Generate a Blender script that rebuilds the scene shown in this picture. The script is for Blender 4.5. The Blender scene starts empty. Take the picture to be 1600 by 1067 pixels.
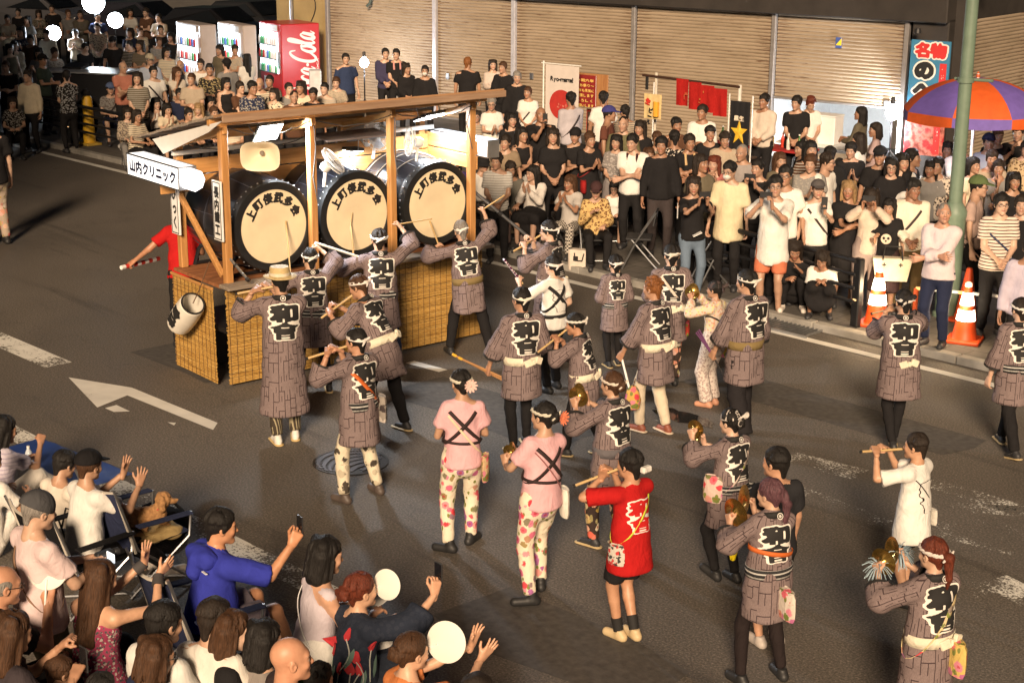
import bpy,bmesh,math,random
import numpy as np
from mathutils import Vector,Matrix
from mathutils.bvhtree import BVHTree
SC=bpy.context.scene
COL=SC.collection
FPX=2470.0
PITCH,ROLL,YAW=math.radians(15.9),math.radians(0.4),math.radians(46.0)
CAM=np.array([0.0,0.0,5.2])
_fw=np.array([-math.sin(YAW)*math.cos(PITCH),math.cos(YAW)*math.cos(PITCH),-math.sin(PITCH)])
_r=np.array([math.cos(YAW),math.sin(YAW),0.0])
_u=np.cross(_r,_fw)
_rt=math.cos(ROLL)*_r+math.sin(ROLL)*_u
_up=-math.sin(ROLL)*_r+math.cos(ROLL)*_u
cd=bpy.data.cameras.new('camera')
cd.sensor_width=36.0
cd.lens=FPX/1600.0*36.0
cd.clip_start,cd.clip_end=0.1,400.0
cam=bpy.data.objects.new('camera',cd)
COL.objects.link(cam)
cam.matrix_world=Matrix(((_rt[0],_up[0],-_fw[0],CAM[0]),(_rt[1],_up[1],-_fw[1],CAM[1]),
       (_rt[2],_up[2],-_fw[2],CAM[2]),(0,0,0,1)))
SC.camera=cam
SUN_ELEV,SUN_AZ=math.radians(23.5),math.radians(46-5)
world=bpy.data.worlds.new('World')
SC.world=world
world.use_nodes=True
wn=world.node_tree.nodes
sky=wn.new('ShaderNodeTexSky')
sky.sky_type='NISHITA'
sky.sun_disc=False
sky.sun_elevation=SUN_ELEV
sky.sun_rotation=math.pi+SUN_AZ
wn['Background'].inputs['Strength'].default_value=0.0035
world.node_tree.links.new(sky.outputs[0],wn['Background'].inputs['Color'])
sl=bpy.data.lights.new('key_light','SUN')
sl.energy=4.6
sl.angle=math.radians(13)
sl.color=(1.0,0.75,0.51)
so=bpy.data.objects.new('key_light',sl)
COL.objects.link(so)
_sd=Vector((-math.sin(SUN_AZ)*math.cos(SUN_ELEV),math.cos(SUN_AZ)*math.cos(SUN_ELEV),-math.sin(SUN_ELEV)))
so.rotation_euler=_sd.to_track_quat('-Z','Y').to_euler()
SC.view_settings.view_transform='Standard'
SC.view_settings.look='None'
SC.view_settings.exposure=0.48
SC.view_settings.gamma=1.0
SC.view_settings.use_curve_mapping=False
SC.cycles.max_bounces=5
SC.cycles.diffuse_bounces=2
SC.cycles.glossy_bounces=2
SC.cycles.transparent_max_bounces=6
SC.cycles.sample_clamp_indirect=4.0
SC.cycles.use_denoising=True
def ray(x,y):
 d=_fw+_rt*(x-800.0)/FPX-_up*(y-533.5)/FPX
 return d/np.linalg.norm(d)
def G(x,y,z=0.0):
 d=ray(x,y)
 return CAM+(z-CAM[2])/d[2]*d
def zat(x,y,g):
 d=ray(x,y)
 return CAM[2]+d[2]/math.hypot(d[0],d[1])*math.hypot(g[0],g[1])
def heading(x,y):
 d=ray(x,y)
 return math.atan2(d[1],d[0])
def link(o,parent=None):
 COL.objects.link(o)
 if parent is not None:
  o.parent=parent
 return o
def tag(o,label,cat,group=None):
 o['label']=label
 o['category']=cat
 if group:
  o['group']=group
 return o
def empty(name,loc=(0,0,0),rz=0.0):
 o=bpy.data.objects.new(name,None)
 o.location=loc
 o.rotation_euler=(0,0,rz)
 return link(o)
def mesh_np(name,V,F,mats=(),smooth=True,fmat=None):
 me=bpy.data.meshes.new(name)
 if isinstance(F,np.ndarray):
  n,k=F.shape
  me.vertices.add(len(V))
  me.vertices.foreach_set('co',np.ascontiguousarray(V,dtype=np.float32).ravel())
  me.loops.add(n*k)
  me.loops.foreach_set('vertex_index',np.ascontiguousarray(F,dtype=np.int32).ravel())
  me.polygons.add(n)
  me.polygons.foreach_set('loop_start',np.arange(0,n*k,k,dtype=np.int32))
  me.update(calc_edges=True)
 else:
  me.from_pydata([tuple(v) for v in V],[],F)
  me.update()
 for m in mats:
  me.materials.append(m)
 if smooth:
  me.shade_smooth()
 if fmat is not None:
  me.polygons.foreach_set('material_index',np.asarray(fmat,dtype=np.int32))
 return me
class MB:
 def __init__(self):
  self.v,self.f,self.m=[],[],[]
  self.cur=0
 def add(self,vs,fs):
  b=len(self.v)
  self.v+=[tuple(map(float,p)) for p in vs]
  self.f+=[tuple(b+i for i in f) for f in fs]
  self.m+=[self.cur]*len(fs)
  return self
 def box(self,c,size,M=None,ch=0.0):
  hx,hy,hz=[s/2.0 for s in size]
  ch=min(ch,hx*.45,hy*.45,hz*.45)
  c=Vector(c)
  if ch<=0:
   vs=[Vector((sx*hx,sy*hy,sz*hz)) for sx in (-1,1) for sy in (-1,1) for sz in (-1,1)]
   fs=[(0,1,3,2),(4,6,7,5),(0,4,5,1),(2,3,7,6),(0,2,6,4),(1,5,7,3)]
  else:
   vs,idx=[],{}
   for sx in (-1,1):
    for sy in (-1,1):
     for sz in (-1,1):
      for ax in range(3):
       p=[sx*(hx-ch),sy*(hy-ch),sz*(hz-ch)]
       p[ax]=(sx*hx,sy*hy,sz*hz)[ax]
       idx[(sx,sy,sz,ax)]=len(vs)
       vs.append(Vector(p))
   fs=[]
   sg=(-1,1)
   for ax in range(3):
    a,b=(ax+1) % 3,(ax+2) % 3
    for s in sg:
     q=[]
     for (sa,sb) in ((-1,-1),(1,-1),(1,1),(-1,1)):
      k=[0,0,0]
      k[ax],k[a],k[b]=s,sa,sb
      q.append(idx[(k[0],k[1],k[2],ax)])
     fs.append(tuple(q) if s>0 else tuple(q[::-1]))
    for sa in sg:
     for sb in sg:
      k0,k1=[0,0,0],[0,0,0]
      k0[ax],k1[ax]=-1,1
      k0[a]=k1[a]=sa
      k0[b]=k1[b]=sb
      q=(idx[(*k0,a)],idx[(*k1,a)],idx[(*k1,b)],idx[(*k0,b)])
      fs.append(q if sa*sb>0 else q[::-1])
   for sx in sg:
    for sy in sg:
     for sz in sg:
      q=(idx[(sx,sy,sz,0)],idx[(sx,sy,sz,1)],idx[(sx,sy,sz,2)])
      fs.append(q if sx*sy*sz>0 else q[::-1])
  if M is not None:
   vs=[M @ v for v in vs]
  return self.add([c+v for v in vs],fs)
 def rod(self,a,b,r,r2=None,n=8,cap=True):
  a,b=Vector(a),Vector(b)
  r2=r if r2 is None else r2
  d=(b-a)
  if d.length<1e-6:
   return self
  d.normalize()
  x=d.orthogonal().normalized()
  y=d.cross(x)
  vs=[]
  for k in range(n):
   t=2*math.pi*k/n
   vs.append(a+(x*math.cos(t)+y*math.sin(t))*r)
  for k in range(n):
   t=2*math.pi*k/n
   vs.append(b+(x*math.cos(t)+y*math.sin(t))*r2)
  fs=[(k,(k+1) % n,n+(k+1) % n,n+k) for k in range(n)]
  if cap:
   fs+=[tuple(range(n))[::-1],tuple(range(n,2*n))]
  return self.add(vs,fs)
 def tube(self,pts,r,n=6):
  pts=[Vector(p) for p in pts]
  rr=r if isinstance(r,(list,tuple)) else [r]*len(pts)
  ref=None
  rings=[]
  for i,p in enumerate(pts):
   d=(pts[min(i+1,len(pts)-1)]-pts[max(i-1,0)])
   d=d.normalized() if d.length>1e-9 else Vector((0,0,1))
   x=d.orthogonal().normalized() if ref is None else (ref-d*ref.dot(d)).normalized()
   ref=x
   y=d.cross(x)
   rings.append([p+(x*math.cos(2*math.pi*k/n)+y*math.sin(2*math.pi*k/n))*rr[i] for k in range(n)])
  vs=[v for g in rings for v in g]
  fs=[]
  for i in range(len(pts)-1):
   for k in range(n):
    fs.append((i*n+k,i*n+(k+1) % n,(i+1)*n+(k+1) % n,(i+1)*n+k))
  m=len(pts)-1
  fs+=[tuple(range(n))[::-1],tuple(range(m*n,m*n+n))]
  return self.add(vs,fs)
 def lathe(self,prof,n=24,M=None,c=(0,0,0),cap=True):
  vs,fs=[],[]
  for (r,z) in prof:
   for k in range(n):
    t=2*math.pi*k/n
    vs.append(Vector((r*math.cos(t),r*math.sin(t),z)))
  for i in range(len(prof)-1):
   for k in range(n):
    fs.append((i*n+k,i*n+(k+1) % n,(i+1)*n+(k+1) % n,(i+1)*n+k))
  if cap and prof[0][0]>1e-6:
   fs.append(tuple(range(n))[::-1])
  if cap and prof[-1][0]>1e-6:
   fs.append(tuple(range((len(prof)-1)*n,len(prof)*n)))
  if M is not None:
   vs=[M @ v for v in vs]
  c=Vector(c)
  return self.add([c+v for v in vs],fs)
 def quad(self,a,b,c,d):
  return self.add([a,b,c,d],[(0,1,2,3)])
 def prism(self,poly,z0,z1):
  n=len(poly)
  vs=[(x,y,z0) for x,y in poly]+[(x,y,z1) for x,y in poly]
  fs=[(k,(k+1) % n,n+(k+1) % n,n+k) for k in range(n)]
  fs+=[tuple(range(n))[::-1],tuple(range(n,2*n))]
  return self.add(vs,fs)
 def mesh(self,name,mats,smooth=False):
  me=bpy.data.meshes.new(name)
  me.from_pydata(self.v,[],self.f)
  me.update()
  mats=mats if isinstance(mats,(list,tuple)) else [mats]
  for m in mats:
   me.materials.append(m)
  if len(mats)>1:
   me.polygons.foreach_set('material_index',np.asarray(self.m,dtype=np.int32))
  if smooth:
   me.shade_smooth()
   me.set_sharp_from_angle(angle=math.radians(40))
  return me
 def build(self,name,mats,parent=None,smooth=False,loc=None,rot=None):
  o=bpy.data.objects.new(name,self.mesh(name,mats,smooth))
  if loc is not None:
   o.location=loc
  if rot is not None:
   o.rotation_euler=rot
  return link(o,parent)
def basis(z,hint=(0,0,1)):
 z=Vector(z).normalized()
 h=Vector(hint)
 x=h.cross(z)
 if x.length<1e-4:
  x=Vector((1,0,0)).cross(z)
  if x.length<1e-4:
   x=Vector((0,1,0)).cross(z)
 x.normalize()
 y=z.cross(x)
 return Matrix((x,y,z)).transposed()
MATS={}
class NT:
 def __init__(self,m):
  self.t=m.node_tree
  self.n=self.t.nodes
  self.b=self.n['Principled BSDF']
 def node(self,typ,**kw):
  d=self.n.new(typ)
  for k,v in kw.items():
   setattr(d,k,v)
  return d
 def ln(self,a,b):
  self.t.links.new(a,b)
 def math(self,op,a,b=None,clamp=False):
  d=self.node('ShaderNodeMath',operation=op)
  d.use_clamp=clamp
  for i,x in enumerate((a,b)):
   if x is None:
    continue
   if isinstance(x,(int,float)):
    d.inputs[i].default_value=x
   else:
    self.ln(x,d.inputs[i])
  return d.outputs[0]
 def mix(self,f,a,b):
  d=self.node('ShaderNodeMix',data_type='RGBA')
  for s,x in ((d.inputs[0],f),(d.inputs[6],a),(d.inputs[7],b)):
   if isinstance(x,(int,float)):
    s.default_value=x
   elif isinstance(x,tuple):
    s.default_value=(*x,1.0)[:4]
   else:
    self.ln(x,s)
  return d.outputs[2]
 def noise(self,vec,scale,detail=3.0,rough=0.55,dist=0.0):
  d=self.node('ShaderNodeTexNoise')
  d.inputs['Scale'].default_value=scale
  d.inputs['Detail'].default_value=detail
  d.inputs['Roughness'].default_value=rough
  d.inputs['Distortion'].default_value=dist
  if vec is not None:
   self.ln(vec,d.inputs['Vector'])
  return d.outputs['Fac']
 def ramp(self,fac,stops):
  d=self.node('ShaderNodeValToRGB')
  e=d.color_ramp.elements
  while len(e)<len(stops):
   e.new(0.5)
  for k,(p,c) in enumerate(stops):
   e[k].position=p
   e[k].color=(*c,1.0) if isinstance(c,tuple) else (c,c,c,1.0)
  self.ln(fac,d.inputs[0])
  return d.outputs[0]
 def mapv(self,vec,scale=(1,1,1),rot=(0,0,0),loc=(0,0,0)):
  d=self.node('ShaderNodeMapping')
  d.inputs['Scale'].default_value=scale
  d.inputs['Rotation'].default_value=rot
  d.inputs['Location'].default_value=loc
  self.ln(vec,d.inputs['Vector'])
  return d.outputs[0]
 def obj(self):
  return self.node('ShaderNodeTexCoord').outputs['Object']
 def geo(self):
  return self.node('ShaderNodeNewGeometry').outputs['Position']
 def attr(self,name):
  return self.node('ShaderNodeAttribute',attribute_name=name)
 def bump(self,h,strength=0.3,dist=0.01):
  d=self.node('ShaderNodeBump')
  d.inputs['Strength'].default_value=strength
  d.inputs['Distance'].default_value=dist
  self.ln(h,d.inputs['Height'])
  self.ln(d.outputs[0],self.b.inputs['Normal'])
 def col(self,c):
  if isinstance(c,tuple):
   self.b.inputs['Base Color'].default_value=(*c,1.0)[:4]
  else:
   self.ln(c,self.b.inputs['Base Color'])
 def rough(self,v):
  if isinstance(v,(int,float)):
   self.b.inputs['Roughness'].default_value=v
  else:
   self.ln(v,self.b.inputs['Roughness'])
def newmat(name):
 m=bpy.data.materials.new(name)
 m.use_nodes=True
 return m,NT(m)
def plain(name,c,rough=0.6,metal=0.0,var=0.12,vscale=9.0,bump=0.0,bscale=60.0,spec=None,coat=0.0):
 key=('plain',name)
 if key in MATS:
  return MATS[key]
 m,t=newmat(name)
 v=t.obj()
 if var>0:
  n=t.noise(v,vscale,4.0)
  lo=tuple(x*(1-var) for x in c)
  hi=tuple(min(1.0,x*(1+var)) for x in c)
  t.col(t.ramp(n,[(0.3,lo),(0.7,hi)]))
 else:
  t.col(tuple(c))
 t.rough(rough)
 t.b.inputs['Metallic'].default_value=metal
 if spec is not None:
  t.b.inputs['Specular IOR Level'].default_value=spec
 if coat:
  t.b.inputs['Coat Weight'].default_value=coat
 if bump>0:
  t.bump(t.noise(v,bscale,3.0),bump,0.004)
 MATS[key]=m
 return m
def emit(name,c,strength):
 key=('emit',name)
 if key not in MATS:
  m,t=newmat(name)
  t.col(tuple(min(1,x) for x in c))
  t.b.inputs['Emission Color'].default_value=(*c,1.0)
  t.b.inputs['Emission Strength'].default_value=strength
  MATS[key]=m
 return MATS[key]
def wood(name,c1,c2,scale=1.0,rough=0.55,axis='x'):
 key=('wood',name)
 if key in MATS:
  return MATS[key]
 m,t=newmat(name)
 sc={'x':(2,26,26),'y':(26,2,26),'z':(26,26,2)}[axis]
 v=t.mapv(t.obj(),tuple(s*scale for s in sc))
 n=t.noise(v,1.0,5.0,0.6,0.6)
 t.col(t.ramp(n,[(0.28,c1),(0.72,c2)]))
 t.rough(rough)
 t.bump(n,0.25,0.004)
 MATS[key]=m
 return m
class Field:
 def __init__(self,lo,hi,h):
  self.lo=np.array(lo,float)-2.5*h
  self.h=h
  self.n=np.maximum(np.ceil((np.array(hi,float)+2.5*h-self.lo)/h).astype(int)+1,4)
  self.F=np.full(self.n,9.0,dtype=np.float32)
  self.ax=[(self.lo[i]+np.arange(self.n[i])*h).astype(np.float32) for i in range(3)]
 def sub(self,lo,hi):
  i0=np.clip(np.floor((lo-self.lo)/self.h).astype(int),0,self.n)
  i1=np.clip(np.ceil((hi-self.lo)/self.h).astype(int)+1,0,self.n)
  sl=tuple(slice(int(a),int(b)) for a,b in zip(i0,i1))
  X=self.ax[0][sl[0]][:,None,None]
  Y=self.ax[1][sl[1]][None,:,None]
  Z=self.ax[2][sl[2]][None,None,:]
  return sl,X,Y,Z
 def smin(self,sl,d,k,mode='add'):
  A=self.F[sl]
  if A.size==0:
   return
  if mode=='sub':
   d=-d
   if k>1e-5:
    hh=np.clip(0.5-0.5*(d-A)/k*-1.0,0,1)
    hh=np.clip(0.5+0.5*(d-A)/k,0,1)
    self.F[sl]=A*(1-hh)+d*hh+k*hh*(1-hh)
   else:
    self.F[sl]=np.maximum(A,d)
   return
  if k>1e-5:
   hh=np.clip(0.5+0.5*(d-A)/k,0,1)
   self.F[sl]=d*(1-hh)+A*hh-k*hh*(1-hh)
  else:
   self.F[sl]=np.minimum(A,d)
 def cone(self,a,b,ra,rb,k=0.02,flat=(0,0),sq=None,mode='add'):
  a,b=np.asarray(a,float),np.asarray(b,float)
  R=max(ra,rb)+k+3*self.h
  sl,X,Y,Z=self.sub(np.minimum(a,b)-R,np.maximum(a,b)+R)
  if self.F[sl].size==0:
   return
  px,py,pz=X-a[0],Y-a[1],Z-a[2]
  d=b-a
  if sq is not None:
   s,fct=sq
   s=np.asarray(s,float)
   e=1.0/fct-1.0
   pr=(px*s[0]+py*s[1]+pz*s[2])*e
   px,py,pz=px+pr*s[0],py+pr*s[1],pz+pr*s[2]
   d=d+s*float(d @ s)*e
  L2=float(d @ d)+1e-12
  t=(px*d[0]+py*d[1]+pz*d[2])/L2
  tc=np.clip(t,0,1)
  qx,qy,qz=px-tc*d[0],py-tc*d[1],pz-tc*d[2]
  dist=np.sqrt(qx*qx+qy*qy+qz*qz)-(ra+(rb-ra)*tc)
  L=math.sqrt(L2)
  if flat[0] or flat[1]:
   qx,qy,qz=px-t*d[0],py-t*d[1],pz-t*d[2]
   rad=np.sqrt(qx*qx+qy*qy+qz*qz)-(ra+(rb-ra)*np.clip(t,-.3,1.3))
   if flat[0]:
    dist=np.where(t<0,np.maximum(rad,-t*L),dist)
   if flat[1]:
    dist=np.where(t>1,np.maximum(rad,(t-1)*L),dist)
  self.smin(sl,dist.astype(np.float32),k,mode)
 def ell(self,c,r,k=0.02,M=None,mode='add'):
  c,r=np.asarray(c,float),np.asarray(r,float)
  R=float(r.max())+k+3*self.h
  sl,X,Y,Z=self.sub(c-R,c+R)
  if self.F[sl].size==0:
   return
  px,py,pz=X-c[0],Y-c[1],Z-c[2]
  if M is not None:
   M=np.asarray(M,float)
   px,py,pz=(px*M[0,0]+py*M[1,0]+pz*M[2,0],px*M[0,1]+py*M[1,1]+pz*M[2,1],
       px*M[0,2]+py*M[1,2]+pz*M[2,2])
  k0=np.sqrt((px/r[0])**2+(py/r[1])**2+(pz/r[2])**2)
  k1=np.sqrt((px/r[0]**2)**2+(py/r[1]**2)**2+(pz/r[2]**2)**2)+1e-9
  self.smin(sl,(k0*(k0-1.0)/k1).astype(np.float32),k,mode)
 def plane(self,p,n):
  n=np.asarray(n,float)/np.linalg.norm(n)
  X,Y,Z=self.ax[0][:,None,None],self.ax[1][None,:,None],self.ax[2][None,None,:]
  d=(X-p[0])*n[0]+(Y-p[1])*n[1]+(Z-p[2])*n[2]
  self.F=np.maximum(self.F,d.astype(np.float32))
 def wob(self,amp,f=22.0,ph=0.0,ax=(1.0,1.0,1.6)):
  X,Y,Z=self.ax[0][:,None,None]*ax[0],self.ax[1][None,:,None]*ax[1],self.ax[2][None,None,:]*ax[2]
  w=(np.sin(f*X+2.1*np.sin(.55*f*Z+ph)+ph)*np.sin(.8*f*Y+1.7*np.sin(.4*f*Z-ph))
    +.6*np.sin(.9*f*Z+1.6*np.sin(.7*f*X+ph*2)+1.3*np.sin(.6*f*Y)))
  self.F=self.F+(amp*w).astype(np.float32)
 def nets(self):
  F=self.F
  S=F<0
  cnt=np.zeros(np.array(F.shape)-1,dtype=np.int8)
  nx,ny,nz=cnt.shape
  cs=[(i,j,k) for i in (0,1) for j in (0,1) for k in (0,1)]
  for (i,j,k) in cs:
   cnt+=S[i:i+nx,j:j+ny,k:k+nz]
  act=(cnt>0) & (cnt<8)
  I,J,K=np.nonzero(act)
  if len(I)==0:
   return np.zeros((0,3)),np.zeros((0,4),int)
  idx=np.full(cnt.shape,-1,dtype=np.int64)
  idx[I,J,K]=np.arange(len(I))
  val={c:F[I+c[0],J+c[1],K+c[2]] for c in cs}
  acc=np.zeros((len(I),3))
  num=np.zeros(len(I))
  for c0 in cs:
   for ax in range(3):
    if c0[ax]:
     continue
    c1=list(c0)
    c1[ax]=1
    v0,v1=val[c0],val[tuple(c1)]
    m=(v0<0) !=(v1<0)
    t=np.where(m,v0/np.where(m,v0-v1,1.0),0.0)
    for q in range(3):
     acc[:,q]+=np.where(m,c0[q]+(t if q==ax else 0.0),0.0)
    num+=m
  acc/=num[:,None]
  V=self.lo+(np.stack([I,J,K],1)+acc)*self.h
  quads=[]
  for ax in range(3):
   a,b=(ax+1) % 3,(ax+2) % 3
   s0=[slice(None)]*3
   s1=[slice(None)]*3
   s0[ax],s1[ax]=slice(0,-1),slice(1,None)
   dif=S[tuple(s0)] !=S[tuple(s1)]
   P=np.stack(np.nonzero(dif),1)
   if len(P)==0:
    continue
   ok=(P[:,a]>0) & (P[:,b]>0) & (P[:,a]<F.shape[a]-1) & (P[:,b]<F.shape[b]-1)
   P=P[ok]
   if len(P)==0:
    continue
   ins=S[P[:,0],P[:,1],P[:,2]]
   def cell(da,db):
    Q=P.copy()
    Q[:,a]+=da
    Q[:,b]+=db
    return idx[Q[:,0],Q[:,1],Q[:,2]]
   q=np.stack([cell(-1,-1),cell(0,-1),cell(0,0),cell(-1,0)],1)
   q[~ins]=q[~ins][:,::-1]
   quads.append(q)
  Q=np.concatenate(quads) if quads else np.zeros((0,4),int)
  Q=Q[(Q>=0).all(1)]
  return V,Q
_GL={}
def glyph_grid(text,res=56,vertical=False):
 key=(text,res,vertical)
 if key in _GL:
  return _GL[key]
 cells=[]
 for chn in text:
  cu=bpy.data.curves.new('glyph','FONT')
  cu.body=chn
  cu.fill_mode='FRONT'
  o=bpy.data.objects.new('glyph',cu)
  COL.objects.link(o)
  bpy.context.view_layer.update()
  me=bpy.data.meshes.new_from_object(o.evaluated_get(bpy.context.evaluated_depsgraph_get()))
  me.calc_loop_triangles()
  n=len(me.vertices)
  co=np.zeros(n*3,dtype=np.float32)
  me.vertices.foreach_get('co',co)
  co=co.reshape(-1,3)[:,:2]
  tr=np.zeros(len(me.loop_triangles)*3,dtype=np.int32)
  me.loop_triangles.foreach_get('vertices',tr)
  tr=tr.reshape(-1,3)
  bpy.data.objects.remove(o)
  bpy.data.curves.remove(cu)
  bpy.data.meshes.remove(me)
  if n==0:
   cells.append((np.zeros((int(res*1.1),int(res*.4)),bool)))
   continue
  wide=ord(chn)>0x2000
  if wide:
   x0,y0,w,hgt=-0.02,-0.14,1.02,1.06
  else:
   x0,y0,w,hgt=co[:,0].min()-.04,-0.25,co[:,0].max()-co[:,0].min()+.08,1.1
  if wide:
   x0=(co[:,0].min()+co[:,0].max())/2-.51
  nx,ny=int(w*res),int(hgt*res)
  g=np.zeros((ny,nx),bool)
  P=(co-np.array([x0,y0]))*res
  for t in tr:
   a,b,c=P[t]
   lo=np.floor(np.minimum(np.minimum(a,b),c)).astype(int)
   hi=np.ceil(np.maximum(np.maximum(a,b),c)).astype(int)+1
   lo=np.maximum(lo,0)
   hi=np.minimum(hi,[nx,ny])
   if (hi<=lo).any():
    continue
   X,Y=np.meshgrid(np.arange(lo[0],hi[0])+.5,np.arange(lo[1],hi[1])+.5)
   d1=(X-a[0])*(b[1]-a[1])-(Y-a[1])*(b[0]-a[0])
   d2=(X-b[0])*(c[1]-b[1])-(Y-b[1])*(c[0]-b[0])
   d3=(X-c[0])*(a[1]-c[1])-(Y-c[1])*(a[0]-c[0])
   m=((d1>=0) & (d2>=0) & (d3>=0)) | ((d1<=0) & (d2<=0) & (d3<=0))
   g[lo[1]:hi[1],lo[0]:hi[0]] |=m
  cells.append(g)
 if vertical:
  W=max(c.shape[1] for c in cells)
  cells=[np.pad(c,((0,0),((W-c.shape[1])//2,W-c.shape[1]-(W-c.shape[1])//2))) for c in cells]
  out=np.concatenate(cells[::-1],0)
 else:
  Hh=max(c.shape[0] for c in cells)
  cells=[np.pad(c,((0,Hh-c.shape[0]),(0,0))) for c in cells]
  out=np.concatenate(cells,1)
 out=np.pad(out,6).astype(np.float32)
 _GL[key]=out
 return out
def blur2(g,r):
 for _ in range(2):
  for ax in (0,1):
   acc=np.zeros_like(g)
   for k in range(-r,r+1):
    acc+=np.roll(g,k,ax)
   g=acc/(2*r+1)
 return g
def dilate(g,r):
 out=g.copy()
 for dy in range(-r,r+1):
  for dx in range(-r,r+1):
   if dx*dx+dy*dy<=r*r+.5:
    out=np.maximum(out,np.roll(np.roll(g,dy,0),dx,1))
 return out
def close(g,r):
 return 1.0-dilate(1.0-dilate(g,r),r)
def flat_mesh(g,W,H,step=2):
 b=blur2(g,1)
 b=b[::step,::step]
 ny,nx=b.shape
 cen=.25*(b[:-1,:-1]+b[1:,:-1]+b[:-1,1:]+b[1:,1:])
 keep=cen>.5
 use=np.zeros((ny,nx),bool)
 for dy in (0,1):
  for dx in (0,1):
   use[dy:ny-1+dy,dx:nx-1+dx] |=keep
 full=np.ones((ny,nx),bool)
 kp=np.pad(keep,1)
 for dy in (0,1):
  for dx in (0,1):
   full &=kp[dy:dy+ny,dx:dx+nx]
 gy,gx=np.gradient(b)
 nrm=np.sqrt(gx*gx+gy*gy)+1e-6
 mv=np.where(use & ~full,np.clip((0.5-b)/nrm,-.6,.6),0)
 Xs=np.arange(nx)[None,:]+mv*gx/nrm
 Ys=np.arange(ny)[:,None]+mv*gy/nrm
 idx=np.full((ny,nx),-1)
 idx[use]=np.arange(use.sum())
 V=np.stack([(Xs[use]/(nx-1)-.5)*W,(Ys[use]/(ny-1)-.5)*H],1)
 J,I=np.nonzero(keep)
 Q=np.stack([idx[J,I],idx[J,I+1],idx[J+1,I+1],idx[J+1,I]],1)
 return V,Q
def lettering(text,W,H,bold=2,vertical=False,res=44,step=2):
 g=glyph_grid(text,res,vertical)
 if bold:
  g=dilate(g,bold)
 return flat_mesh(g,W,H,step)
def put_flat(name,VQ,mat,parent,origin,xdir,ydir,off=0.004):
 V,Q=VQ
 x,y=Vector(xdir).normalized(),Vector(ydir).normalized()
 n=x.cross(y)
 o=np.array(origin)+np.array(n)*off
 P=o+V[:,:1]*np.array(x)+V[:,1:]*np.array(y)
 ob=bpy.data.objects.new(name,mesh_np(name,P,Q,[mat],smooth=False))
 return link(ob,parent)
#================================================================THE SETTING
KERB_Y=15.95
def gz(y):
 return 0.08 if y>KERB_Y else 0.0
def asphalt():
 m,t=newmat('asphalt')
 v=t.geo()
 big=t.noise(v,0.35,4.0,0.6,0.4)
 fine=t.noise(v,55.0,3.0,0.7)
 c=t.ramp(big,[(0.25,(0.112,0.098,0.083)),(0.55,(0.145,0.126,0.107)),(0.8,(0.168,0.147,0.125))])
 sp=t.ramp(fine,[(0.33,(0.42,0.42,0.42)),(0.55,(0.95,0.95,0.95)),(0.74,(2.1,2.05,1.95))])
 mm=t.node('ShaderNodeMix',data_type='RGBA',blend_type='MULTIPLY')
 mm.inputs[0].default_value=1.0
 t.ln(c,mm.inputs[6])
 t.ln(sp,mm.inputs[7])
 st=t.noise(t.mapv(v,(0.16,1.7,1.0)),1.0,4.0,0.6,0.8)
 sm=t.ramp(st,[(0.60,0.0),(0.74,1.0)])
 out=t.mix(t.math('MULTIPLY',sm,0.6),mm.outputs[2],(0.028,0.025,0.023))
 vo=t.node('ShaderNodeTexVoronoi',feature='DISTANCE_TO_EDGE')
 wv=t.mapv(v,(0.24,0.42,1.0))
 nz=t.node('ShaderNodeTexNoise')
 nz.inputs['Scale'].default_value=1.3
 t.ln(v,nz.inputs['Vector'])
 va=t.node('ShaderNodeVectorMath',operation='ADD')
 t.ln(wv,va.inputs[0])
 t.ln(nz.outputs['Color'],va.inputs[1])
 t.ln(va.outputs[0],vo.inputs['Vector'])
 vo.inputs['Scale'].default_value=1.0
 cr=t.ramp(vo.outputs['Distance'],[(0.0,1.0),(0.010,0.0)])
 out=t.mix(t.math('MULTIPLY',cr,0.22),out,(0.02,0.019,0.018))
 t.col(out)
 t.rough(t.ramp(big,[(0.3,0.62),(0.7,0.85)]))
 t.bump(fine,0.55,0.006)
 return m
def paving():
 m,t=newmat('paving')
 v=t.geo()
 br=t.node('ShaderNodeTexBrick')
 t.ln(v,br.inputs['Vector'])
 br.inputs['Scale'].default_value=1.0
 br.inputs['Brick Width'].default_value=0.3
 br.inputs['Row Height'].default_value=0.3
 br.inputs['Mortar Size'].default_value=0.008
 br.inputs['Color1'].default_value=(0.095,0.086,0.077,1)
 br.inputs['Color2'].default_value=(0.12,0.109,0.096,1)
 br.inputs['Mortar'].default_value=(0.05,0.045,0.04,1)
 n=t.noise(v,1.4,5.0,0.65)
 t.col(t.mix(t.ramp(n,[(0.45,0.0),(0.7,0.75)]),br.outputs['Color'],(0.07,0.062,0.055)))
 t.rough(0.85)
 t.bump(t.noise(v,40,3),0.4,0.006)
 return m
def worn_paint(name,thr,c=(0.80,0.78,0.72),sc=26.0):
 m,t=newmat(name)
 v=t.geo()
 n1=t.noise(v,sc,5.0,0.75)
 n2=t.noise(v,1.6,3.0,0.6)
 k=t.math('ADD',t.math('MULTIPLY',n1,0.55),t.math('MULTIPLY',n2,0.45))
 a=t.ramp(k,[(max(0.0,thr-0.012),0.0),(thr+0.012,1.0)])
 t.ln(a,t.b.inputs['Alpha'])
 t.col(t.ramp(n2,[(0.3,tuple(x*.72 for x in c)),(0.7,c)]))
 t.rough(0.7)
 return m
M_ASPH,M_PAVE=asphalt(),paving()
M_BLACK=plain('black_metal',(0.018,0.018,0.02),0.42,0.3)
M_DARKPL=plain('black_plastic',(0.02,0.02,0.022),0.5)
M_WHITEPL=plain('white_plastic',(0.78,0.77,0.74),0.4)
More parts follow.
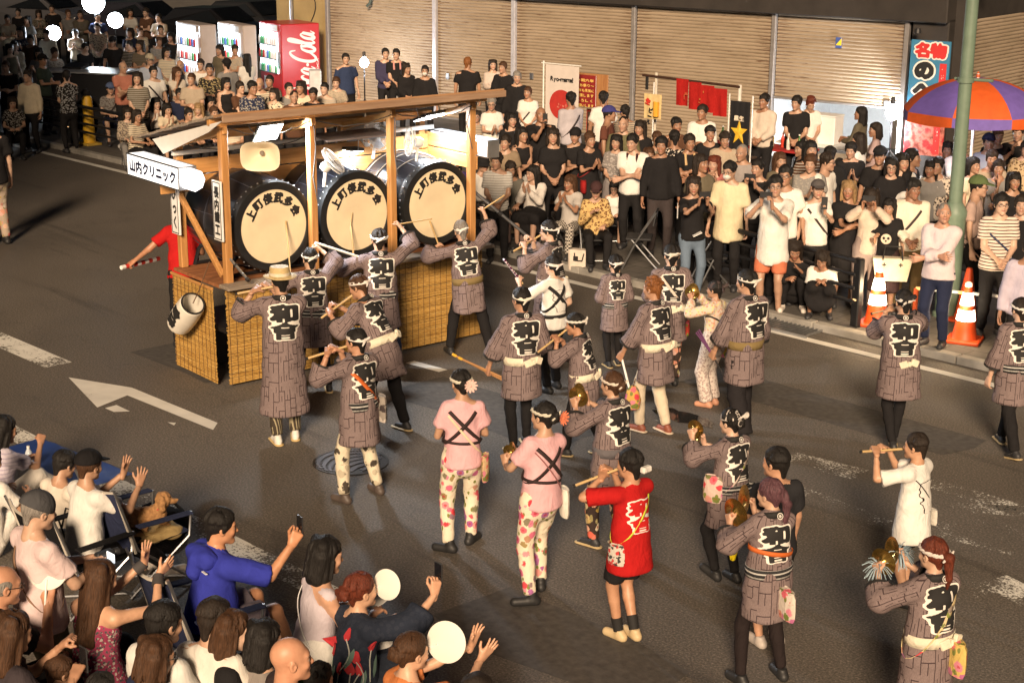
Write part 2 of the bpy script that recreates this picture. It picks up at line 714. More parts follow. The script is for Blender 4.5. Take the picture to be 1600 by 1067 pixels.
M_STEEL=plain('steel',(0.42,0.43,0.45),0.35,0.9)
def sheet(name,x0,x1,y0,y1,z,mat,sub=1):
 o=MB().quad((x0,y0,z),(x1,y0,z),(x1,y1,z),(x0,y1,z)).build(name,mat)
 o['kind']='structure'
 return o
sheet('ground',-160,120,-60,170,-0.02,M_PAVE)
sheet('road',-150,90,-10,KERB_Y-0.16,0.0,M_ASPH)
sw=MB().box((-30,(KERB_Y+60)/2,0.03),(240,60-KERB_Y,0.1)).build('pavement',M_PAVE)
sw['kind']='structure'
M_KERB=plain('kerb_concrete',(0.26,0.245,0.22),0.85,var=0.3,vscale=3.0,bump=0.5)
kb=MB()
for k in range(150):
 x=-110+k*1.0
 kb.box((x+.497,KERB_Y-0.085,0.035),(0.988,0.15,0.11),ch=0.012)
kb=kb.build('kerb',M_KERB)
kb['kind']='structure'
PM={'edge':worn_paint('road_paint_edge',0.36),'dash':worn_paint('road_paint_worn',0.47),
  'arrow':worn_paint('road_paint_arrow',0.37),'chip':worn_paint('road_paint_chips',0.548,sc=38.0),'near':worn_paint('road_paint_near',0.497,sc=34.0)}
def marking(poly,mat,name='road_marking'):
 b=MB()
 b.add([(x,y,0.002 if name=='road_patch' else 0.006 if name=='puddle' else 0.004) for x,y in poly],[tuple(range(len(poly)))])
 o=b.build(name,mat)
 o['kind']='structure'
def strip(x0,x1,y0,y1,mat):
 marking([(x0,y0),(x1,y0),(x1,y1),(x0,y1)],mat)
strip(-90,40,15.30,15.44,PM['edge'])
strip(-60,-9.0,6.62,6.86,PM['near'])
gx=G(0,525)[0]
for k in range(5):
 strip(-44-k*9.5,-38-k*9.5,8.15,8.33,PM['dash'])
strip(-20.2,-15.9,8.05,8.38,PM['dash'])
for px in (((107,590),(152,637),(199,618),(333,672),(340,661),(206,606)),((164,638),(182,633),(203,643),(178,644)),((262,660),(275,661),(272,665))):
 marking([tuple(G(*q)[:2]) for q in px],PM['arrow'])
a,b=G(640,566),G(692,580)
marking([(a[0],a[1]-.06),(b[0],b[1]-.06),(b[0],b[1]+.07),(a[0],a[1]+.07)],PM['arrow'])
for (p0,p1,w) in (((1232,714),(1345,742),.16),((1450,752),(1600,800),.13),((1240,768),(1380,822),.16),
     ((1450,812),(1600,850),.30),((1490,905),(1540,930),.12),((1550,905),(1620,940),.16),((1462,790),(1610,800),.12)):
 a,b=G(*p0),G(*p1)
 d=np.array([b[0]-a[0],b[1]-a[1]])
 n=np.array([-d[1],d[0]])/np.linalg.norm(d)*w
 marking([(a[0]-n[0],a[1]-n[1]),(b[0]-n[0],b[1]-n[1]),(b[0]+n[0],b[1]+n[1]),(a[0]+n[0],a[1]+n[1])],PM['chip'])
M_PATCH=plain('asphalt_patch',(.075,.068,.062),.8,var=.3,vscale=14.0,bump=.5,bscale=50)
for (u,v,w,h_) in ((760,640,2.6,.9),(1290,640,3.2,.7),(330,560,1.6,1.1),(880,1010,1.9,.8)):
 a=G(u,v)
 rr=random.Random(u)
 marking([(a[0]+sx*w/2*rr.uniform(.9,1.08),a[1]+sy*h_/2*rr.uniform(.85,1.1)) for sx,sy in ((-1,-1),(-.3,-1.04),(.4,-.97),(1,-1),(1.02,.2),(1,1),(.2,1.05),(-1,1))],M_PATCH,'road_patch')
a=G(1070,652)
rr=random.Random(3)
poly=[]
for k in range(22):
 t=2*math.pi*k/22
 poly.append((a[0]+math.cos(t)*.42*rr.uniform(.7,1.15),a[1]+math.sin(t)*.16*rr.uniform(.6,1.2)))
marking(poly,plain('spilt_water',(0.01,0.01,0.01),0.06,var=0),'puddle')
a=G(1048,660)
marking([(a[0]-.2,a[1]-.18),(a[0]+.28,a[1]-.2),(a[0]+.25,a[1]+.12),(a[0]-.1,a[1]+.2)],PM['chip'])
def manhole(px,r,label,c):
 g=G(*px)
 o=empty('manhole_cover',(g[0],g[1],0.003))
 tag(o,label,'manhole')
 b=MB()
 b.lathe([(r,0.0),(r,0.006),(r*.93,0.006),(r*.93,0.002),(0.001,0.002)],40)
 b.build('ring',plain('cast_iron',(0.05,0.045,0.042),0.45,0.6,bump=.5,bscale=30),o,True)
 b=MB()
 for k in range(26):
  y=-r*.86+k*r*1.72/25
  w=math.sqrt(max(0,(r*.9)**2-y*y))
  for j in range(int(w/.045)):
   x=-w+.03+j*.09
   b.box((x,y,0.006),(.06,.03,.007),ch=.002)
 b.build('tread_studs',plain('worn_iron',c,0.38,0.7),o)
manhole((548,722),0.36,'round iron manhole cover in the road behind the flute players',(0.12,0.12,0.13))
g=G(1228,512)
b=MB()
for k in range(14):
 b.box((g[0]-.42+k*.065,g[1],0.02),(.02,.42,.03))
b.box((g[0],g[1]-.22,.02),(.95,.03,.032)).box((g[0],g[1]+.22,.02),(.95,.03,.032))
tag(b.build('drain_grate',M_STEEL),'steel drain grate in the gutter by the black guard rail','grate')
FA=math.radians(8.0)
A_=np.array([math.cos(FA),math.sin(FA),0.0])
N_=np.array([math.sin(FA),-math.cos(FA),0.0])
h0=heading(600,75)
FO=np.array([math.cos(h0)*38.2,math.sin(h0)*38.2,0.0])
def onF(x,y,d=0.0):
 rd=ray(x,y)
 t=((FO+N_*d-CAM) @ N_)/(rd @ N_)
 p=CAM+t*rd
 return float((p-FO) @ A_),float(p[2])
def fp(a,z,d=0.0):
 p=FO+A_*a+N_*d
 return Vector((p[0],p[1],z))
FROT=FA
bld=empty('shop_building',FO,FROT)
tag(bld,'long low shop building with closed beige roller shutters behind the crowd','building')
def shutter_mat():
 m,t=newmat('shutter_paint')
 v=t.obj()
 n=t.noise(t.mapv(v,(0.5,1,3.0)),1.0,5.0,.7)
 c=t.ramp(n,[(0.36,(0.255,0.198,0.137)),(0.64,(0.34,0.27,0.195))])
 at=t.attr('rust')
 nn=t.noise(t.mapv(v,(2.2,1,30.0)),1.0,4.0,.7,.3)
 k=t.math('ADD',nn,t.math('MULTIPLY',at.outputs['Fac'],0.36))
 rst=t.ramp(k,[(0.63,0.0),(0.74,1.0)])
 c=t.mix(t.math('MULTIPLY',rst,0.85),c,(0.085,0.035,0.014))
 t.col(c)
 t.rough(.6)
 return m
M_SHUT=shutter_mat()
M_RAIL=plain('shutter_rail',(0.33,0.31,0.30),.45,.5)
xs=[onF(x,60)[0] for x in (515,682,805,992,1211,1419)]
ztop=onF(1312,27)[1]
zopen=onF(1312,160)[1]
a_left,a_right=onF(432,60)[0],onF(1484,60)[0]
def shutter(a0,a1,z0,z1,parent,dy=0.0,M=None):
 pitch,segs=0.068,14
 n=int((z1-z0)/pitch)
 pitch=(z1-z0)/n
 prof=[(0.0,0.0),(0.10,0.010),(0.30,0.017),(0.55,0.018),(0.85,0.012),(0.97,0.0)]
 V,F,R=[],[],[]
 rw=[]
 for i in range(n):
  for (s,d) in prof:
   rw.append((z0+(i+s)*pitch,-d))
 for (z,d) in rw:
  for k in range(segs+1):
   u=k/segs
   V.append((a0+(a1-a0)*u,dy+d,z))
   e=min(u,1-u)*(a1-a0)
   joint=1.0 if d>-0.008 else 0.25
   R.append(joint*(max(0.0,1-e/0.45))*1.0+joint*.30)
 m=segs+1
 F=[(i*m+k,i*m+k+1,(i+1)*m+k+1,(i+1)*m+k) for i in range(len(rw)-1) for k in range(segs)]
 me=mesh_np('shutter',V,np.array(F),[M or M_SHUT],smooth=False)
 at=me.attributes.new('rust','FLOAT','POINT')
 at.data.foreach_set('value',np.array(R,dtype=np.float32))
 o=link(bpy.data.objects.new('shutter',me),parent)
 MB().box(((a0+a1)/2,dy-.012,z0-.02),(a1-a0,.05,.045),ch=.006).build('bottom_bar',M_RAIL,o)
 return o
for i in range(5):
 last=i==4
 shutter(xs[i]+.06,xs[i+1]-.06,zopen if last else 0.12,ztop+.02,bld)
for i,x in enumerate(xs):
 MB().box((x,-.045,(ztop+.08)/2),(.11 if i in (1,2) else .09,.10,ztop-.08),ch=.008).build('guide_rail',plain('pale_rail',(0.52,0.53,0.60),.4,.3) if i in (1,2) else M_RAIL,bld)
M_FASCIA=plain('dark_fascia',(0.030,0.025,0.022),.7,var=.3,vscale=2.0)
M_BEIGE=plain('beige_wall',(0.33,0.25,0.115),.8,var=.18,vscale=1.5,bump=.2)
b=MB()
b.box(((a_left+a_right)/2,.30,ztop+1.6),(a_right-a_left,1.0,3.2),ch=.02)
b.build('fascia',M_FASCIA,bld)
b=MB().box(((xs[1]+a_right)/2+.4,-.09,ztop+.9),(a_right-xs[1]+1.2,.16,.07),ch=.01)
b.build('fascia_trim',plain('dark_trim',(0.05,.043,.04),.6),bld)
MB().box(((a_left+xs[0])/2-.02,.16,3.0),(xs[0]-a_left-.06,.30,6.0),ch=.02).build('end_wall',M_BEIGE,bld)
MB().box(((xs[5]+a_right)/2+.05,.10,1.5),(a_right-xs[5]-.1,.34,3.0),ch=.02).build('corner_pillar',M_FASCIA,bld)
pa=onF(459,40)[0]
MB().rod((pa,-.06,0),(pa,-.06,6),.045,n=10).build('rain_pipe',M_STEEL,bld,True)
W_SHELF=wood('shelf_wood',(.25,.15,.08),(.4,.26,.15))
b=MB()
ra,rb=xs[4],xs[5]
zr=2.55
b.quad((ra,2.6,.09),(rb,2.6,.09),(rb,2.6,zr),(ra,2.6,zr))
b.quad((ra,.1,.09),(ra,2.6,.09),(ra,2.6,zr),(ra,.1,zr))
b.quad((rb,2.6,.09),(rb,.1,.09),(rb,.1,zr),(rb,2.6,zr))
b.quad((ra,.1,zr),(rb,.1,zr),(rb,2.6,zr),(ra,2.6,zr))
b.build('room_lining',plain('white_wall',(0.72,0.74,0.74),.8,var=.06),bld)
ba,bz=onF(586,2)
MB().tube([(ba,-.02,bz+.3),(ba,-.12,bz+.1),(ba-.02,-.16,bz-.05),(ba-.10,-.18,bz-.12)],.035,7).build('bracket',plain('green_bracket',(.05,.07,.06),.6),bld,True)
ba,bz=onF(478,8)
MB().tube([(ba+.25*math.sin(k*.5)+.03*k,-.02,bz+.5-k*.14) for k in range(9)],.012,5).build('wall_cable',M_DARKPL,bld,True)
ba,bz=onF(1418,120)
MB().box((ba-.35,-.05,1.35),(.12,.05,.16),ch=.01).build('lock_box',M_STEEL,bld)
for px in ((690,118),(820,118),(1000,150)):
 ba,bz=onF(*px)
 MB().box((ba+.22,-.04,bz),(.10,.03,.14),ch=.008).build('lock_box',M_STEEL,bld)
MB().box((rb-.95,2.56,1.08),(.85,.06,1.98),ch=.01).build('inner_door',plain('door_brown',(.12,.08,.05),.5),bld)
MB().box((ra+1.0,2.45,1.2),(1.3,.28,.04)).build('inner_shelf',W_SHELF,bld)
MB().box((ra+1.0,2.45,1.65),(1.3,.28,.04)).build('inner_shelf',W_SHELF,bld)
for k in range(12):
 MB().lathe([(.05,0),(.055,.02),(.055,.16+.05*(k % 3)),(.03,.24)],9,None,(ra+.45+.2*(k % 6),2.42,1.222+.45*(k//6))).build('shelf_jar',plain('jar_%d' % (k % 4),[(.4,.05,.03),(.5,.4,.1),(.1,.2,.1),(.5,.45,.4)][k % 4],.4),bld)
MB().box((rb-2.1,2.5,1.35),(.55,.03,.75)).build('inner_poster',plain('poster_ochre',(.45,.28,.10),.6,var=.5,vscale=8),bld)
sa,sz_=onF(1312,67)
b=MB()
b.box((sa,-.036,sz_),(.13,.01,.20)).build('shutter_sticker',plain('sticker_blue',(0.06,0.10,0.30),.4,var=0),bld)
b=MB().add([(sa-.06,-.0435,sz_-.05),(sa+.06,-.0435,sz_-.05),(sa+.06,-.0435,sz_+.09)],[(0,1,2)])
b.build('sticker_wedge',plain('sticker_yellow',(0.75,0.58,0.04),.4,var=0),bld)
sd=MB()
sd.box((a_right+.05,6.4,3.0),(.25,12.4,6.0),ch=.02).build('side_wall',M_FASCIA,bld)
s2=empty('shutter',(0,0,0))
bpy.data.objects.remove(s2)
so2=shutter(0.5,3.4,.12,ztop+.05,None,0.0)
so2.parent=bld
so2.location=(a_right+.20,0,0)
so2.rotation_euler=(0,0,math.pi/2)
so3=shutter(3.55,7.4,.12,ztop+.05,None,0.0)
so3.parent=bld
so3.location=(a_right+.20,0,0)
so3.rotation_euler=(0,0,math.pi/2)
MB().box((a_right+.24,3.475,(ztop+.1)/2),(.10,.09,ztop),ch=.01).build('guide_rail',M_RAIL,bld)
MB().box(((a_left+a_right)/2,6.3,6.06),(a_right-a_left+.6,13.2,.12),ch=.02).build('roof',M_FASCIA,bld)
MB().box(((a_left+a_right)/2,12.55,3.0),(a_right-a_left,.2,6.0)).build('back_wall',M_FASCIA,bld)
MB().box((a_left+.1,6.4,3.0),(.2,12.0,6.0)).build('side_wall',M_BEIGE,bld)
tb=empty('added_shade_building',(-36.6,-8.0,0))  # unseen building added to shade the far left end of the street
tag(tb,'tall rendered building added out of view on the near side to shade the street end','building')
MB().box((0,0,9.5),(50,11,19),ch=.05).build('wall',plain('render_grey',(.34,.32,.30),.85,var=.1,vscale=.6),tb)
MB().box((0,0,19.15),(50.6,11.6,.3),ch=.05).build('roof',M_FASCIA,tb)
wm=MB().box((0,0,0),(1.6,.06,1.3),ch=.02).mesh('window',plain('window_glass',(.02,.025,.03),.08,var=0))
for st_ in range(6):
 for k in range(14):
  wo_=bpy.data.objects.new('window',wm)
  wo_.location=(-23+k*3.5,5.53,2.2+st_*2.9)
  link(wo_,tb)
#================================================================PEOPLE
def rotm(axis,deg):
 return np.array(Matrix.Rotation(math.radians(deg),3,axis))
_HEAD={}
def head_mesh(kind,h):
 key=(kind,h)
 if key in _HEAD:
  return _HEAD[key]
 f=Field((-.105,-.12,-.19),(.105,.135,.125),h)
 fem=kind=='f'
 f.ell((0,-.014,.030),(.074,.093,.086),.01)
 f.ell((0,.030,-.028),(.060,.062,.078),.03)
 f.cone((-.035 if not fem else -.030,.020,-.062),(0,.068,-.090),.026,.020 if fem else .023,.02)
 f.cone((.035 if not fem else .030,.020,-.062),(0,.068,-.090),.026,.020 if fem else .023,.02)
 f.ell((0,.070,.028),(.052,.020,.022),.02)
 f.ell((-.040,.066,-.020),(.020,.018,.020),.02)
 f.ell((.040,.066,-.020),(.020,.018,.020),.02)
 for s in (-1,1):
  f.ell((s*.031,.098,.006),(.017,.017,.010),.012,mode='sub')
  f.ell((s*.031,.0765,.005),(.0135,.0125,.0105),.004)
  f.ell((s*.077,-.008,-.008),(.010,.020,.031),.006)
  f.ell((s*.083,-.002,-.005),(.006,.010,.016),.004,mode='sub')
 f.cone((0,.086,.012),(0,.106,-.022),.006,.0115,.012)
 f.ell((-.010,.097,-.027),(.008,.010,.007),.008)
 f.ell((.010,.097,-.027),(.008,.010,.007),.008)
 f.ell((0,.090,-.051),(.020,.010,.006),.006)
 f.ell((0,.088,-.060),(.016,.010,.006),.006)
 f.cone((-.018,.100,-.0555),(.018,.100,-.0555),.0025,.0025,.003,mode='sub')
 f.ell((0,.082,-.092),(.016,.012,.013),.015)
 f.cone((0,-.022,-.045),(0,-.034,-.165),.050 if fem else .056,.050 if fem else .058,.025)
 V,Q=f.nets()
 x,y,z=np.abs(V[:,0]),V[:,1],V[:,2]
 front=y>.055
 g=lambda cx,cz,rx,rz:np.clip(1.6-1.1*np.sqrt(((x-cx)/rx)**2+((z-cz)/rz)**2),0,1)*front
 W={'lip':g(0,-.0555,.023,.011),'brow':g(.032,.0265,.020,.0055),'eye':g(.031,.0055,.0155,.0065),
   'iris':g(.031,.0055,.007,.0075),'blush':np.clip(1-np.sqrt(((x-.038)/.03)**2+((z+.025)/.03)**2),0,1)*front}
 _HEAD[key]=(V,Q,W)
 return _HEAD[key]
_HAND={}
HPOSE={'relax':((18,25,20),(22,30,22),(26,32,24),(30,34,24),.5),'flat':((2,4,4),(0,3,3),(2,4,4),(4,6,6),.9),
   'fist':((70,85,55),(74,88,55),(76,88,55),(78,86,55),.1),'hold':((38,48,30),(42,52,32),(46,54,34),(50,56,34),.35),
   'point':((12,18,12),(58,70,40),(66,78,45),(70,80,45),.6)}
def hand_mesh(pose,h):
 key=(pose,h)
 if key in _HAND:
  return _HAND[key]
 f=Field((-.075,-.05,-.04),(.075,.11,.20),h)
 f.cone((0,0,-.03),(0,0,.02),.026,.028,.01,sq=((0,1,0),.72))
 spread=HPOSE[pose][4]
 xs=(.030,.010,-.010,-.029)
 ln=(.070,.079,.073,.058)
 rad=max(.0082,h*.92)
 for i in range(4):
  f.cone((xs[i]*.55,0,.012),(xs[i],0,.085),.0145,.0125,.012)
  a=np.array((xs[i],0.0,.086))
  side=xs[i]*(1.0+3.0*spread)*.9
  ang=0.0
  for s,frac in enumerate((.43,.32,.25)):
   ang+=math.radians(HPOSE[pose][i][s])
   d=np.array((side*3.2,math.sin(ang),math.cos(ang)))
   d/=np.linalg.norm(d)
   b_=a+d*ln[i]*frac
   f.cone(a,b_,rad*(1.05-.08*s),rad*(.98-.09*s),.004)
   a=b_
 f.cone((.012,.004,.018),(.036,.012,.048),.017,.013,.012)
 close_={'fist':.9,'hold':.7}.get(pose,.25)
 t1=np.array((.036,.012,.048))
 d1=np.array((.62-.35*close_,.25+.7*close_,.62))
 t2=t1+d1/np.linalg.norm(d1)*.034
 d2=np.array((.40-.75*close_,.20+.5*close_,.75))
 t3=t2+d2/np.linalg.norm(d2)*.028
 f.cone(t1,t2,.0115,.0105,.006)
 f.cone(t2,t3,.0102,.0085,.004)
 V,Q=f.nets()
 _HAND[key]=(V,Q)
 return V,Q
_HAIR={}
def hair_mesh(style,h,var=0):
 key=(style,h,var)
 if key in _HAIR:
  return _HAIR[key]
 rr=random.Random(style+str(var))
 f=Field((-.15,-.22,-.48 if style in ('long','braid') else -.26),(.15,.14,.17),h)
 t=.007
 if style=='capped':
  f.ell((0,-.018,.030),(.083,.103,.080),.01)
  f.cone((0,-.085,.0),(0,-.078,-.075),.045,.030,.03,sq=((0,1,0),.5))
  f.ell((0,.125,-.020),(.074,.095,.110),.012,mode='sub')
  f.plane((0,0,.052),(0,0,1))
  f.plane((0,0,-.055),(0,.35,-1))
 elif style=='buzz':
  f.ell((0,-.017,.034),(.0755,.0935,.0870),.01)
  f.ell((0,.105,-.02),(.085,.075,.075),.02,mode='sub')
  f.plane((0,0,-.035),(0,.35,-1))
 elif style=='balding':
  f.ell((0,-.020,.015),(.080,.094,.080),.01)
  f.ell((0,.03,.115),(.085,.12,.085),.02,mode='sub')
  f.ell((0,.115,-.02),(.09,.105,.09),.01,mode='sub')
  f.plane((0,0,-.05),(0,.3,-1))
 else:
  f.ell((0,-.018,.038),(.075+t,.094+t,.086+t*1.3),.01)
  if style in ('short','spiky','curly','topknot'):
   for s in (-1,1):
    f.cone((s*.072,.012,.02),(s*.070,-.005,-.028),.016,.009,.02)
   f.cone((0,-.085,.0),(0,-.078,-.075),.045,.030,.03,sq=((0,1,0),.5))
   n={'short':60,'spiky':70,'curly':70,'topknot':40}[style]
   for k in range(n):
    a,e=rr.uniform(0,2*math.pi),rr.uniform(.15,1.45)
    d=np.array((math.cos(a)*math.cos(e),math.sin(a)*math.cos(e),math.sin(e)))
    if d[1]>.55 and d[2]<.55:
     continue
    p=np.array((0,-.018,.038))+d*np.array((.080,.099,.092))
    if style=='curly':
     f.ell(p+d*rr.uniform(0,.016),(.017,.017,.017),.008)
    else:
     tdir=d*(.5 if style=='spiky' else .16)+np.array((rr.uniform(-.5,.5),rr.uniform(-.3,.7),rr.uniform(-.9,.1)))
     f.cone(p-d*.004,p+tdir*(.034 if style=='spiky' else .036),.012,.004,.006)
   if style=='topknot':
    f.cone((0,-.02,.12),(0,-.03,.16),.03,.035,.015)
   for k in range(9):
    x=-.052+k*.013
    f.cone((x*.85,.048,.098),(x,.080-7.5*x*x,.058+rr.uniform(-.020,.020)),.011,.006,.005)
   f.ell((0,.125,-.030),(.068,.070,.080),.012,mode='sub')
  elif style in ('bob','medium','long','bun','pony','braid','sidebob'):
   low={'bob':-.135,'medium':-.185,'long':-.40,'bun':-.06,'pony':-.06,'braid':-.05,'sidebob':-.12}[style]
   if low<-.1:
    for s in (-1,1):
     f.cone((s*.074,-.016,.03),(s*.082,-.010,low*.86),.023,.022,.03,sq=((1,0,0),.7))
     f.cone((s*.060,-.06,.02),(s*.062,-.066,low),.050,.040,.03)
    f.cone((0,-.080,.02),(0,-.082-(.02 if low<-.3 else 0),low),.055,.050,.03,sq=((0,1,0),.75))
    f.cone((-.06,-.06,.09),(.06,-.06,.09),.04,.04,.03)
    for k in range(24):
     a=rr.uniform(math.pi*.92,math.pi*2.08)
     p=np.array((math.cos(a)*.085,math.sin(a)*.10-.01,rr.uniform(-.02,.03)))
     q_=np.array((math.cos(a)*.100,math.sin(a)*.118-.012,low*rr.uniform(.72,1.04)))
     f.cone(p,q_,.015,.008,.010)
   else:
    f.cone((0,-.080,.0),(0,-.070,-.06),.050,.030,.03,sq=((0,1,0),.5))
    if style=='bun':
     f.ell((0,-.125,.015),(.052,.045,.050),.015)
     for k in range(14):
      a,e=rr.uniform(0,6.28),rr.uniform(-1,1)
      f.ell((math.cos(a)*.045,-.130+math.sin(e)*.03,.015+math.sin(a)*.042),(.016,.016,.016),.008)
    if style=='pony':
     f.cone((0,-.10,.05),(0,-.155,.03),.026,.034,.02)
     f.cone((0,-.155,.03),(.01,-.150,-.13),.036,.024,.02)
     f.cone((.01,-.150,-.13),(.02,-.13,-.22),.024,.006,.02)
    if style=='braid':
     pts=[(.03,-.10,.03),(.05,-.13,-.06),(.055,-.12,-.15),(.05,-.11,-.24),(.05,-.10,-.33),(.05,-.10,-.40)]
     for k in range(5):
      f.cone(pts[k],pts[k+1],.036-.004*k,.034-.005*k,.012)
      for j in range(3):
       p=np.array(pts[k])*(1-j/3)+np.array(pts[k+1])*j/3
       f.ell(p+np.array((rr.uniform(-.02,.02),rr.uniform(-.02,.01),0)),(.024,.022,.030),.008)
   for k in range(10):
    x=-.055+k*.0122
    zz=.050 if style !='bob' else .036
    f.cone((x*.85,.048,.100),(x*1.05,.082-7.5*x*x,zz+rr.uniform(-.014,.022)),.011,.006,.005)
   f.ell((0,.130,-.040),(.062,.072,.088),.010,mode='sub')
   f.cone((0,.03,-.10),(0,.10,-.30),.058,.09,.01,mode='sub')
  else:
   raise KeyError(style)
 if h<.011 and style not in ('buzz','balding','capped','curly'):
  lw={'bob':-.13,'medium':-.18,'long':-.36,'sidebob':-.12}.get(style,-.045)
  for k in range(90):
   a=rr.uniform(0,2*math.pi)
   e1=rr.uniform(.1,.5)
   prev=None
   for j in range(6):
    u_=e1+(1.45-e1)*j/5
    th_,jit=u_,rr.uniform(-.05,.05)
    q_=np.array((math.cos(a+jit)*math.sin(th_)*.088,math.sin(a+jit)*math.sin(th_)*.106-.018,.038+math.cos(th_)*.101))
    if q_[1]>.045 and q_[2]<.085:
     break
    if prev is not None:
     f.cone(prev,q_,.0075,.0065,.003)
    prev=q_
   if prev is not None and prev[2]<.07 and prev[1]<.02 and lw<-.1:
    f.cone(prev,(prev[0]*1.12,prev[1]*1.12-.004,lw*rr.uniform(.8,1.05)),.0075,.004,.003)
 f.wob(.0034,rr.uniform(55,80),rr.uniform(0,6),(1.0,1.0,.22))
 V,Q=f.nets()
 me=mesh_np('hair',V,Q,[])
 _HAIR[key]=me
 return me
HAIRC={'black':(.012,.010,.009),'dark':(.022,.015,.011),'brown':(.065,.030,.014),'red':(.12,.026,.012),'ginger':(.20,.075,.022),
   'blond':(.30,.19,.09),'grey':(.22,.20,.18),'white':(.45,.43,.40),'plum':(.10,.045,.055)}
def hair_mat(cname):
 key=('hairm',cname)
 if key not in MATS:
  m,t=newmat('hair_'+cname)
  c=HAIRC[cname]
  v=t.mapv(t.obj(),(150,150,18))
  n=t.noise(v,1.0,3.0,.6,.4)
  t.col(t.ramp(n,[(.3,tuple(x*.45 for x in c)),(.7,tuple(min(1,x*1.5) for x in c))]))
  t.rough(.6)
  t.b.inputs['Specular IOR Level'].default_value=.32
  t.bump(n,.9,.008)
  MATS[key]=m
 return MATS[key]
_WEAR={}
def wear_mesh(kind):
 if kind in _WEAR:
  return _WEAR[kind]
 b=MB()
 if kind=='cap':
  f=Field((-.12,-.14,-.02),(.12,.22,.16),.008)
  f.ell((0,-.018,.045),(.099,.120,.104),.01)
  f.plane((0,0,.045),(0,.16,-1))
  f.cone((0,.060,.060),(0,.135,.048),.074,.060,.004,sq=((0,0,1),.12))
  f.ell((0,-.02,.146),(.010,.010,.007),.004)
  V,Q=f.nets()
  me=mesh_np(kind,V,Q)
 elif kind=='beanie':
  f=Field((-.13,-.16,-.05),(.13,.14,.17),.008)
  f.ell((0,-.025,.040),(.097,.118,.105),.01)
  f.plane((0,0,.018),(0,-.28,-1))
  V,Q=f.nets()
  me=mesh_np(kind,V,Q)
 elif kind=='bucket':
  b.lathe([(.001,.142),(.070,.140),(.088,.120),(.100,.058),(.103,.050),(.165,.018),(.168,.012),(.100,.046),(.096,.050)],28)
  b.v=[(x,y*1.16-.015,z) for x,y,z in b.v]
  me=b.mesh(kind,[],True)
 elif kind=='straw':
  b.lathe([(.001,.150),(.084,.150),(.092,.142),(.098,.070),(.150,.058),(.156,.052),(.150,.048),(.098,.060),(.094,.066)],36)
  b.v=[(x,y*1.17-.012,z+.18*max(0,abs(x)-.09)) for x,y,z in b.v]
  me=b.mesh(kind,[],True)
 elif kind=='band':
  for ph in (0,math.pi):
   pts=[]
   for k in range(49):
    a=2*math.pi*k/48
    w=7*a+ph
    R=1.0+.07*math.cos(w)
    pts.append((math.cos(a)*.0905*R,math.sin(a)*.110*R-.018,.048+.006*math.sin(w)+.012*math.sin(a)))
   b.tube(pts,.0105,6)
  b.tube([(.012,-.135,.04),(.0,-.142,.032),(-.012,-.135,.04)],.016,6)
  b.tube([(.0,-.138,.034),(.030,-.150,.052),(.052,-.146,.068)],[.012,.012,.006],6)
  b.tube([(.0,-.138,.034),(-.032,-.150,.018),(-.055,-.146,.004)],[.012,.012,.006],6)
  me=b.mesh(kind,[],True)
 elif kind=='cloth':
  f=Field((-.12,-.15,-.04),(.12,.12,.16),.007)
  f.ell((0,-.018,.042),(.091,.110,.100),.01)
  f.plane((0,0,.035),(0,-.12,-1))
  f.cone((0,-.12,.05),(.05,-.16,.09),.02,.03,.01,sq=((0,1,0),.5))
  f.cone((0,-.12,.05),(-.05,-.16,.03),.02,.03,.01,sq=((0,1,0),.5))
  V,Q=f.nets()
  me=mesh_np(kind,V,Q)
 elif kind=='flower':
  c=Vector((.03,-.182,.020))
  for k in range(11):
   a=2*math.pi*k/11
   d=Vector((math.cos(a),-.35,math.sin(a))).normalized()
   s=Vector((-math.sin(a),0,math.cos(a)))
   p=c+d*.062
   b.add([c+Vector((0,-.012,0)),c+d*.03+s*.013,p+s*.009,p+d*.006-Vector((0,.004,0)),p-s*.009,c+d*.03-s*.013],[(0,1,2,3,4,5),(5,4,3,2,1,0)])
  b.lathe([(.001,.016),(.010,.010),(.013,0)],10,Matrix.Rotation(math.pi/2,3,'X'),c+Vector((0,-.012,0)))
  me=b.mesh(kind,[],False)
 elif kind=='mask':
  f=Field((-.08,.0,-.12),(.08,.14,.02),.006)
  f.ell((0,.055,-.050),(.056,.062,.046),.01)
  f.ell((0,.03,-.05),(.060,.060,.060),.0,mode='sub')
  V,Q=f.nets()
  me=mesh_np(kind,V,Q)
 elif kind=='glasses':
  for s in (-1,1):
   pts=[(s*.033+math.cos(2*math.pi*k/12)*.022,.101,.004+math.sin(2*math.pi*k/12)*.016) for k in range(13)]
   b.tube(pts,.0026,5)
   b.tube([(s*.055,.099,.008),(s*.078,.06,.010),(s*.080,-.01,.006)],.0024,5)
  b.tube([(-.012,.103,.006),(.012,.103,.006)],.0026,5)
  me=b.mesh(kind,[],True)
 elif kind=='hachimaki':
  pts=[(math.cos(2*math.pi*k/36)*.091,math.sin(2*math.pi*k/36)*.111-.018,.05+.012*math.sin(2*math.pi*k/36)) for k in range(37)]
  for i in range(36):
   p,q_=Vector(pts[i]),Vector(pts[i+1])
   up=Vector((0,0,.017))
   b.add([p-up,q_-up,q_+up,p+up],[(0,1,2,3)])
  b.tube([(0,-.132,.038),(.04,-.146,.055),(.07,-.140,.05)],[.014,.012,.006],6)
  b.tube([(0,-.132,.038),(-.04,-.146,.02),(-.06,-.140,-.01)],[.014,.012,.006],6)
  me=b.mesh(kind,[],True)
 else:
  raise KeyError(kind)
 _WEAR[kind]=me
 return me
_SHOE={}
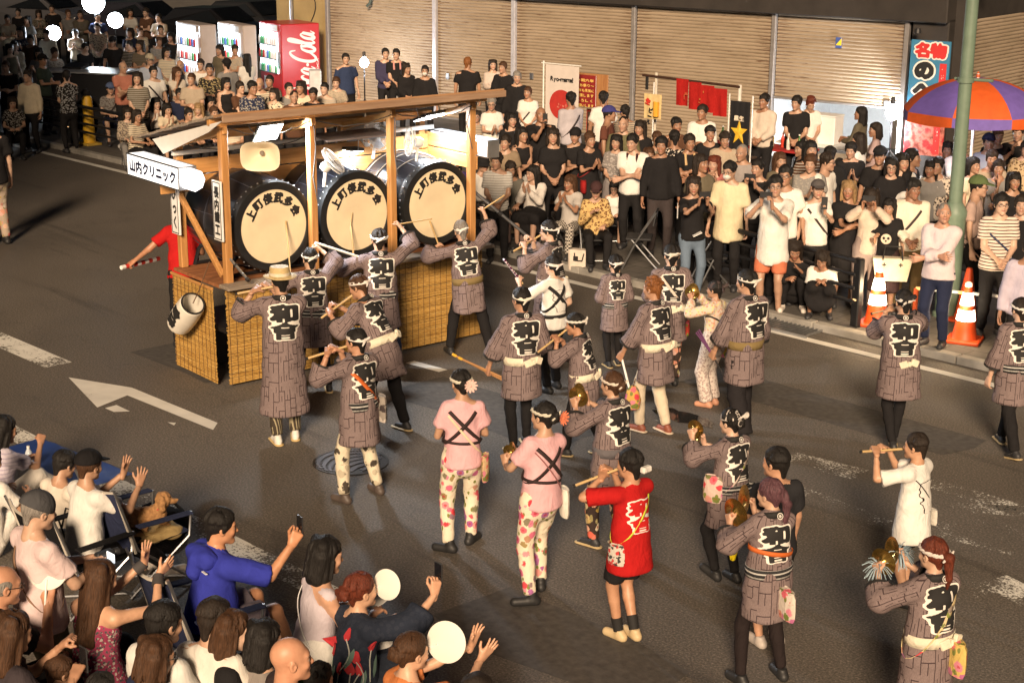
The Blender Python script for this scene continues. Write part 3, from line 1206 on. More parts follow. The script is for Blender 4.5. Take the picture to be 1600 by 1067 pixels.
def shoe_mesh(kind):
 if kind in _SHOE:
  return _SHOE[kind]
 f=Field((-.06,-.10,0),(.06,.20,.13),.009)
 if kind in ('shoe','boot'):
  f.cone((0,-.045,.035),(0,.13,.030),.046,.042,.01,sq=((1,0,0),.92))
  f.cone((0,-.02,.05),(0,-.015,.095 if kind=='shoe' else .125),.044,.040,.02,flat=(0,1))
  f.plane((0,0,.004),(0,0,-1))
 else:
  f.cone((0,-.055,.012),(0,.155,.012),.048,.050,.0,sq=((0,0,1),.24))
  f.cone((0,-.045,.045),(0,.12,.034),.034,.030,.004)
  f.cone((0,-.02,.05),(0,-.015,.10),.036,.034,.02,flat=(0,1))
  f.plane((0,0,.002),(0,0,-1))
 V,Q=f.nets()
 _SHOE[kind]=mesh_np('shoe',V,Q)
 if kind=='sandal':
  z=V[Q].mean(1)[:,2]
  _SHOE[kind].materials.append(None)
  _SHOE[kind].materials.append(None)
  _SHOE[kind].polygons.foreach_set('material_index',(z<.022).astype(np.int32))
 return _SHOE[kind]
def cloth(c,pat='plain',c2=None,c3=None):
 key=('cloth',tuple(round(x,3) for x in c),pat,c2,c3)
 if key in MATS:
  return MATS[key]
 m,t=newmat('cloth_'+pat)
 v=t.obj()
 base=None
 fold=t.noise(v,7.0,4.0,.6,.6)
 if pat=='plain':
  base=t.ramp(fold,[(.3,tuple(x*.88 for x in c)),(.7,tuple(min(1,x*1.06) for x in c))])
 elif pat=='hanten':
  at=t.attr('pc').outputs['Vector']
  sp=t.node('ShaderNodeSeparateXYZ')
  t.ln(at,sp.inputs[0])
  U=t.math('DIVIDE',sp.outputs[0],.052)
  Vv=t.math('DIVIDE',sp.outputs[1],.095)
  iu=t.math('FLOOR',U)
  w1=t.node('ShaderNodeTexWhiteNoise',noise_dimensions='1D')
  t.ln(iu,w1.inputs['W'])
  Vv=t.math('ADD',Vv,w1.outputs['Value'])
  fu,fv=t.math('FRACT',U),t.math('FRACT',Vv)
  iv=t.math('FLOOR',Vv)
  cb=t.node('ShaderNodeCombineXYZ')
  t.ln(iu,cb.inputs[0])
  t.ln(iv,cb.inputs[1])
  wn_=t.node('ShaderNodeTexWhiteNoise',noise_dimensions='3D')
  t.ln(cb.outputs[0],wn_.inputs['Vector'])
  sc=t.node('ShaderNodeSeparateColor')
  t.ln(wn_.outputs['Color'],sc.inputs[0])
  l1=t.math('MULTIPLY',t.math('LESS_THAN',fu,.13),t.math('GREATER_THAN',sc.outputs[0],.30))
  l2=t.math('MULTIPLY',t.math('LESS_THAN',fv,.085),t.math('GREATER_THAN',sc.outputs[1],.46))
  l3=t.math('MULTIPLY',t.math('MULTIPLY',t.math('LESS_THAN',t.math('ABSOLUTE',t.math('SUBTRACT',fu,.55)),.05),t.math('GREATER_THAN',sc.outputs[2],.6)),t.math('LESS_THAN',fv,.6))
  ln_=t.math('MAXIMUM',t.math('MAXIMUM',l1,l2),l3)
  ground=t.ramp(t.noise(t.mapv(v,(240,240,60)),1.0,2.0),[(.3,tuple(x*.78 for x in c)),(.7,tuple(x*1.12 for x in c))])
  base=t.mix(t.math('MULTIPLY',ln_,.9),ground,c2 or (.035,.022,.026))
 elif pat in ('floral','darkfloral'):
  vo=t.node('ShaderNodeTexVoronoi')
  vo.inputs['Scale'].default_value=13.0
  t.ln(v,vo.inputs['Vector'])
  n2=t.noise(v,60,2)
  dd=t.math('ADD',vo.outputs['Distance'],t.math('MULTIPLY',n2,.34))
  sc=t.node('ShaderNodeSeparateColor')
  t.ln(vo.outputs['Color'],sc.inputs[0])
  if pat=='floral':
   pal=t.ramp(sc.outputs[0],[(0.0,(.62,.045,.06)),(.30,(.70,.16,.20)),(.50,(.36,.14,.34)),(.68,(.16,.21,.04)),(.84,(.80,.30,.30)),(1.0,(.32,.10,.28))])
  else:
   pal=t.ramp(sc.outputs[0],[(0.0,(.60,.05,.03)),(.35,(.72,.62,.45)),(.6,(.45,.30,.06)),(.8,(.75,.70,.6)),(1.0,(.5,.06,.05))])
  core=t.ramp(dd,[(.60,1.0),(.68,0.0)])
  ring=t.ramp(dd,[(.34,.75),(.40,0.0)])
  show=t.math('MULTIPLY',core,t.math('GREATER_THAN',sc.outputs[1],.16))
  v2=t.node('ShaderNodeTexVoronoi')
  v2.inputs['Scale'].default_value=24.0
  t.ln(t.mapv(v,(1,1,.6),(.4,.3,.2),(3,1,2)),v2.inputs['Vector'])
  s2_=t.node('ShaderNodeSeparateColor')
  t.ln(v2.outputs['Color'],s2_.inputs[0])
  lf=t.math('MULTIPLY',t.ramp(v2.outputs['Distance'],[(.34,1.0),(.40,0.0)]),t.math('GREATER_THAN',s2_.outputs[0],.62))
  base0=t.mix(lf,c,(.20,.22,.06) if pat=='floral' else (.30,.26,.12))
  base=t.mix(show,base0,pal)
  base=t.mix(t.math('MULTIPLY',ring,t.math('GREATER_THAN',sc.outputs[1],.5)),base,tuple(c2) if c2 else (.42,.03,.05))
 elif pat in ('hstripe','vstripe'):
  sp=t.node('ShaderNodeSeparateXYZ')
  t.ln(v if pat=='hstripe' else t.attr('pc').outputs['Vector'],sp.inputs[0])
  u_=t.math('FRACT',t.math('DIVIDE',sp.outputs[2] if pat=='hstripe' else sp.outputs[0],.038 if pat=='hstripe' else .03))
  base=t.mix(t.math('LESS_THAN',u_,.34),c,c2)
 elif pat in ('leopard','print','camo','busy'):
  vo=t.node('ShaderNodeTexVoronoi')
  vo.inputs['Scale'].default_value={'leopard':22,'print':30,'camo':11,'busy':46}[pat]
  n3=t.noise(v,18,3,.6,1.2)
  va=t.node('ShaderNodeVectorMath',operation='ADD')
  t.ln(v,va.inputs[0])
  cbn=t.node('ShaderNodeCombineXYZ')
  t.ln(t.math('MULTIPLY',n3,.08),cbn.inputs[0])
  t.ln(t.math('MULTIPLY',n3,.05),cbn.inputs[2])
  t.ln(cbn.outputs[0],va.inputs[1])
  t.ln(va.outputs[0],vo.inputs['Vector'])
  k=t.ramp(vo.outputs['Distance'],[(.42,1.0),(.48,0.0)] if pat !='leopard' else [(.2,0.0),(.25,1.0),(.42,1.0),(.47,0.0)])
  base=t.mix(k,c,c2)
  if c3:
   sc=t.node('ShaderNodeSeparateColor')
   t.ln(vo.outputs['Color'],sc.inputs[0])
   base=t.mix(t.math('MULTIPLY',k,t.math('GREATER_THAN',sc.outputs[0],.5)),base,c3)
 elif pat=='check':
  ck=t.node('ShaderNodeTexChecker')
  ck.inputs['Scale'].default_value=34
  t.ln(v,ck.inputs['Vector'])
  base=t.mix(ck.outputs['Fac'],c,c2)
 t.col(base)
 t.rough(.88)
 t.b.inputs['Specular IOR Level'].default_value=.12
 hgt=t.math('ADD',t.math('MULTIPLY',t.noise(t.mapv(v,(9,9,5)),1.0,4.0,.55,1.4),1.0),t.math('MULTIPLY',t.noise(v,210,2),.08))
 t.bump(hgt,.55,.03)
 MATS[key]=m
 return m
def skin_mat():
 m,t=newmat('skin')
 at=t.attr('Col')
 n=t.noise(t.obj(),38,3,.6)
 mm=t.node('ShaderNodeMix',data_type='RGBA',blend_type='MULTIPLY')
 mm.inputs[0].default_value=1.0
 t.ln(at.outputs['Color'],mm.inputs[6])
 t.ln(t.ramp(t.math('ADD',t.math('MULTIPLY',n,.5),t.math('MULTIPLY',t.noise(t.obj(),9,3),.5)),[(.3,(.88,.80,.78)),(.7,(1.08,1.06,1.04))]),mm.inputs[7])
 t.col(mm.outputs[2])
 t.rough(.48)
 t.b.inputs['Subsurface Weight'].default_value=0.0
 t.bump(t.noise(t.obj(),160,2),.12,.002)
 return m
M_SKIN=skin_mat()
def ik(a,b,l1,l2,pole):
 a,b,pole=np.asarray(a,float),np.asarray(b,float),np.asarray(pole,float)
 d=b-a
 L=np.linalg.norm(d)+1e-9
 mx=(l1+l2)*.995
 if L>mx:
  b=a+d/L*mx
  d=b-a
  L=mx
 L=max(L,abs(l1-l2)+.02)
 u=d/np.linalg.norm(d)
 c=(l1*l1+L*L-l2*l2)/(2*l1*L)
 c=max(-1,min(1,c))
 p=pole-u*(pole @ u)
 p/=(np.linalg.norm(p)+1e-9)
 return a+u*l1*c+p*l1*math.sqrt(max(0,1-c*c)),b
def skeleton(ps,fem,build=1.0):
 J={}
 lean,side,twist=ps.get('lean',0),ps.get('side',0),ps.get('twist',0)
 R=rotm('Y',side) @ rotm('X',-lean)
 T,Fv,Rv=R @ np.array((0,0,1.)),R @ np.array((0,1.,0)),R @ np.array((1.,0,0))
 RF,LF=ps.get('RF',(.11,.0)),ps.get('LF',(-.11,.0))
 an=lambda q:np.array((q[0],q[1],.085+(q[2] if len(q)>2 else 0)))
 ra,la=an(RF),an(LF)
 off=np.array(ps.get('hip',(0,0)),float)
 pz=ps.get('pz')
 if pz is None:
  pz=.93
  for f_,s in ((ra,1),(la,-1)):
   dxy=math.hypot(f_[0]-(s*.09+off[0]),f_[1]-off[1])
   pz=min(pz,f_[2]+.055+math.sqrt(max(.04,.822**2-dxy**2)))
  pz -=ps.get('dip',0)
 P=np.array((off[0],off[1],pz))
 tw=rotm('Z',twist)
 Rs,Fs=R @ tw @ np.array((1.,0,0)),R @ tw @ np.array((0,1.,0))
 sw=(.146 if fem else .166)*build
 sh=ps.get('shrug',0)
 J.update(P=P,T=T,F=Fv,R=Rv,Rs=Rs,Fs=Fs,pz=pz)
 J['rs'],J['ls']=P+T*(.440+sh)+Rs*sw,P+T*(.440+sh)-Rs*sw
 J['nk']=P+T*.525
 hy,hp,hr=(list(ps.get('head',(0,0,0)))+[0,0])[:3]
 HR=R @ tw @ rotm('Z',hy) @ rotm('X',hp) @ rotm('Y',hr)
 J['HR']=HR
 J['hc']=J['nk']+T*.035+HR @ np.array((0,.028,.098))
 J['top']=J['hc']+HR @ np.array((0,-.01,.118))
 for k,s in (('r',1),('l',-1)):
  hnd=ps.get(k.upper()+'H')
  tg=np.array(hnd if hnd is not None else (s*.26,.05,.80))
  if hnd is None:
   tg=P+R @ np.array((s*.26,.07,-.10))
  pole=np.array(ps.get(k.upper()+'E',(s*.55,-.6,-.65)))
  J[k+'e'],J[k+'w']=ik(J[k+'s'],tg,.285,.245,pole)
  hip=P+Rv*s*(.098 if fem else .09)-T*.045
  J[k+'h']=hip
  ft=ra if s>0 else la
  kp=np.array(ps.get(k.upper()+'K',(s*.12,1,.05)))
  J[k+'k'],J[k+'a']=ik(hip,ft,.415,.41,kp)
 return J
def fields_body(f,J,fem,b,child):
 P,T,F,R,Fs=J['P'],J['T'],J['F'],J['R'],J['Fs']
 f.cone(P-T*.05,P+T*.10,.158*b,.140*b,.03,sq=(F,.72))
 f.cone(P+T*.12,P+T*.33,.130*b if fem else .142*b,.142*b,.05,sq=(Fs,.66))
 f.cone(J['rs']*.92+J['ls']*.08,J['ls']*.92+J['rs']*.08,.050,.050,.05)
 f.cone(P+T*.42,J['nk']+T*.07,.055,.050,.04)
 for k in 'rl':
  f.cone(J['nk']-T*.02,J[k+'s'],.050,.042,.04)
 g=.9 if fem else 1.0
 for k in 'rl':
  f.cone(J[k+'s'],J[k+'e'],.050*g*b,.040*g,.03)
  f.cone(J[k+'e'],J[k+'w'],.041*g,.0275*g,.012)
  if child:
   f.cone(J[k+'h'],J[k+'h']*.8+J[k+'k']*.2,.08*b,.07,.03)
   continue
  f.cone(J[k+'h'],J[k+'k'],.084*b,.056,.03)
  m=J[k+'k']*.68+J[k+'a']*.32
  f.cone(J[k+'k'],m,.055,.052,.015)
  f.cone(m,J[k+'a'],.052,.036,.015)
def fields_top(f,J,kind,fem,b):
 P,T,F,R,Fs=J['P'],J['T'],J['F'],J['R'],J['Fs']
 down=-(T*.45+np.array((0,0,.55)))
 sit=J.get('sit',False)
 if kind in ('tee','polo','shirt','tank','jacket','long_tee'):
  hem=.10 if not sit else .04
  if kind=='long_tee':
   hem=.26
  big={'jacket':.030,'long_tee':.022,'shirt':.016,'tank':.006}.get(kind,.014)
  f.cone(P+T*.335,P+T*.12,.142*b+big,.142*b+big,.04,sq=(Fs,.70))
  f.cone(P+T*.14,P+down*hem,.146*b+big,(.182 if kind !='long_tee' else .196)*b+big,.04,flat=(0,1),sq=(F,.84))
  f.cone(J['rs']*.9+J['ls']*.1,J['ls']*.9+J['rs']*.1,.044+big*.6,.044+big*.6,.05)
  for k in 'rl':
   f.cone(J['nk']-T*.045-Fs*.012,J[k+'s'],.046+big*.3,.044+big*.4,.04)
  if fem:
   f.cone(P+T*.315-R*.06+Fs*.075,P+T*.315+R*.06+Fs*.075,.055,.055,.05)
  if kind !='tank':
   for k in 'rl':
    s,e,w=J[k+'s'],J[k+'e'],J[k+'w']
    if kind=='jacket':
     f.cone(s,s+(e-s)*1.0,.074,.082,.04,flat=(0,1))
    elif kind=='shirt':
     f.cone(s,e,.056+big*.8,.054+big*.6,.04)
     f.cone(e,e+(w-e)*.90,.055+big*.6,.046+big*.5,.02,flat=(0,1))
    else:
     q=.66 if kind !='long_tee' else .85
     f.cone(s,s+(e-s)*q,.052+big*.6,.068+big*.7,.04,flat=(0,1))
 elif kind in ('hanten','yukata'):
  f.cone(P+T*.335,P+T*.10,.166*b,.168*b,.04,sq=(Fs,.74))
  L=.34 if kind=='hanten' else .62
  if sit:
   L=.12
  f.cone(P+T*.14,P+down*L,.170*b,(.222 if kind=='hanten' else .228)*b,.06,flat=(0,1),sq=(F,.86))
  f.cone(P+T*.02,P-T*.10,.178*b,.19*b,.05,sq=(F,.82))
  f.cone(J['rs']*.92+J['ls']*.08,J['ls']*.92+J['rs']*.08,.054,.054,.05)
  for k in 'rl':
   f.cone(J['nk']-T*.03-Fs*.012,J[k+'s'],.056,.056,.04)
   s,e,w=J[k+'s'],J[k+'e'],J[k+'w']
   f.cone(s,e,.062,.086,.05)
   f.cone(e,e+(w-e)*.46,.088,.098,.03,flat=(0,1))
 elif kind=='dress':
  f.cone(P+T*.32,P+T*.12,.146*b,.142*b,.04,sq=(Fs,.72))
  f.cone(P+T*.14,P+down*(.55 if not sit else .2),.150*b,.29*b,.05,flat=(0,1),sq=(F,.85))
  f.cone(J['rs']*.8+J['ls']*.2,J['ls']*.8+J['rs']*.2,.040,.040,.05)
  f.cone(P+T*.315-R*.06+Fs*.075,P+T*.315+R*.06+Fs*.075,.055,.055,.05)
def fields_bottom(f,J,kind,fem,b):
 P,T,F,R=J['P'],J['T'],J['F'],J['R']
 b=b*J.get('slimhip',1.0)
 fat={'pants':.014,'wide':.034,'tights':.004,'shorts':.022,'jeans':.010,'skirt':.02}[kind]
 f.cone(P+T*.06,P-T*.06,.150*b+fat,.160*b+fat,.03,sq=(F,.76))
 if kind=='skirt':
  mid=(J['rk']+J['lk'])*.5
  tgt=mid*1.0+np.array((0,0,-.12))
  f.cone(P,tgt,.165*b,.24*b,.04,flat=(0,1),sq=(F,.85))
  for k in 'rl':
   f.cone(J[k+'h'],J[k+'k'],.11,.10,.04)
  return
 for k in 'rl':
  h,kn,a=J[k+'h'],J[k+'k'],J[k+'a']
  if kind=='shorts':
   f.cone(h,h+(kn-h)*.82,.088*b+fat,.080*b+fat,.03,flat=(0,1))
  else:
   f.cone(h,kn,.086*b+fat,.058+fat,.03)
   m=kn*.66+a*.34
   e=a+(kn-a)*.02
   f.cone(kn,m,.057+fat,.054+fat,.015)
   f.cone(m,e,.054+fat,.040+fat*(1.6 if kind=='wide' else 1.0),.015,flat=(0,1))
def run_field(J,fn,h,pad=.34,wob=None,wob2=None):
 pts=np.array([v for k,v in J.items() if k in ('P','rs','ls','nk','rh','lh','rk','lk','ra','la','re','le','rw','lw')])
 f=Field(pts.min(0)-pad,pts.max(0)+pad,h)
 fn(f)
 if wob:
  f.wob(*wob)
 if wob2:
  f.wob(*wob2)
 V,Q=f.nets()
 return V,Q,f
def inside(f,V,d):
 i=np.clip(np.round((V-f.lo)/f.h).astype(int),0,f.n-1)
 return f.F[i[:,0],i[:,1],i[:,2]]<-d
def cull(V,Q,hid):
 Q=Q[~hid[Q].all(1)]
 use=np.unique(Q)
 mp=np.full(len(V),-1)
 mp[use]=np.arange(len(use))
 return V[use],mp[Q]
def cloth_coords(V,J):
 P,T,Rs,Fs=J['P'],J['T'],J['Rs'],J['Fs']
 segs=[('t',P-T*.4,P+T*.45)]+[(k,J[k+'s']+(J[k+'e']-J[k+'s'])*.25,J[k+'e']) for k in 'rl']+[(k+'f',J[k+'e'],J[k+'w']) for k in 'rl']
 best=np.full(len(V),9.0)
 out=np.zeros((len(V),3),dtype=np.float32)
 for i,(nm,a,b_) in enumerate(segs):
  d=b_-a
  L=np.linalg.norm(d)
  d=d/L
  q=V-a
  t=q @ d
  rad=np.linalg.norm(q-np.clip(t,0,L)[:,None]*d,axis=1)-(.17 if nm=='t' else .085)
  m=rad<best
  best[m]=rad[m]
  x=Rs if nm=='t' else np.cross(d,np.array((0.31,.2,.93)))
  x=x/np.linalg.norm(x)
  y=np.cross(d,x)
  ang=np.arctan2(q @ y,q @ x)
  if nm=='t':
   uu,vv=ang*.19,t
  else:
   uu,vv=ang*.085,t+(0 if len(nm)==1 else .3)
  out[m,0]=uu[m]+.5*i+10
  out[m,1]=vv[m]+.31*i+10
 return out
def hand_frame(J,k,ps):
 s=1 if k=='r' else -1
 d=J[k+'w']-J[k+'e']
 d=d/np.linalg.norm(d)
 fd=ps.get(k.upper()+'D')
 if fd is not None:
  fd=np.array(fd,float)
  d=fd/np.linalg.norm(fd)
 pn=np.array(ps.get(k.upper()+'P',(-s*.8,.25,-.3)),float)
 pn=pn-d*(pn @ d)
 pn/=np.linalg.norm(pn)+1e-9
 x=np.cross(pn,d)
 return np.stack([x,pn,d],1)
QUAL={-1:dict(body=.040,cloth=.046,head=.0165,hair=.0140,hand=.0165),0:dict(body=.035,cloth=.037,head=.0122,hair=.0109,hand=.0122),
  1:dict(body=.028,cloth=.0215,head=.0088,hair=.0085,hand=.0076),2:dict(body=.023,cloth=.0185,head=.0070,hair=.0072,hand=.0061)}
TONES=[(.47,.30,.205),(.52,.345,.245),(.43,.265,.175),(.56,.385,.285),(.40,.235,.15)]
_pc=[0]
def resolve(ps):
 return dict(ps)
_CH2={}
def cull_head(fem,h,hid):
 if (fem,h) not in _CH2:
  V,F,W=head_mesh('f' if fem else 'm',h)
  idx=np.arange(len(V),dtype=float)
  V2,F2=cull(np.concatenate([V,idx[:,None]],1),F,hid)
  ii=V2[:,3].astype(int)
  _CH2[(fem,h)]=(V2[:,:3],F2,{k:w[ii] for k,w in W.items()})
 return _CH2[(fem,h)]
class Person:
 pass
def person(label,pos,rz,sc,ps,hair=('short','black'),top=('tee',(.7,.7,.7)),bottom=('pants',(.03,.03,.035)),q=0,fem=False,wear=(),
   shoe=('shoe',(.03,.03,.03)),tone=None,build=1.0,group='spectators across the road',headk=1.0,cat='person'):
 _pc[0]+=1
 rnd=random.Random(_pc[0]*77)
 Q_=QUAL[q]
 J=skeleton(ps,fem,build)
 J['sit']=ps.get('sitting',False)
 tone=np.array(TONES[rnd.randrange(len(TONES))] if tone is None else tone)*((.80,.76,.74) if q==0 else (1,1,1))
 V,F,_=run_field(J,lambda f:fields_body(f,J,fem,build,bottom and bottom[0] in ('pants','jeans','tights','wide')),Q_['body'],.22)
 ph=rnd.uniform(0,6)
 gf=bf=None
 J['slimhip']=.88 if top and top[0] in ('hanten','yukata','long_tee','dress') else 1.0
 if top:
  gV,gF,gf=run_field(J,lambda f:fields_top(f,J,top[0],fem,build),Q_['cloth'],.36,(.0045 if q>0 else .004,20.0,ph),(.0095 if top[0] in ('hanten','yukata','dress') else .0055,19.0,ph+2,(1,1,.2)))
 if bottom:
  bV,bF,bf=run_field(J,lambda f:fields_bottom(f,J,bottom[0],fem,build),Q_['cloth'],.30,(.003,24.0,ph+1))
 if gf is not None and bf is not None:
  bV,bF=cull(bV,bF,inside(gf,bV,.02) & ((bV-J['P']) @ J['T']>-.02))
 HV,HF,HW=head_mesh('f' if fem else 'm',Q_['head'])
 if hair and hair[0] not in ('none','bald','buzz','balding'):
  x_,y_,z_=HV.T
  HV,HF,HW=cull_head(fem,Q_['head'],(y_<.035) & (z_>-.005) & (np.abs(x_)<.079) & ((y_<-.03) | (z_>.055)))
 hs=headk
 hv=(HV*hs) @ J['HR'].T+J['hc']
 C=np.tile(tone,(len(V),1))
 hc_=np.tile(tone,(len(HV),1))
 hc_=hc_+HW['blush'][:,None]*np.array((.06,-.02,-.02))*.6
 hc_=hc_*(1-HW['lip'][:,None])+HW['lip'][:,None]*np.array((.36,.10,.085) if fem else (.34,.145,.115))
 br=np.array(HAIRC.get(hair[1] if hair else 'dark',(.02,.015,.012)))
 hc_=hc_*(1-.85*HW['brow'][:,None])+.85*HW['brow'][:,None]*br
 hc_=hc_*(1-HW['eye'][:,None])+HW['eye'][:,None]*np.array((.50,.47,.44))
 hc_=hc_*(1-HW['iris'][:,None])+HW['iris'][:,None]*np.array((.012,.008,.006))
 Vs,Fs_,Cs=[V,hv],[F,HF+len(V)],[C,hc_]
 n=len(V)+len(hv)
 hands={}
 for k in 'rl':
  Mh=hand_frame(J,k,ps)
  hp=ps.get(k.upper()+'G','relax')
  hV,hF=hand_mesh(hp,Q_['hand'])
  flip=np.array((-1.0 if k=='r' else 1.0,1,1))
  side=1.0 if k=='l' else -1.0
  hv2=hV*np.array((side,1,1))
  vv=(hv2*(.96 if fem else 1.04)) @ Mh.T+J[k+'w']
  ff=hF[:,::-1] if side<0 else hF
  Vs.append(vv)
  Fs_.append(ff+n)
  Cs.append(np.tile(tone*(1.02,.97,.95),(len(vv),1)))
  n+=len(vv)
  hands[k]=(J[k+'w']+Mh @ np.array((0,.02,.075)),Mh)
 V,F,C=np.concatenate(Vs),np.concatenate(Fs_),np.concatenate(Cs)
 me=mesh_np('person',V,F,[M_SKIN])
 ca=me.color_attributes.new('Col','FLOAT_COLOR','POINT')
 ca.data.foreach_set('color',np.concatenate([C,np.ones((len(C),1))],1).astype(np.float32).ravel())
 o=bpy.data.objects.new('person',me)
 o.location=pos
 o.rotation_euler=(0,0,rz)
 o.scale=(sc,sc,sc)
 link(o)
 tag(o,label,cat,group)
 p=Person()
 p.o,p.J,p.hands,p.sc,p.ps,p.q=o,J,hands,sc,ps,q
 p.M=np.array(Matrix.Translation(pos) @ Matrix.Rotation(rz,4,'Z') @ Matrix.Scale(sc,4))
 p.bvh=None
 p.slim=0.0 if not top or top[0] in ('hanten','yukata','jacket') else .012
 if top:
  kind,c=top[0],top[1]
  pat=top[2] if len(top)>2 else 'plain'
  m=cloth(tuple(c),pat,*(top[3:] if len(top)>3 else ()))
  gm=mesh_np({'tee':'shirt','polo':'shirt','long_tee':'shirt'}.get(kind,kind),gV,gF,[m])
  if pat in ('hanten','vstripe'):
   a_=gm.attributes.new('pc','FLOAT_VECTOR','POINT')
   a_.data.foreach_set('vector',cloth_coords(gV,J).ravel())
  link(bpy.data.objects.new({'tee':'shirt','polo':'shirt','long_tee':'shirt','hanten':'festival_coat','yukata':'festival_coat','tank':'sleeveless_top'}.get(kind,kind),gm),o)
  p.gV,p.gF=gV,gF
 if bottom:
  kind,c=bottom[0],bottom[1]
  pat=bottom[2] if len(bottom)>2 else 'plain'
  m=cloth(tuple(c),pat,*(bottom[3:] if len(bottom)>3 else ()))
  bm_=mesh_np(kind,bV,bF,[m])
  if pat=='vstripe':
   J2=dict(J)
   cc=np.zeros((len(bV),3),dtype=np.float32)
   cc[:,0]=bV[:,0]+.7*bV[:,1]+10
   a_=bm_.attributes.new('pc','FLOAT_VECTOR','POINT')
   a_.data.foreach_set('vector',cc.ravel())
  link(bpy.data.objects.new({'tights':'leggings','pants':'trousers','wide':'trousers','jeans':'trousers'}.get(kind,kind),bm_),o)
 if shoe and not ps.get('noshoe'):
  sm=shoe_mesh(shoe[0])
  for k,key in (('r','RF'),('l','LF')):
   a=J[k+'a']
   so_=bpy.data.objects.new('shoe' if shoe[0] !='sandal' else 'sandal',sm)
   so_.parent=o
   pitch=ps.get(key+'p',0)
   yaw=ps.get(key+'y',-8 if k=='r' else 8)
   Rm=Matrix.Rotation(math.radians(yaw),4,'Z') @ Matrix.Rotation(math.radians(pitch),4,'X')
   so_.matrix_local=Matrix.Translation(Vector(a)) @ Rm @ Matrix.Translation((0,.0,-.085))
   link(so_)
   if len(so_.material_slots)==0:
    sm.materials.append(None)
   cs=[shoe[1]]+([shoe[2]] if len(shoe)>2 else [])
   for i_,c_ in enumerate(cs):
    if i_<len(so_.material_slots):
     so_.material_slots[i_].link='OBJECT'
     so_.material_slots[i_].material=plain('shoe_%s' % (str(tuple(round(x,2) for x in c_))),c_,.55)
 HM=Matrix(J['HR']).to_4x4()
 HM.translation=Vector(J['hc'])
 HM=HM @ Matrix.Scale(hs,4)
 p.HM=HM
 if hair and hair[0] not in ('none','bald'):
  hm=hair_mesh(hair[0],Q_['hair'],_pc[0] % (3 if q==0 else 2 if q>0 else 1))
  if len(hm.materials)==0:
   hm.materials.append(None)
  ho=bpy.data.objects.new('hair',hm)
  ho.parent=o
  ho.matrix_local=HM
  link(ho)
  ho.material_slots[0].link='OBJECT'
  ho.material_slots[0].material=hair_mat(hair[1])
 for w in wear:
  wk,wc=w[0],w[1]
  wm=wear_mesh(wk)
  if len(wm.materials)==0:
   wm.materials.append(None)
  wo=bpy.data.objects.new({'band':'head_band','hachimaki':'head_band','cloth':'head_cloth','straw':'straw_hat','bucket':'sun_hat','mask':'face_mask','flower':'hair_flower'}.get(wk,wk),wm)
  wo.parent=o
  wo.matrix_local=HM
  link(wo)
  wo.material_slots[0].link='OBJECT'
  wo.material_slots[0].material=cloth(tuple(wc)) if wk not in ('glasses','straw') else (plain('spectacle_frame',(.02,.02,.02),.3) if wk=='glasses' else straw_mat())
 return p
def straw_mat():
 if ('straw',) not in MATS:
  m,t=newmat('straw')
  v=t.mapv(t.obj(),(30,30,260))
  n=t.noise(v,1.0,3.0)
  t.col(t.ramp(n,[(.3,(.42,.30,.13)),(.7,(.66,.52,.28))]))
  t.rough(.75)
  t.bump(n,.5,.004)
  MATS[('straw',)]=m
 return MATS[('straw',)]
def coat_bvh(p):
 if p.bvh is None:
  p.bvh=BVHTree.FromPolygons(p.gV.tolist(),p.gF.tolist())
 return p.bvh
def trunk_bvh(p):
 if getattr(p,'tb',None) is None:
  J=dict(p.J)
  def fn(f):
   P,T,F,Fs=J['P'],J['T'],J['F'],J['Fs']
   d=p.slim
   f.cone(P+T*.335,P+T*.10,.168-d,.168-d,.04,sq=(Fs,.74))
   f.cone(P+T*.14,P-T*.3,.168-d,.20,.05,sq=(F,.80))
   f.cone(J['rs']*.85+J['ls']*.15,J['ls']*.85+J['rs']*.15,.054-d*.3,.054-d*.3,.05)
  V,Q,_=run_field(J,fn,.03,.3)
  p.tb=BVHTree.FromPolygons(V.tolist(),Q.tolist())
 return p.tb
def band_loop(p,name,mat,cen,nrm,width,a0=0,a1=360,off=.010,n=40,ref=None,tight=1.0):
 bv=trunk_bvh(p)
 nrm=Vector(nrm).normalized()
 x=Vector(ref if ref is not None else p.J['F'])
 x=(x-nrm*x.dot(nrm)).normalized()
 y=nrm.cross(x)
 cen=Vector(cen)
 pts,outs=[],[]
 for k in range(n+1):
  a=math.radians(a0+(a1-a0)*k/n)
  d=x*math.cos(a)+y*math.sin(a)
  hit=bv.ray_cast(cen+d*.8,-d,.8)
  if hit[0] is None:
   continue
  pts.append(hit[0]+d*off)
  outs.append(d)
 V,Fc=[],[]
 th=.004
 for i,(c,d) in enumerate(zip(pts,outs)):
  w=nrm*(width/2)
  V+=[c-w,c+w,c+w+d*th,c-w+d*th]
 for i in range(len(pts)-1):
  for j in range(4):
   Fc.append((i*4+j,i*4+(j+1) % 4,(i+1)*4+(j+1) % 4,(i+1)*4+j))
 me=mesh_np(name,V,np.array(Fc),[mat],smooth=False)
 return link(bpy.data.objects.new(name,me),p.o)
_EMB={}
def emblem_fields():
 if not _EMB:
  a=dilate(glyph_grid('和',76),5)
  b=glyph_grid('會',76)
  b=np.maximum.reduce([np.roll(b,k,1) for k in (-3,-2,-1,0,1,2,3)])
  b=np.maximum(b,np.roll(b,1,0))
  w=max(a.shape[1],b.shape[1])
  g=np.concatenate([b[2:-10],a[12:-2]],0)
  g=np.pad(g,8)
  _EMB['fine']=g
  _EMB['black']=g
  _EMB['halo']=close(dilate(g,5),9)
  _EMB['halo_in']=close(dilate(g,3),9)
 return _EMB
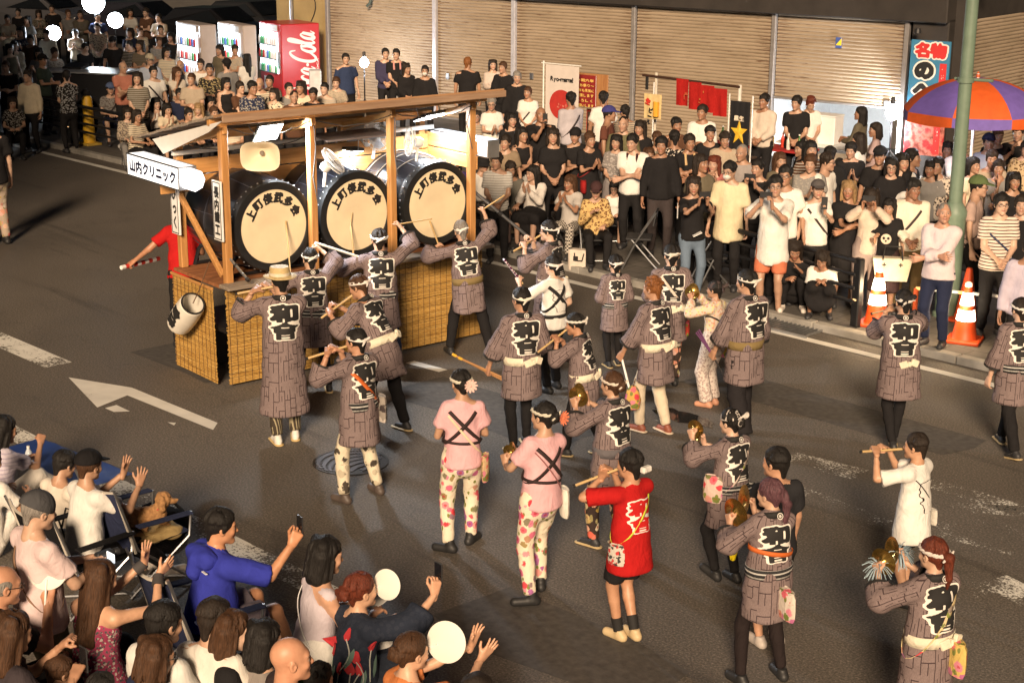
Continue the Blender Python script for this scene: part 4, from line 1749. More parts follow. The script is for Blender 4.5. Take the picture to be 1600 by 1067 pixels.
def emblem(p,layers,W=.37,cz=.30,name='crest',shift=0.0):
 J=p.J
 E=emblem_fields()
 bv=coat_bvh(p)
 T,R,F=Vector(J['T']),Vector(J['Rs']),Vector(J['Fs'])
 c=Vector(J['P'])+T*cz+R*shift
 for (fk,mat,off) in layers:
  g=E[fk]
  H=W*g.shape[0]/g.shape[1]*.64
  if ('m',fk,W) not in _EMB:
   _EMB[('m',fk,W)]=flat_mesh(g,W,H,3)
  V2,Q2=_EMB[('m',fk,W)]
  P3=np.zeros((len(V2),3))
  bad=np.zeros(len(V2),bool)
  for i,(u_,v_) in enumerate(V2):
   o_=c+R*float(u_)+T*float(v_)-F*.6
   h_=bv.ray_cast(o_,F,.75)
   if h_[0] is None:
    bad[i]=True
   else:
    P3[i]=h_[0]-F*off
  Qk=Q2[~bad[Q2].any(1)]
  me=mesh_np(name,P3,Qk,[mat],smooth=True)
  link(bpy.data.objects.new(name,me),p.o)
M_INK=plain('black_print',(.012,.011,.011),.8,var=0)
M_WPRINT=plain('white_print',(.74,.70,.64),.8,var=.05)
M_COLLAR=None
def collar(p,mon=True):
 J=p.J
 T,R,F=(Vector(J[k]) for k in ('T','Rs','Fs'))
 N=Vector(J['P'])+T*.50
 f=Field(np.array(N)-.22,np.array(N)+.22,.014 if p.q<2 else .011)
 P=Vector(J['P'])
 pts=[]
 for k in range(9):
  a=math.radians(-200+220*k/8)
  pts.append(N+R*math.cos(a)*.078+F*(math.sin(a)*.078-.008)+T*(.012+.018*max(0,-math.sin(a))))
 for i in range(8):
  f.cone(pts[i],pts[i+1],.019,.019,.008,sq=(np.array(T),1.5))
 for e,s in ((pts[0],-1),(pts[-1],1)):
  f.cone(e,P+T*.34+F*.135+R*s*-.01,.019,.019,.008)
 V,Q=f.nets()
 me=mesh_np('collar',V,Q,[M_INK])
 co=link(bpy.data.objects.new('collar',me),p.o)
 if mon:
  c=N-F*.112+T*.030
  b=MB()
  M=basis(-(F)+T*.35,T)
  prof=[]
  for (r0,r1,z) in ((.021,.027,.004),):
   n=18
   vs=[c+M @ Vector((math.cos(2*math.pi*k/n)*r,math.sin(2*math.pi*k/n)*r,z)) for r in (r0,r1) for k in range(n)]
   b.add(vs,[(k,(k+1) % n,n+(k+1) % n,n+k) for k in range(n)])
  for k in range(3):
   a=k*math.pi/3
   d=M @ Vector((math.cos(a),math.sin(a),0))
   s=M @ Vector((-math.sin(a),math.cos(a),0))*.0035
   z=M @ Vector((0,0,.004))
   b.add([c+d*-.013-s+z,c+d*.013-s+z,c+d*.013+s+z,c+d*-.013+s+z],[(0,1,2,3)])
  b.build('nape_crest',M_WPRINT,co)
def obi(p,mat,width=.085,knot=True,cz=.055,tilt=0.0):
 J=p.J
 T,R,F=(Vector(J[k]) for k in ('T','R','F'))
 o=band_loop(p,'belt',mat,Vector(J['P'])+T*cz,T+R*tilt,width,off=.014,n=36)
 if knot:
  c=Vector(J['P'])+T*cz-F*.165+R*.06
  b=MB()
  for s in (-1,1):
   M=basis(-F,T)
   b.box(c+R*s*.055+T*.01*s,(.085,.075,.035),basis(-F+R*s*.3,T+R*.4*s),.012)
  b.box(c-F*.01,(.04,.055,.04),basis(-F,T),.012)
  b.build('belt_knot',mat,o)
 return o
def cuffs(p,mat=None):
 for k in 'rl':
  s,e,w=(Vector(p.J[k+c]) for c in 'sew')
  d=w-e
  b=MB()
  a0,a1=e+d*.40,e+d*.475
  b.rod(a0,a1,.099,.102,18)
  b.build('cuff',mat or M_INK,p.o,True)
def to_world(p,v):
 v=np.asarray(v,float)
 return Vector((p.M @ np.array([v[0],v[1],v[2],1.0]))[:3])
def dir_world(p,v):
 return (Vector((p.M[:3,:3] @ np.asarray(v,float)))).normalized()
#================================================================THE DRUM FLOAT
FN,FFAR=G(358,605),G(745,525)
FANG=math.atan2(FFAR[1]-FN[1],FFAR[0]-FN[0])
FL_,FS_=np.array([math.cos(FANG),math.sin(FANG),0]),np.array([-math.sin(FANG),math.cos(FANG),0])
def FW(x,y,z):
 p=FN+FL_*x+FS_*y
 return Vector((p[0],p[1],z))
def onY(px,py,y):
 rd=ray(px,py)
 t=((FN+FS_*y-CAM) @ FS_)/(rd @ FS_)
 p=CAM+t*rd
 return float((p-FN) @ FL_),float(p[2])
def onX(px,py,x):
 rd=ray(px,py)
 t=((FN+FL_*x-CAM) @ FL_)/(rd @ FL_)
 p=CAM+t*rd
 return float((p-FN) @ FS_),float(p[2])
W_X=wood('cedar',(.40,.185,.055),(.62,.33,.115),1.0,.5,'x')
W_Y=wood('cedar_y',(.40,.185,.055),(.62,.33,.115),1.0,.5,'y')
W_Z=wood('cedar_z',(.36,.165,.050),(.58,.30,.105),1.0,.5,'z')
W_GREY=wood('weathered_board',(.17,.135,.105),(.33,.27,.21),1.0,.8,'x')
M_CREAM=plain('cream_board',(.70,.68,.64),.5,var=.05)
flo=empty('festival_float',FN,FANG)
tag(flo,'wooden festival float hung with reed mats and carrying three big drums','float')
DZ=1.14
XP=(.05,1.12,2.17,3.30)
for i,x in enumerate(XP):
 b=MB().box((x,.0,(DZ+2.84)/2),(.085,.085,2.84-DZ),ch=.008)
 b.build('post',W_Z,flo)
 b=MB().box((x,1.02,(DZ+2.58)/2),(.085,.085,2.58-DZ),ch=.008)
 b.build('post',W_Z,flo)
 MB().box((x,.5,2.66),(.06,1.16,.08),Matrix.Rotation(-.235,3,'X'),.006).build('rafter',W_Y,flo)
MB().box((1.70,-.003,2.885),(3.62,.075,.10),ch=.008).build('top_beam',W_X,flo)
MB().box((1.70,1.02,2.585),(3.50,.075,.09),ch=.008).build('top_beam',W_X,flo)
for k in range(11):
 y0=-.34+k*.19
 z0=3.00-(y0+.34)*.235
 c=(1.70,y0+.093,z0-.022+.006*(k % 2))
 MB().box(c,(3.66,.182,.026),Matrix.Rotation(-.231,3,'X'),.004).build('roof_board',W_GREY if k else wood('edge_board',(.26,.13,.06),(.44,.25,.13),1.0,.6,'x'),flo)
MB().box((1.70,-.352,2.955),(3.67,.022,.075),ch=.004).build('eave_board',wood('eave',(.25,.15,.09),(.40,.27,.18),1,.7,'x'),flo)
for x in (-.11,):
 b=MB()
 b.add([(x,-.30,2.93),(x,1.30,2.55),(x,1.05,2.42),(x,.0,2.78),(x+.012,-.30,2.93),(x+.012,1.30,2.55),(x+.012,1.05,2.42),(x+.012,.0,2.78)],
   [(0,3,2,1),(4,5,6,7),(0,1,5,4),(1,2,6,5),(2,3,7,6),(3,0,4,7)])
 b.build('gable_sheet',M_CREAM,flo)
for k,(z,h) in enumerate(((2.08,.17),(2.265,.17))):
 MB().box((1.62,.965,z),(3.66,.024,h),ch=.004).build('back_board',W_X,flo)
for k,(z,h) in enumerate(((2.12,.16),(2.295,.16))):
 MB().box((3.37,.50,z),(.024,1.05,h),ch=.004).build('end_board',W_Y,flo)
MB().box((1.7,.962,2.43),(3.5,.05,.05),ch=.004).build('rail',M_CREAM,flo)
for k in range(7):
 MB().box((1.70,.07+k*.155,DZ-.02),(3.50,.150,.035),ch=.004).build('deck_board',wood('deck',(.20,.075,.03),(.36,.15,.06),1,.6,'x'),flo)
MB().box((1.70,-.125,DZ+.005),(3.56,.21,.04),ch=.006).build('front_shelf',W_GREY,flo)
MB().box((1.70,.5,.62),(3.38,.92,.06)).build('chassis',M_BLACK,flo)
for x in (.35,3.05):
 for y in (.2,.85):
  MB().lathe([(.05,-.045),(.20,-.045),(.215,-.02),(.215,.02),(.20,.045),(.05,.045)],20,Matrix.Rotation(math.pi/2,3,'X'),(x,y,.217)).build('wheel',M_DARKPL,flo,True)
  MB().box((x,y,.42),(.06,.06,.42)).build('wheel_bracket',M_BLACK,flo)
for (p,q_) in (((-.0,.98,2.02),(.03,.08,1.22)),((.55,.98,1.25),(1.10,.93,1.95)),((1.6,.98,1.25),(2.15,.93,1.95)),((2.25,.9,2.0),(2.5,.9,1.2))):
 p,q_=Vector(p),Vector(q_)
 MB().box((p+q_)/2,(.055,.055,(q_-p).length),basis(q_-p,(0,1,0)),.006).build('brace',W_Z,flo)
def reed_mat():
 m,t=newmat('reed_matting')
 v=t.obj()
 n=t.noise(t.mapv(v,(1.6,1.6,70)),1.0,3.0,.7)
 n2=t.noise(t.mapv(v,(26,26,100)),1.0,2.0,.6)
 k=t.math('ADD',t.math('MULTIPLY',n,.6),t.math('MULTIPLY',n2,.4))
 t.col(t.ramp(k,[(.33,(.24,.115,.022)),(.5,(.54,.31,.075)),(.66,(.72,.49,.17))]))
 t.rough(.6)
 return m
M_REED=reed_mat()
M_TWINE=plain('twine',(.10,.05,.02),.8)
def reeds(name,L,H,parent,loc,rz,seed):
 rr=random.Random(seed)
 b=MB()
 n=int(H/.0145)
 nseg=max(3,int(L/.55))
 for i in range(n):
  z=H-(i+.5)*H/n
  r=.0068*rr.uniform(.8,1.15)
  e0,e1=rr.uniform(-.006,.012),rr.uniform(-.006,.012)
  pts=[]
  for k in range(nseg+1):
   x=-e0+(L+e0+e1)*k/nseg
   pts.append((x,.012*math.sin(x*2.1+z*1.3)+rr.uniform(-.0025,.0025),z+rr.uniform(-.002,.002)))
  b.tube(pts,r,4)
 o=b.build(name,M_REED,parent,False,loc,(0,0,rz))
 w=MB()
 m=int(L/.085)
 for k in range(m+1):
  x=.02+k*(L-.04)/m
  pts=[(x+rr.uniform(-.002,.002),-.010+.012*math.sin(x*2.1+zz*1.3),zz) for zz in [H*j/12 for j in range(13)]]
  w.tube(pts,.0028,3)
 w.build('binding_twine',M_TWINE,o)
 MB().box((L/2,-.005,H+.012),(L+.02,.03,.03),ch=.005).build('top_batten',W_X,o)
 return o
reeds('reed_mat',3.44,1.07,flo,(.0,-.03,.035),0,5)
reeds('reed_mat',.93,1.05,flo,(-.10,1.02,.035),-math.pi/2,6)
reeds('reed_mat',.9,1.05,flo,(3.50,.1,.035),math.pi/2,7)
b=MB()
rr=random.Random(8)
for (x0,x1,z,y) in ((.1,1.1,2.80,-.05),(1.15,2.2,2.80,-.05),(2.2,3.3,2.80,-.05),(.3,1.6,2.47,.93)):
 pts=[]
 for k in range(13):
  u=k/12
  pts.append((x0+(x1-x0)*u,y+rr.uniform(-.01,.01),z-.09*math.sin(math.pi*u)+rr.uniform(-.012,.012)))
 b.tube(pts,.006,5)
b.tube([(1.13,-.05,2.8),(1.14,-.06,2.5),(1.10,-.06,2.2),(1.15,-.06,1.9)],.006,5)
b.tube([(2.19,-.05,2.8),(2.17,-.06,2.4),(2.21,-.06,2.1)],.006,5)
b.tube([(3.26,-.05,2.8),(3.20,-.05,2.6),(3.28,-.05,2.3)],.006,5)
b.build('cable',plain('grey_cable',(.10,.095,.09),.6),flo,True)['kind']='stuff'
M_DRUM=plain('drum_lacquer',(.014,.014,.018),.28,var=.2,coat=.25)
M_HIDE=plain('drum_hide',(.74,.62,.42),.5,var=.12,vscale=2.2,bump=.12,bscale=20)
M_RIM=plain('drum_rim',(.012,.012,.012),.45)
M_SEAM=plain('seam_tape',(.05,.052,.07),.5)
chars='上町侫武多会'
DSPOT=((.66,'beside the signboards at the float end'),(1.735,'between the other two drums'),(2.855,'at the end beside the crowd'))
RX=Matrix.Rotation(-math.pi/2,3,'X')
char_mesh=[lettering(ch,.152,.162,2,res=40) for ch in chars]
for (cx,where) in DSPOT:
 cz=1.685
 d=empty('taiko_drum',FW(cx,.10,DZ),FANG)
 tag(d,'big black barrel drum on the float, '+where,'drum','drums on the float')
 cz -=DZ
 n=14
 prof=[(.470,.0),(.475,.05),(.50,.22),(.525,.45),(.532,.60),(.52,.78),(.49,1.0),(.455,1.17)]
 b=MB()
 b.lathe(prof,48,RX,(0,0,cz))
 b.build('barrel',M_DRUM,d,True)
 for k in range(n):
  t=2*math.pi*(k+.5)/n
  pts=[((r+.003)*math.cos(t),y,(r+.003)*math.sin(t)+cz) for (r,y) in prof[1:]]
  b=MB()
  b.tube(pts,.0045,4)
  b.build('stave_seam',M_SEAM,d)
 for y in (.55,):
  r=np.interp(y,[p[1] for p in prof],[p[0] for p in prof])+.003
  MB().tube([(r*math.cos(a),y,r*math.sin(a)+cz) for a in [2*math.pi*k/48 for k in range(49)]],.004,4).build('hoop_seam',M_SEAM,d)
 b=MB().lathe([(.405,-.042),(.425,-.054),(.487,-.046),(.502,.02),(.497,.06),(.472,.062)],56,RX,(0,0,cz),False)
 rim=b.build('rim',M_RIM,d,True)
 b=MB()
 for k in range(40):
  t=2*math.pi*k/40
  b.lathe([(.011,0),(.010,.006),(.004,.010)],7,basis((math.cos(t),0,math.sin(t))),(.501*math.cos(t),.01,.501*math.sin(t)+cz))
 b.build('tack_row',M_STEEL,rim,True)['kind']='stuff'
 b=MB().lathe([(.001,-.036),(.22,-.036),(.36,-.035),(.412,-.032)],56,RX,(0,0,cz))
 hd=b.build('drum_head',M_HIDE,d,True)
 for i,vq in enumerate(char_mesh):
  a=math.radians(151-i*24.4)
  c=(math.cos(a)*.315,-.037,math.sin(a)*.315+cz)
  xd=Vector((math.sin(a),0,-math.cos(a)))
  yd=Vector((math.cos(a),0,math.sin(a)))
  put_flat('painted_character',vq,M_INK,hd,c,xd,yd,.003)
 for y in (.15,.95):
  b=MB()
  for s in (-1,1):
   b.tube([(s*.46,y,.0),(s*.40,y,.18),(s*.36,y,.22)],.022,6)
  b.tube([(-.46,y,.02),(.46,y,.02)],.022,6)
  b.build('cradle',M_BLACK,d)
d=empty('lashing_rope',FW(2.855,.10,DZ),FANG)
tag(d,'pale rope lashed over the drum beside the crowd','rope')
b=MB()
rr=random.Random(4)
for k in range(3):
 y0,y1=.14+k*.22,.34+k*.24
 pts=[]
 for j in range(15):
  a=math.radians(40+120*j/14)
  y=y0+(y1-y0)*j/14
  r=np.interp(y,[p[1] for p in prof],[p[0] for p in prof])+.012
  pts.append((r*math.cos(a),y,r*math.sin(a)+.545))
 b.tube(pts,.006,5)
b.build('strand',plain('pale_rope',(.40,.36,.30),.8),d,True)
M_SIGN=emit('lit_sign_panel',(.95,.97,1.0),.75)
M_SIGNW=plain('sign_white',(.80,.79,.77),.45,var=.03)
def sign_box(x,y0,y1,z,h,dep,label,text):
 o=empty('sign_box',FW(x,y0,z-h/2),FANG)
 tag(o,label,'sign')
 L=y1-y0
 b=MB().box((0,L/2,h/2),(dep,L,h),ch=.008)
 b.build('lamp_body',M_SIGN,o)
 b=MB()
 for e in (0,L):
  b.box((0,e,h/2),(dep+.012,.02,h+.012),ch=.004)
 for zz in (0,h):
  b.box((-dep/2,L/2,zz),(.014,L,.014))
  b.box((dep/2,L/2,zz),(.014,L,.014))
 b.build('edge_trim',M_STEEL,o)
 if text:
  g=lettering(text,L*.94,h*.80,2,res=40)
  put_flat('painted_text',g,plain('navy_ink',(.012,.016,.05),.6,var=0),o,(-dep/2-.002,L/2,h/2),(0,-1,0),(0,0,1),.005)
 return o
sign_box(-.22,.30,1.52,2.27,.235,.20,'long white lit box sign with dark blue clinic lettering on the float end','山内クリニック')
b=MB().lathe([(.06,0),(.115,.02),(.12,.05),(.12,.15),(.10,.18),(.04,.19)],8,Matrix.Rotation(math.pi/2,3,'X'))
o=b.build('octagonal_lamp',emit('lamp_glass',(1,1,1),1.6),None,False,FW(-.22,.285,2.27),(0,0,FANG))
tag(o,'white eight-sided lamp at the end of the lit clinic sign','lamp')
sign_box(3.55,-.10,1.05,2.28,.20,.16,'plain white lit box sign at the crowd end of the float',None)
def plank_sign(y,z,w,h,text,label):
 o=empty('name_board',FW(-.03,y,z-h/2),FANG)
 tag(o,label,'sign','upright name boards on the float')
 MB().box((0,0,h/2),(.022,w,h),ch=.003).build('board',M_SIGNW,o)
 b=MB()
 x=-.0125
 for s in (-1,1):
  b.box((x,s*(w/2-.018),h/2),(.003,.009,h-.03))
  b.box((x,0,h/2+s*(h/2-.018)),(.0032,w-.03,.009))
 b.build('painted_border',M_INK,o)
 put_flat('painted_text',lettering(text,w*.74,h*.88,2,True,40),M_INK,o,(x,0,h/2),(0,-1,0),(0,0,1),.003)
plank_sign(.99,1.83,.185,.60,'びっく','upright white name board with brush writing beside the lit clinic sign')
plank_sign(.015,1.945,.185,.64,'長内鐵工','upright white name board with four bold black characters on the corner post')
lp=Vector((-.27,.40,.78))
ax=Vector((.0,-.72,.62)).normalized()
o=empty('paper_lantern',FW(*(lp-ax*.24)),FANG)
tag(o,'white paper lantern with black characters hanging askew on the float end','lantern')
M=basis(ax,(1,0,0))
b=MB()
prof=[(.095,.0),(.125,.006)]
for k in range(23):
 u=k/22
 prof.append((.145+.004*(k % 2)-.012*(2*u-1)**2,.015+.45*u))
prof+=[(.125,.475),(.118,.475),(.118,.03),(.001,.03)]
b.lathe(prof,32,M)
b.build('paper',plain('lantern_paper',(.74,.70,.62),.6,var=.06),o,True)
b=MB().lathe([(.128,.474),(.132,.470),(.132,.484),(.116,.484),(.116,.474)],32,M,(0,0,0),False)
b.build('hoop',M_INK,o,True)
g=lettering('和會',.36,.20,3,res=40)
V2,Q2=g
P3=[]
for (u_,v_) in V2:
 a=v_/.147
 base_dir=Vector((-1,0,0))
 bd=(base_dir-ax*base_dir.dot(ax)).normalized()
 sd_=ax.cross(bd)
 d_=bd*math.cos(a)+sd_*math.sin(a)
 P3.append(ax*(.24+float(-u_)*-1)+d_*.1535)
me=mesh_np('painted_text',np.array([tuple(p) for p in P3]),Q2,[M_INK],smooth=True)
link(bpy.data.objects.new('painted_text',me),o)
MB().tube([tuple(ax*.48),tuple(ax*.56+Vector((.05,.0,.1))),(.2,-.40,.75)],.006,5).build('cord',M_TWINE,o)
sx,szz=onY(408,242,.12)
o=empty('horn_speaker',FW(sx,.12,szz),FANG)
tag(o,'cream horn loudspeaker with rounded square mouth hung under the float roof','speaker')
M=basis((-.62,-.75,-.12),(0,0,1))
b=MB()
rings=((.06,-.26,.3),(.075,-.20,.3),(.09,-.10,.5),(.145,.0,.75),(.185,.06,.85),(.19,.075,.85),(.175,.07,.85),(.125,.0,.75),(.05,-.10,.4),(.001,-.11,.4))
vs,fs=[],[]
n=28
for (r,z,sqn) in rings:
 for k in range(n):
  a=2*math.pi*k/n
  c_,s_=math.cos(a),math.sin(a)
  p=(abs(c_)**4+abs(s_)**4)**(-.25)
  rad=r*((1-sqn)+sqn*p)
  vs.append(M @ Vector((rad*c_*1.12,rad*s_*.86,z)))
for i in range(len(rings)-1):
 for k in range(n):
  fs.append((i*n+k,i*n+(k+1) % n,(i+1)*n+(k+1) % n,(i+1)*n+k))
fs.append(tuple(range(n))[::-1])
b.add(vs,fs)
b.build('horn',plain('cream_plastic',(.72,.62,.45),.45,var=.04),o,True)
MB().lathe([(.022,.0),(.028,.03),(.02,.05),(.001,.052)],12,M,M @ Vector((0,0,-.085))).build('driver_cap',plain('grey_driver',(.2,.17,.14),.5),o,True)
MB().tube([tuple(M @ Vector((-.1,0,-.1))),(0,.02,.25),(0,.02,.42)],.012,6).build('bracket',M_STEEL,o)
M_LED=emit('led_glass',(.93,.97,1.0),16.0)
def work_lamp(px,y,label,aim,power,tilt=(-.1,-.75,-.66),w=.34,h=.24):
 x,z=onY(*px,y)
 o=empty('work_lamp',FW(x,y,z),FANG)
 tag(o,label,'lamp','work lamps on the float')
 M=basis(tilt,(0,0,1))
 MB().box((0,0,0),(w,h,.035),M,.008).build('housing',M_DARKPL,o)
 MB().box(M @ Vector((0,0,.019)),(w-.03,h-.03,.006),M).build('glass',M_LED,o)
 MB().tube([tuple(M @ Vector((-w/2-.01,0,0))),tuple(M @ Vector((-w/2-.01,0,-.12))),tuple(M @ Vector((w/2+.01,0,-.12))),tuple(M @ Vector((w/2+.01,0,0)))],.007,5).build('stirrup',M_STEEL,o)
 ld=bpy.data.lights.new('lamp_light','AREA')
 ld.shape='RECTANGLE'
 ld.size,ld.size_y=w-.04,h-.04
 ld.energy=power
 ld.color=(.86,.93,1.0)
 lo=bpy.data.objects.new('lamp_light',ld)
 lo.parent=o
 lo.matrix_local=Matrix.Translation(M @ Vector((0,0,.03))) @ (basis(-Vector(tilt),(0,0,1)).to_4x4())
 link(lo)
work_lamp((418,206),.16,'square LED work lamp glaring above the cream horn speaker',None,120.0,(.12,-.80,-.58))
work_lamp((672,181),.55,'flat LED work lamp tilted towards the boards at the crowd end',None,38.0,(.10,-.35,-.93),.40,.26)
work_lamp((548,232),.92,'LED work lamp behind the drums lighting the back boards',None,16.0,(-.05,.0,-1),.30,.2)
def fan(px,y,face,label):
 x,z=onY(*px,y)
 o=empty('electric_fan',FW(x,y,z),FANG)
 tag(o,label,'fan','electric fans on the float posts')
 M=basis(face,(0,0,1))
 b=MB()
 for r in (.04,.08,.12,.155,.165):
  zz=.05*math.cos(r/.165*1.4)+.01
  b.tube([tuple(M @ Vector((r*math.cos(a),r*math.sin(a),zz))) for a in [2*math.pi*k/28 for k in range(29)]],.0022 if r<.16 else .006,4)
 for k in range(36):
  a=2*math.pi*k/36
  b.tube([tuple(M @ Vector((r*math.cos(a+r*2),r*math.sin(a+r*2),.05*math.cos(r/.165*1.4)+.01))) for r in (.02,.08,.13,.165)],.0014,3)
  b.tube([tuple(M @ Vector((r*math.cos(a),r*math.sin(a),-.05*math.cos(r/.165*1.4)-.01))) for r in (.04,.10,.165)],.0014,3)
 b.build('guard',M_WHITEPL,o,True)
 b=MB()
 for k in range(3):
  a=2*math.pi*k/3
  pts=[M @ Vector((math.cos(a+t)*r,math.sin(a+t)*r,.02*math.sin(3*t))) for (t,r) in ((0,.02),(.0,.14),(.5,.15),(1.1,.13),(1.3,.03))]
  b.add([tuple(p) for p in pts],[(0,1,2,3,4),(4,3,2,1,0)])
 b.build('blade',plain('fan_blade',(.75,.76,.80),.3),o)
 b=MB().lathe([(.03,-.05),(.058,-.06),(.062,-.12),(.045,-.15),(.001,-.155)],18,M)
 b.build('motor',M_WHITEPL,o,True)
 MB().rod(tuple(M @ Vector((0,0,-.1))),tuple(M @ Vector((0,0,-.1))+Vector((-.02,.02,-.22))),.018,n=8).build('neck',M_WHITEPL,o,True)
fan((520,252),-.02,(.55,-.55,.62),'white electric fan clipped to the post between the first two drums')
fan((641,222),.25,(-.93,.30,.1),'white electric fan seen edge-on above the farthest drum')
fan((590,215),.75,(-.2,-.8,.4),'white electric fan behind the middle drum')
for (px,y,lb) in (((570,207),.93,'pale horn speaker fixed to the back boards'),):
 x,z=onY(*px,y)
 o=empty('horn_speaker',FW(x,y,z),FANG)
 tag(o,lb,'speaker')
 M=basis((.5,-.8,-.1))
 MB().lathe([(.05,-.22),(.07,-.12),(.11,-.02),(.17,.05),(.165,.045),(.1,-.02),(.03,-.08),(.001,-.09)],24,M).build('horn',M_WHITEPL,o,True)
 MB().box((0,.0,.12),(.03,.03,.2)).build('bracket',M_STEEL,o)
x,z=onY(560,210,.5)
o=MB().box((0,0,0),(.85,.35,.02),Matrix.Rotation(.1,3,'X'),.004).build('mixer_shelf',plain('grey_shelf',(.24,.19,.17),.6),None,False,FW(x-.1,.5,z),(0,0,FANG))
tag(o,'thin grey shelf slung on cables beneath the float roof','shelf')
def pole(p,q_,r,label,c=M_STEEL):
 o=empty('tow_pole',p)
 tag(o,label,'pole')
 q_=Vector(q_)-Vector(p)
 MB().rod((0,0,0),q_,r,n=10).build('tube',c,o,True)
 MB().rod(q_*.93,q_*1.02,r*1.5,n=10).build('end_cap',M_DARKPL,o,True)
 MB().rod(q_*.40,q_*.45,r*1.4,n=10).build('clamp',M_DARKPL,o,True)
x,z=onY(354,398,.02)
x2,z2=onY(388,438,-.3)
pole(FW(x,.02,z),FW(x2,-.3,z2),.016,'chrome telescopic pole leaning from the float corner to the front shelf')
x,z=onY(735,295,.1)
x2,z2=onY(842,384,-.3)
pole(FW(x,.1,z),FW(x2,-.3,z2),.020,'long chrome pole slanting down from the float towards the seated crowd')
#================================================================STREET FURNITURE AND STALLS
def rail_fence(p,q_,posts,label,z0=0.0,h=.86,rails=4,parent=None,post_w=.12):
 o=empty('guard_rail',(p[0],p[1],z0))
 tag(o,label,'fence')
 d=Vector((q_[0]-p[0],q_[1]-p[1],0))
 n=Vector((-d.y,d.x,0)).normalized()
 ang=math.atan2(d.y,d.x)
 for i in range(posts):
  c=d*(i/(posts-1))
  po=MB().box((c.x,c.y,h/2),(post_w,post_w*.7,h),Matrix.Rotation(ang,3,'Z'),.012).build('post',M_BLACK,o)
  MB().box((c.x-n.x*post_w*.36,c.y-n.y*post_w*.36,h*.40),(.05,.012,.02),Matrix.Rotation(ang,3,'Z')).build('reflector',emit('amber_reflector_glow',(1,.62,.28),.9),po)  # reflector given its own glow in place of returned light
 for k in range(rails):
  z=h-.03-k*.17
  MB().tube([tuple(n*-.05+Vector((0,0,z))),tuple(d+n*-.05+Vector((0,0,z)))],.034 if k==0 else .024,8).build('rail',M_BLACK,o,True)
 return o
pa,pb=G(1113,452),G(1329,522)
rail_fence((pa[0],max(pa[1],16.03)),(pb[0],max(16.06,pb[1])),2,'black tubular guard rail in front of the crouching women',.08,.86)
pa,pb=G(-70,222),G(112,262)
rail_fence((pa[0],16.15),(pb[0],16.15),3,'black tubular guard rail beside the yellow post',.08,.86)
g=G(92,238)
o=empty('yellow_post',(g[0],16.35,.08))
tag(o,'yellow plastic post wrapped over a pole at the dim end of the pavement','post')
MB().lathe([(.17,0),(.17,.05),(.13,.06),(.115,.5),(.105,.95),(.08,1.0)],18).build('sleeve',plain('yellow_plastic',(.62,.36,.02),.5),o,True)
MB().box((0,0,.025),(.42,.34,.05),ch=.01).build('base',plain('yellow_base',(.45,.30,.05),.7),o)
g=G(1470,505)
g=(g[0],17.35)
o=empty('lamp_post',(g[0],g[1],.08))
tag(o,'tall pale green street lamp post rising through the crowd by the umbrella','lamp post')
M_GREEN=plain('lamp_green',(.14,.20,.15),.5,var=.1)
MB().lathe([(.17,0),(.17,.04),(.145,.06),(.145,1.25),(.155,1.28),(.155,1.34),(.11,1.42),(.085,1.46)],24).build('base',M_GREEN,o,True)
MB().rod((0,0,1.44),(0,0,6.5),.084,.07,n=16).build('shaft',M_GREEN,o,True)
zc=zat(1475,124,g)-.08
b=MB().lathe([(.092,-.03),(.10,-.03),(.10,.03),(.092,.03)],20,None,(0,0,zc))
b.build('collar',M_GREEN,o,True)
MB().rod((-.16,.02,zc),(.32,.08,zc+.01),.02,n=8).build('bracket',M_GREEN,o,True)
MB().box((-.02,-.11,.75),(.16,.012,.24)).build('notice',M_SIGNW,o)
hd=heading(1528,122)
UD=23.2
uc=Vector((math.cos(hd)*UD,math.sin(hd)*UD,0))
ztop_=zat(1528,122,uc)
o=empty('parasol',(uc.x,uc.y,.08))
tag(o,'large parasol with orange and violet panels over a stall','umbrella')
R_,n_=1.02,8
zt=ztop_-.08
for k in range(n_):
 b=MB()
 a0,a1=2*math.pi*(k+.3)/n_,2*math.pi*(k+1.3)/n_
 rows=[]
 for i in range(9):
  u=i/8
  r,z=R_*math.sin(u*1.12)/math.sin(1.12),zt-.45*(1-math.cos(u*1.12))/(1-math.cos(1.12))
  rows.append([(r*math.cos(a0+(a1-a0)*j/6)*(1-.05*u*math.sin(math.pi*j/6)),r*math.sin(a0+(a1-a0)*j/6)*(1-.05*u*math.sin(math.pi*j/6)),z) for j in range(7)])
 rows.append([(x*1.005,y*1.005,z-.13-.02*math.sin(math.pi*j/6)) for j,(x,y,z) in enumerate(rows[-1])])
 V=[p for r in rows for p in r]
 F=[(i*7+j,i*7+j+1,(i+1)*7+j+1,(i+1)*7+j) for i in range(8) for j in range(6)]
 b.add(V,F)
 Fv=[(8*7+j,8*7+j+1,9*7+j+1,9*7+j) for j in range(6)]
 cols=(plain('parasol_orange',(.62,.10,.015),.7,var=.1),plain('parasol_violet',(.15,.10,.40),.7,var=.1))
 po=b.build('canopy_panel',cols[k % 2],o,True)
 b=MB()
 b.add(rows[8]+rows[9],[(j,j+1,7+j+1,7+j) for j in range(6)])
 b.build('valance',cols[(k+1) % 2],po)
 MB().tube([(0,0,zt-.03)]+[(rows[i][0][0]*.99,rows[i][0][1]*.99,rows[i][0][2]-.015) for i in range(1,9)],.006,4).build('rib',M_STEEL,o)
MB().rod((0,0,0),(0,0,zt+.06),.022,n=10).build('pole',M_WHITEPL,o,True)
MB().lathe([(.02,0),(.03,.03),(.012,.08),(.001,.09)],10,None,(0,0,zt)).build('finial',plain('finial',(.5,.1,.03),.5),o,True)
bp=G(1482,184,0)
rd=ray(1482,184)
t=(UD-.35)/math.hypot(rd[0],rd[1])
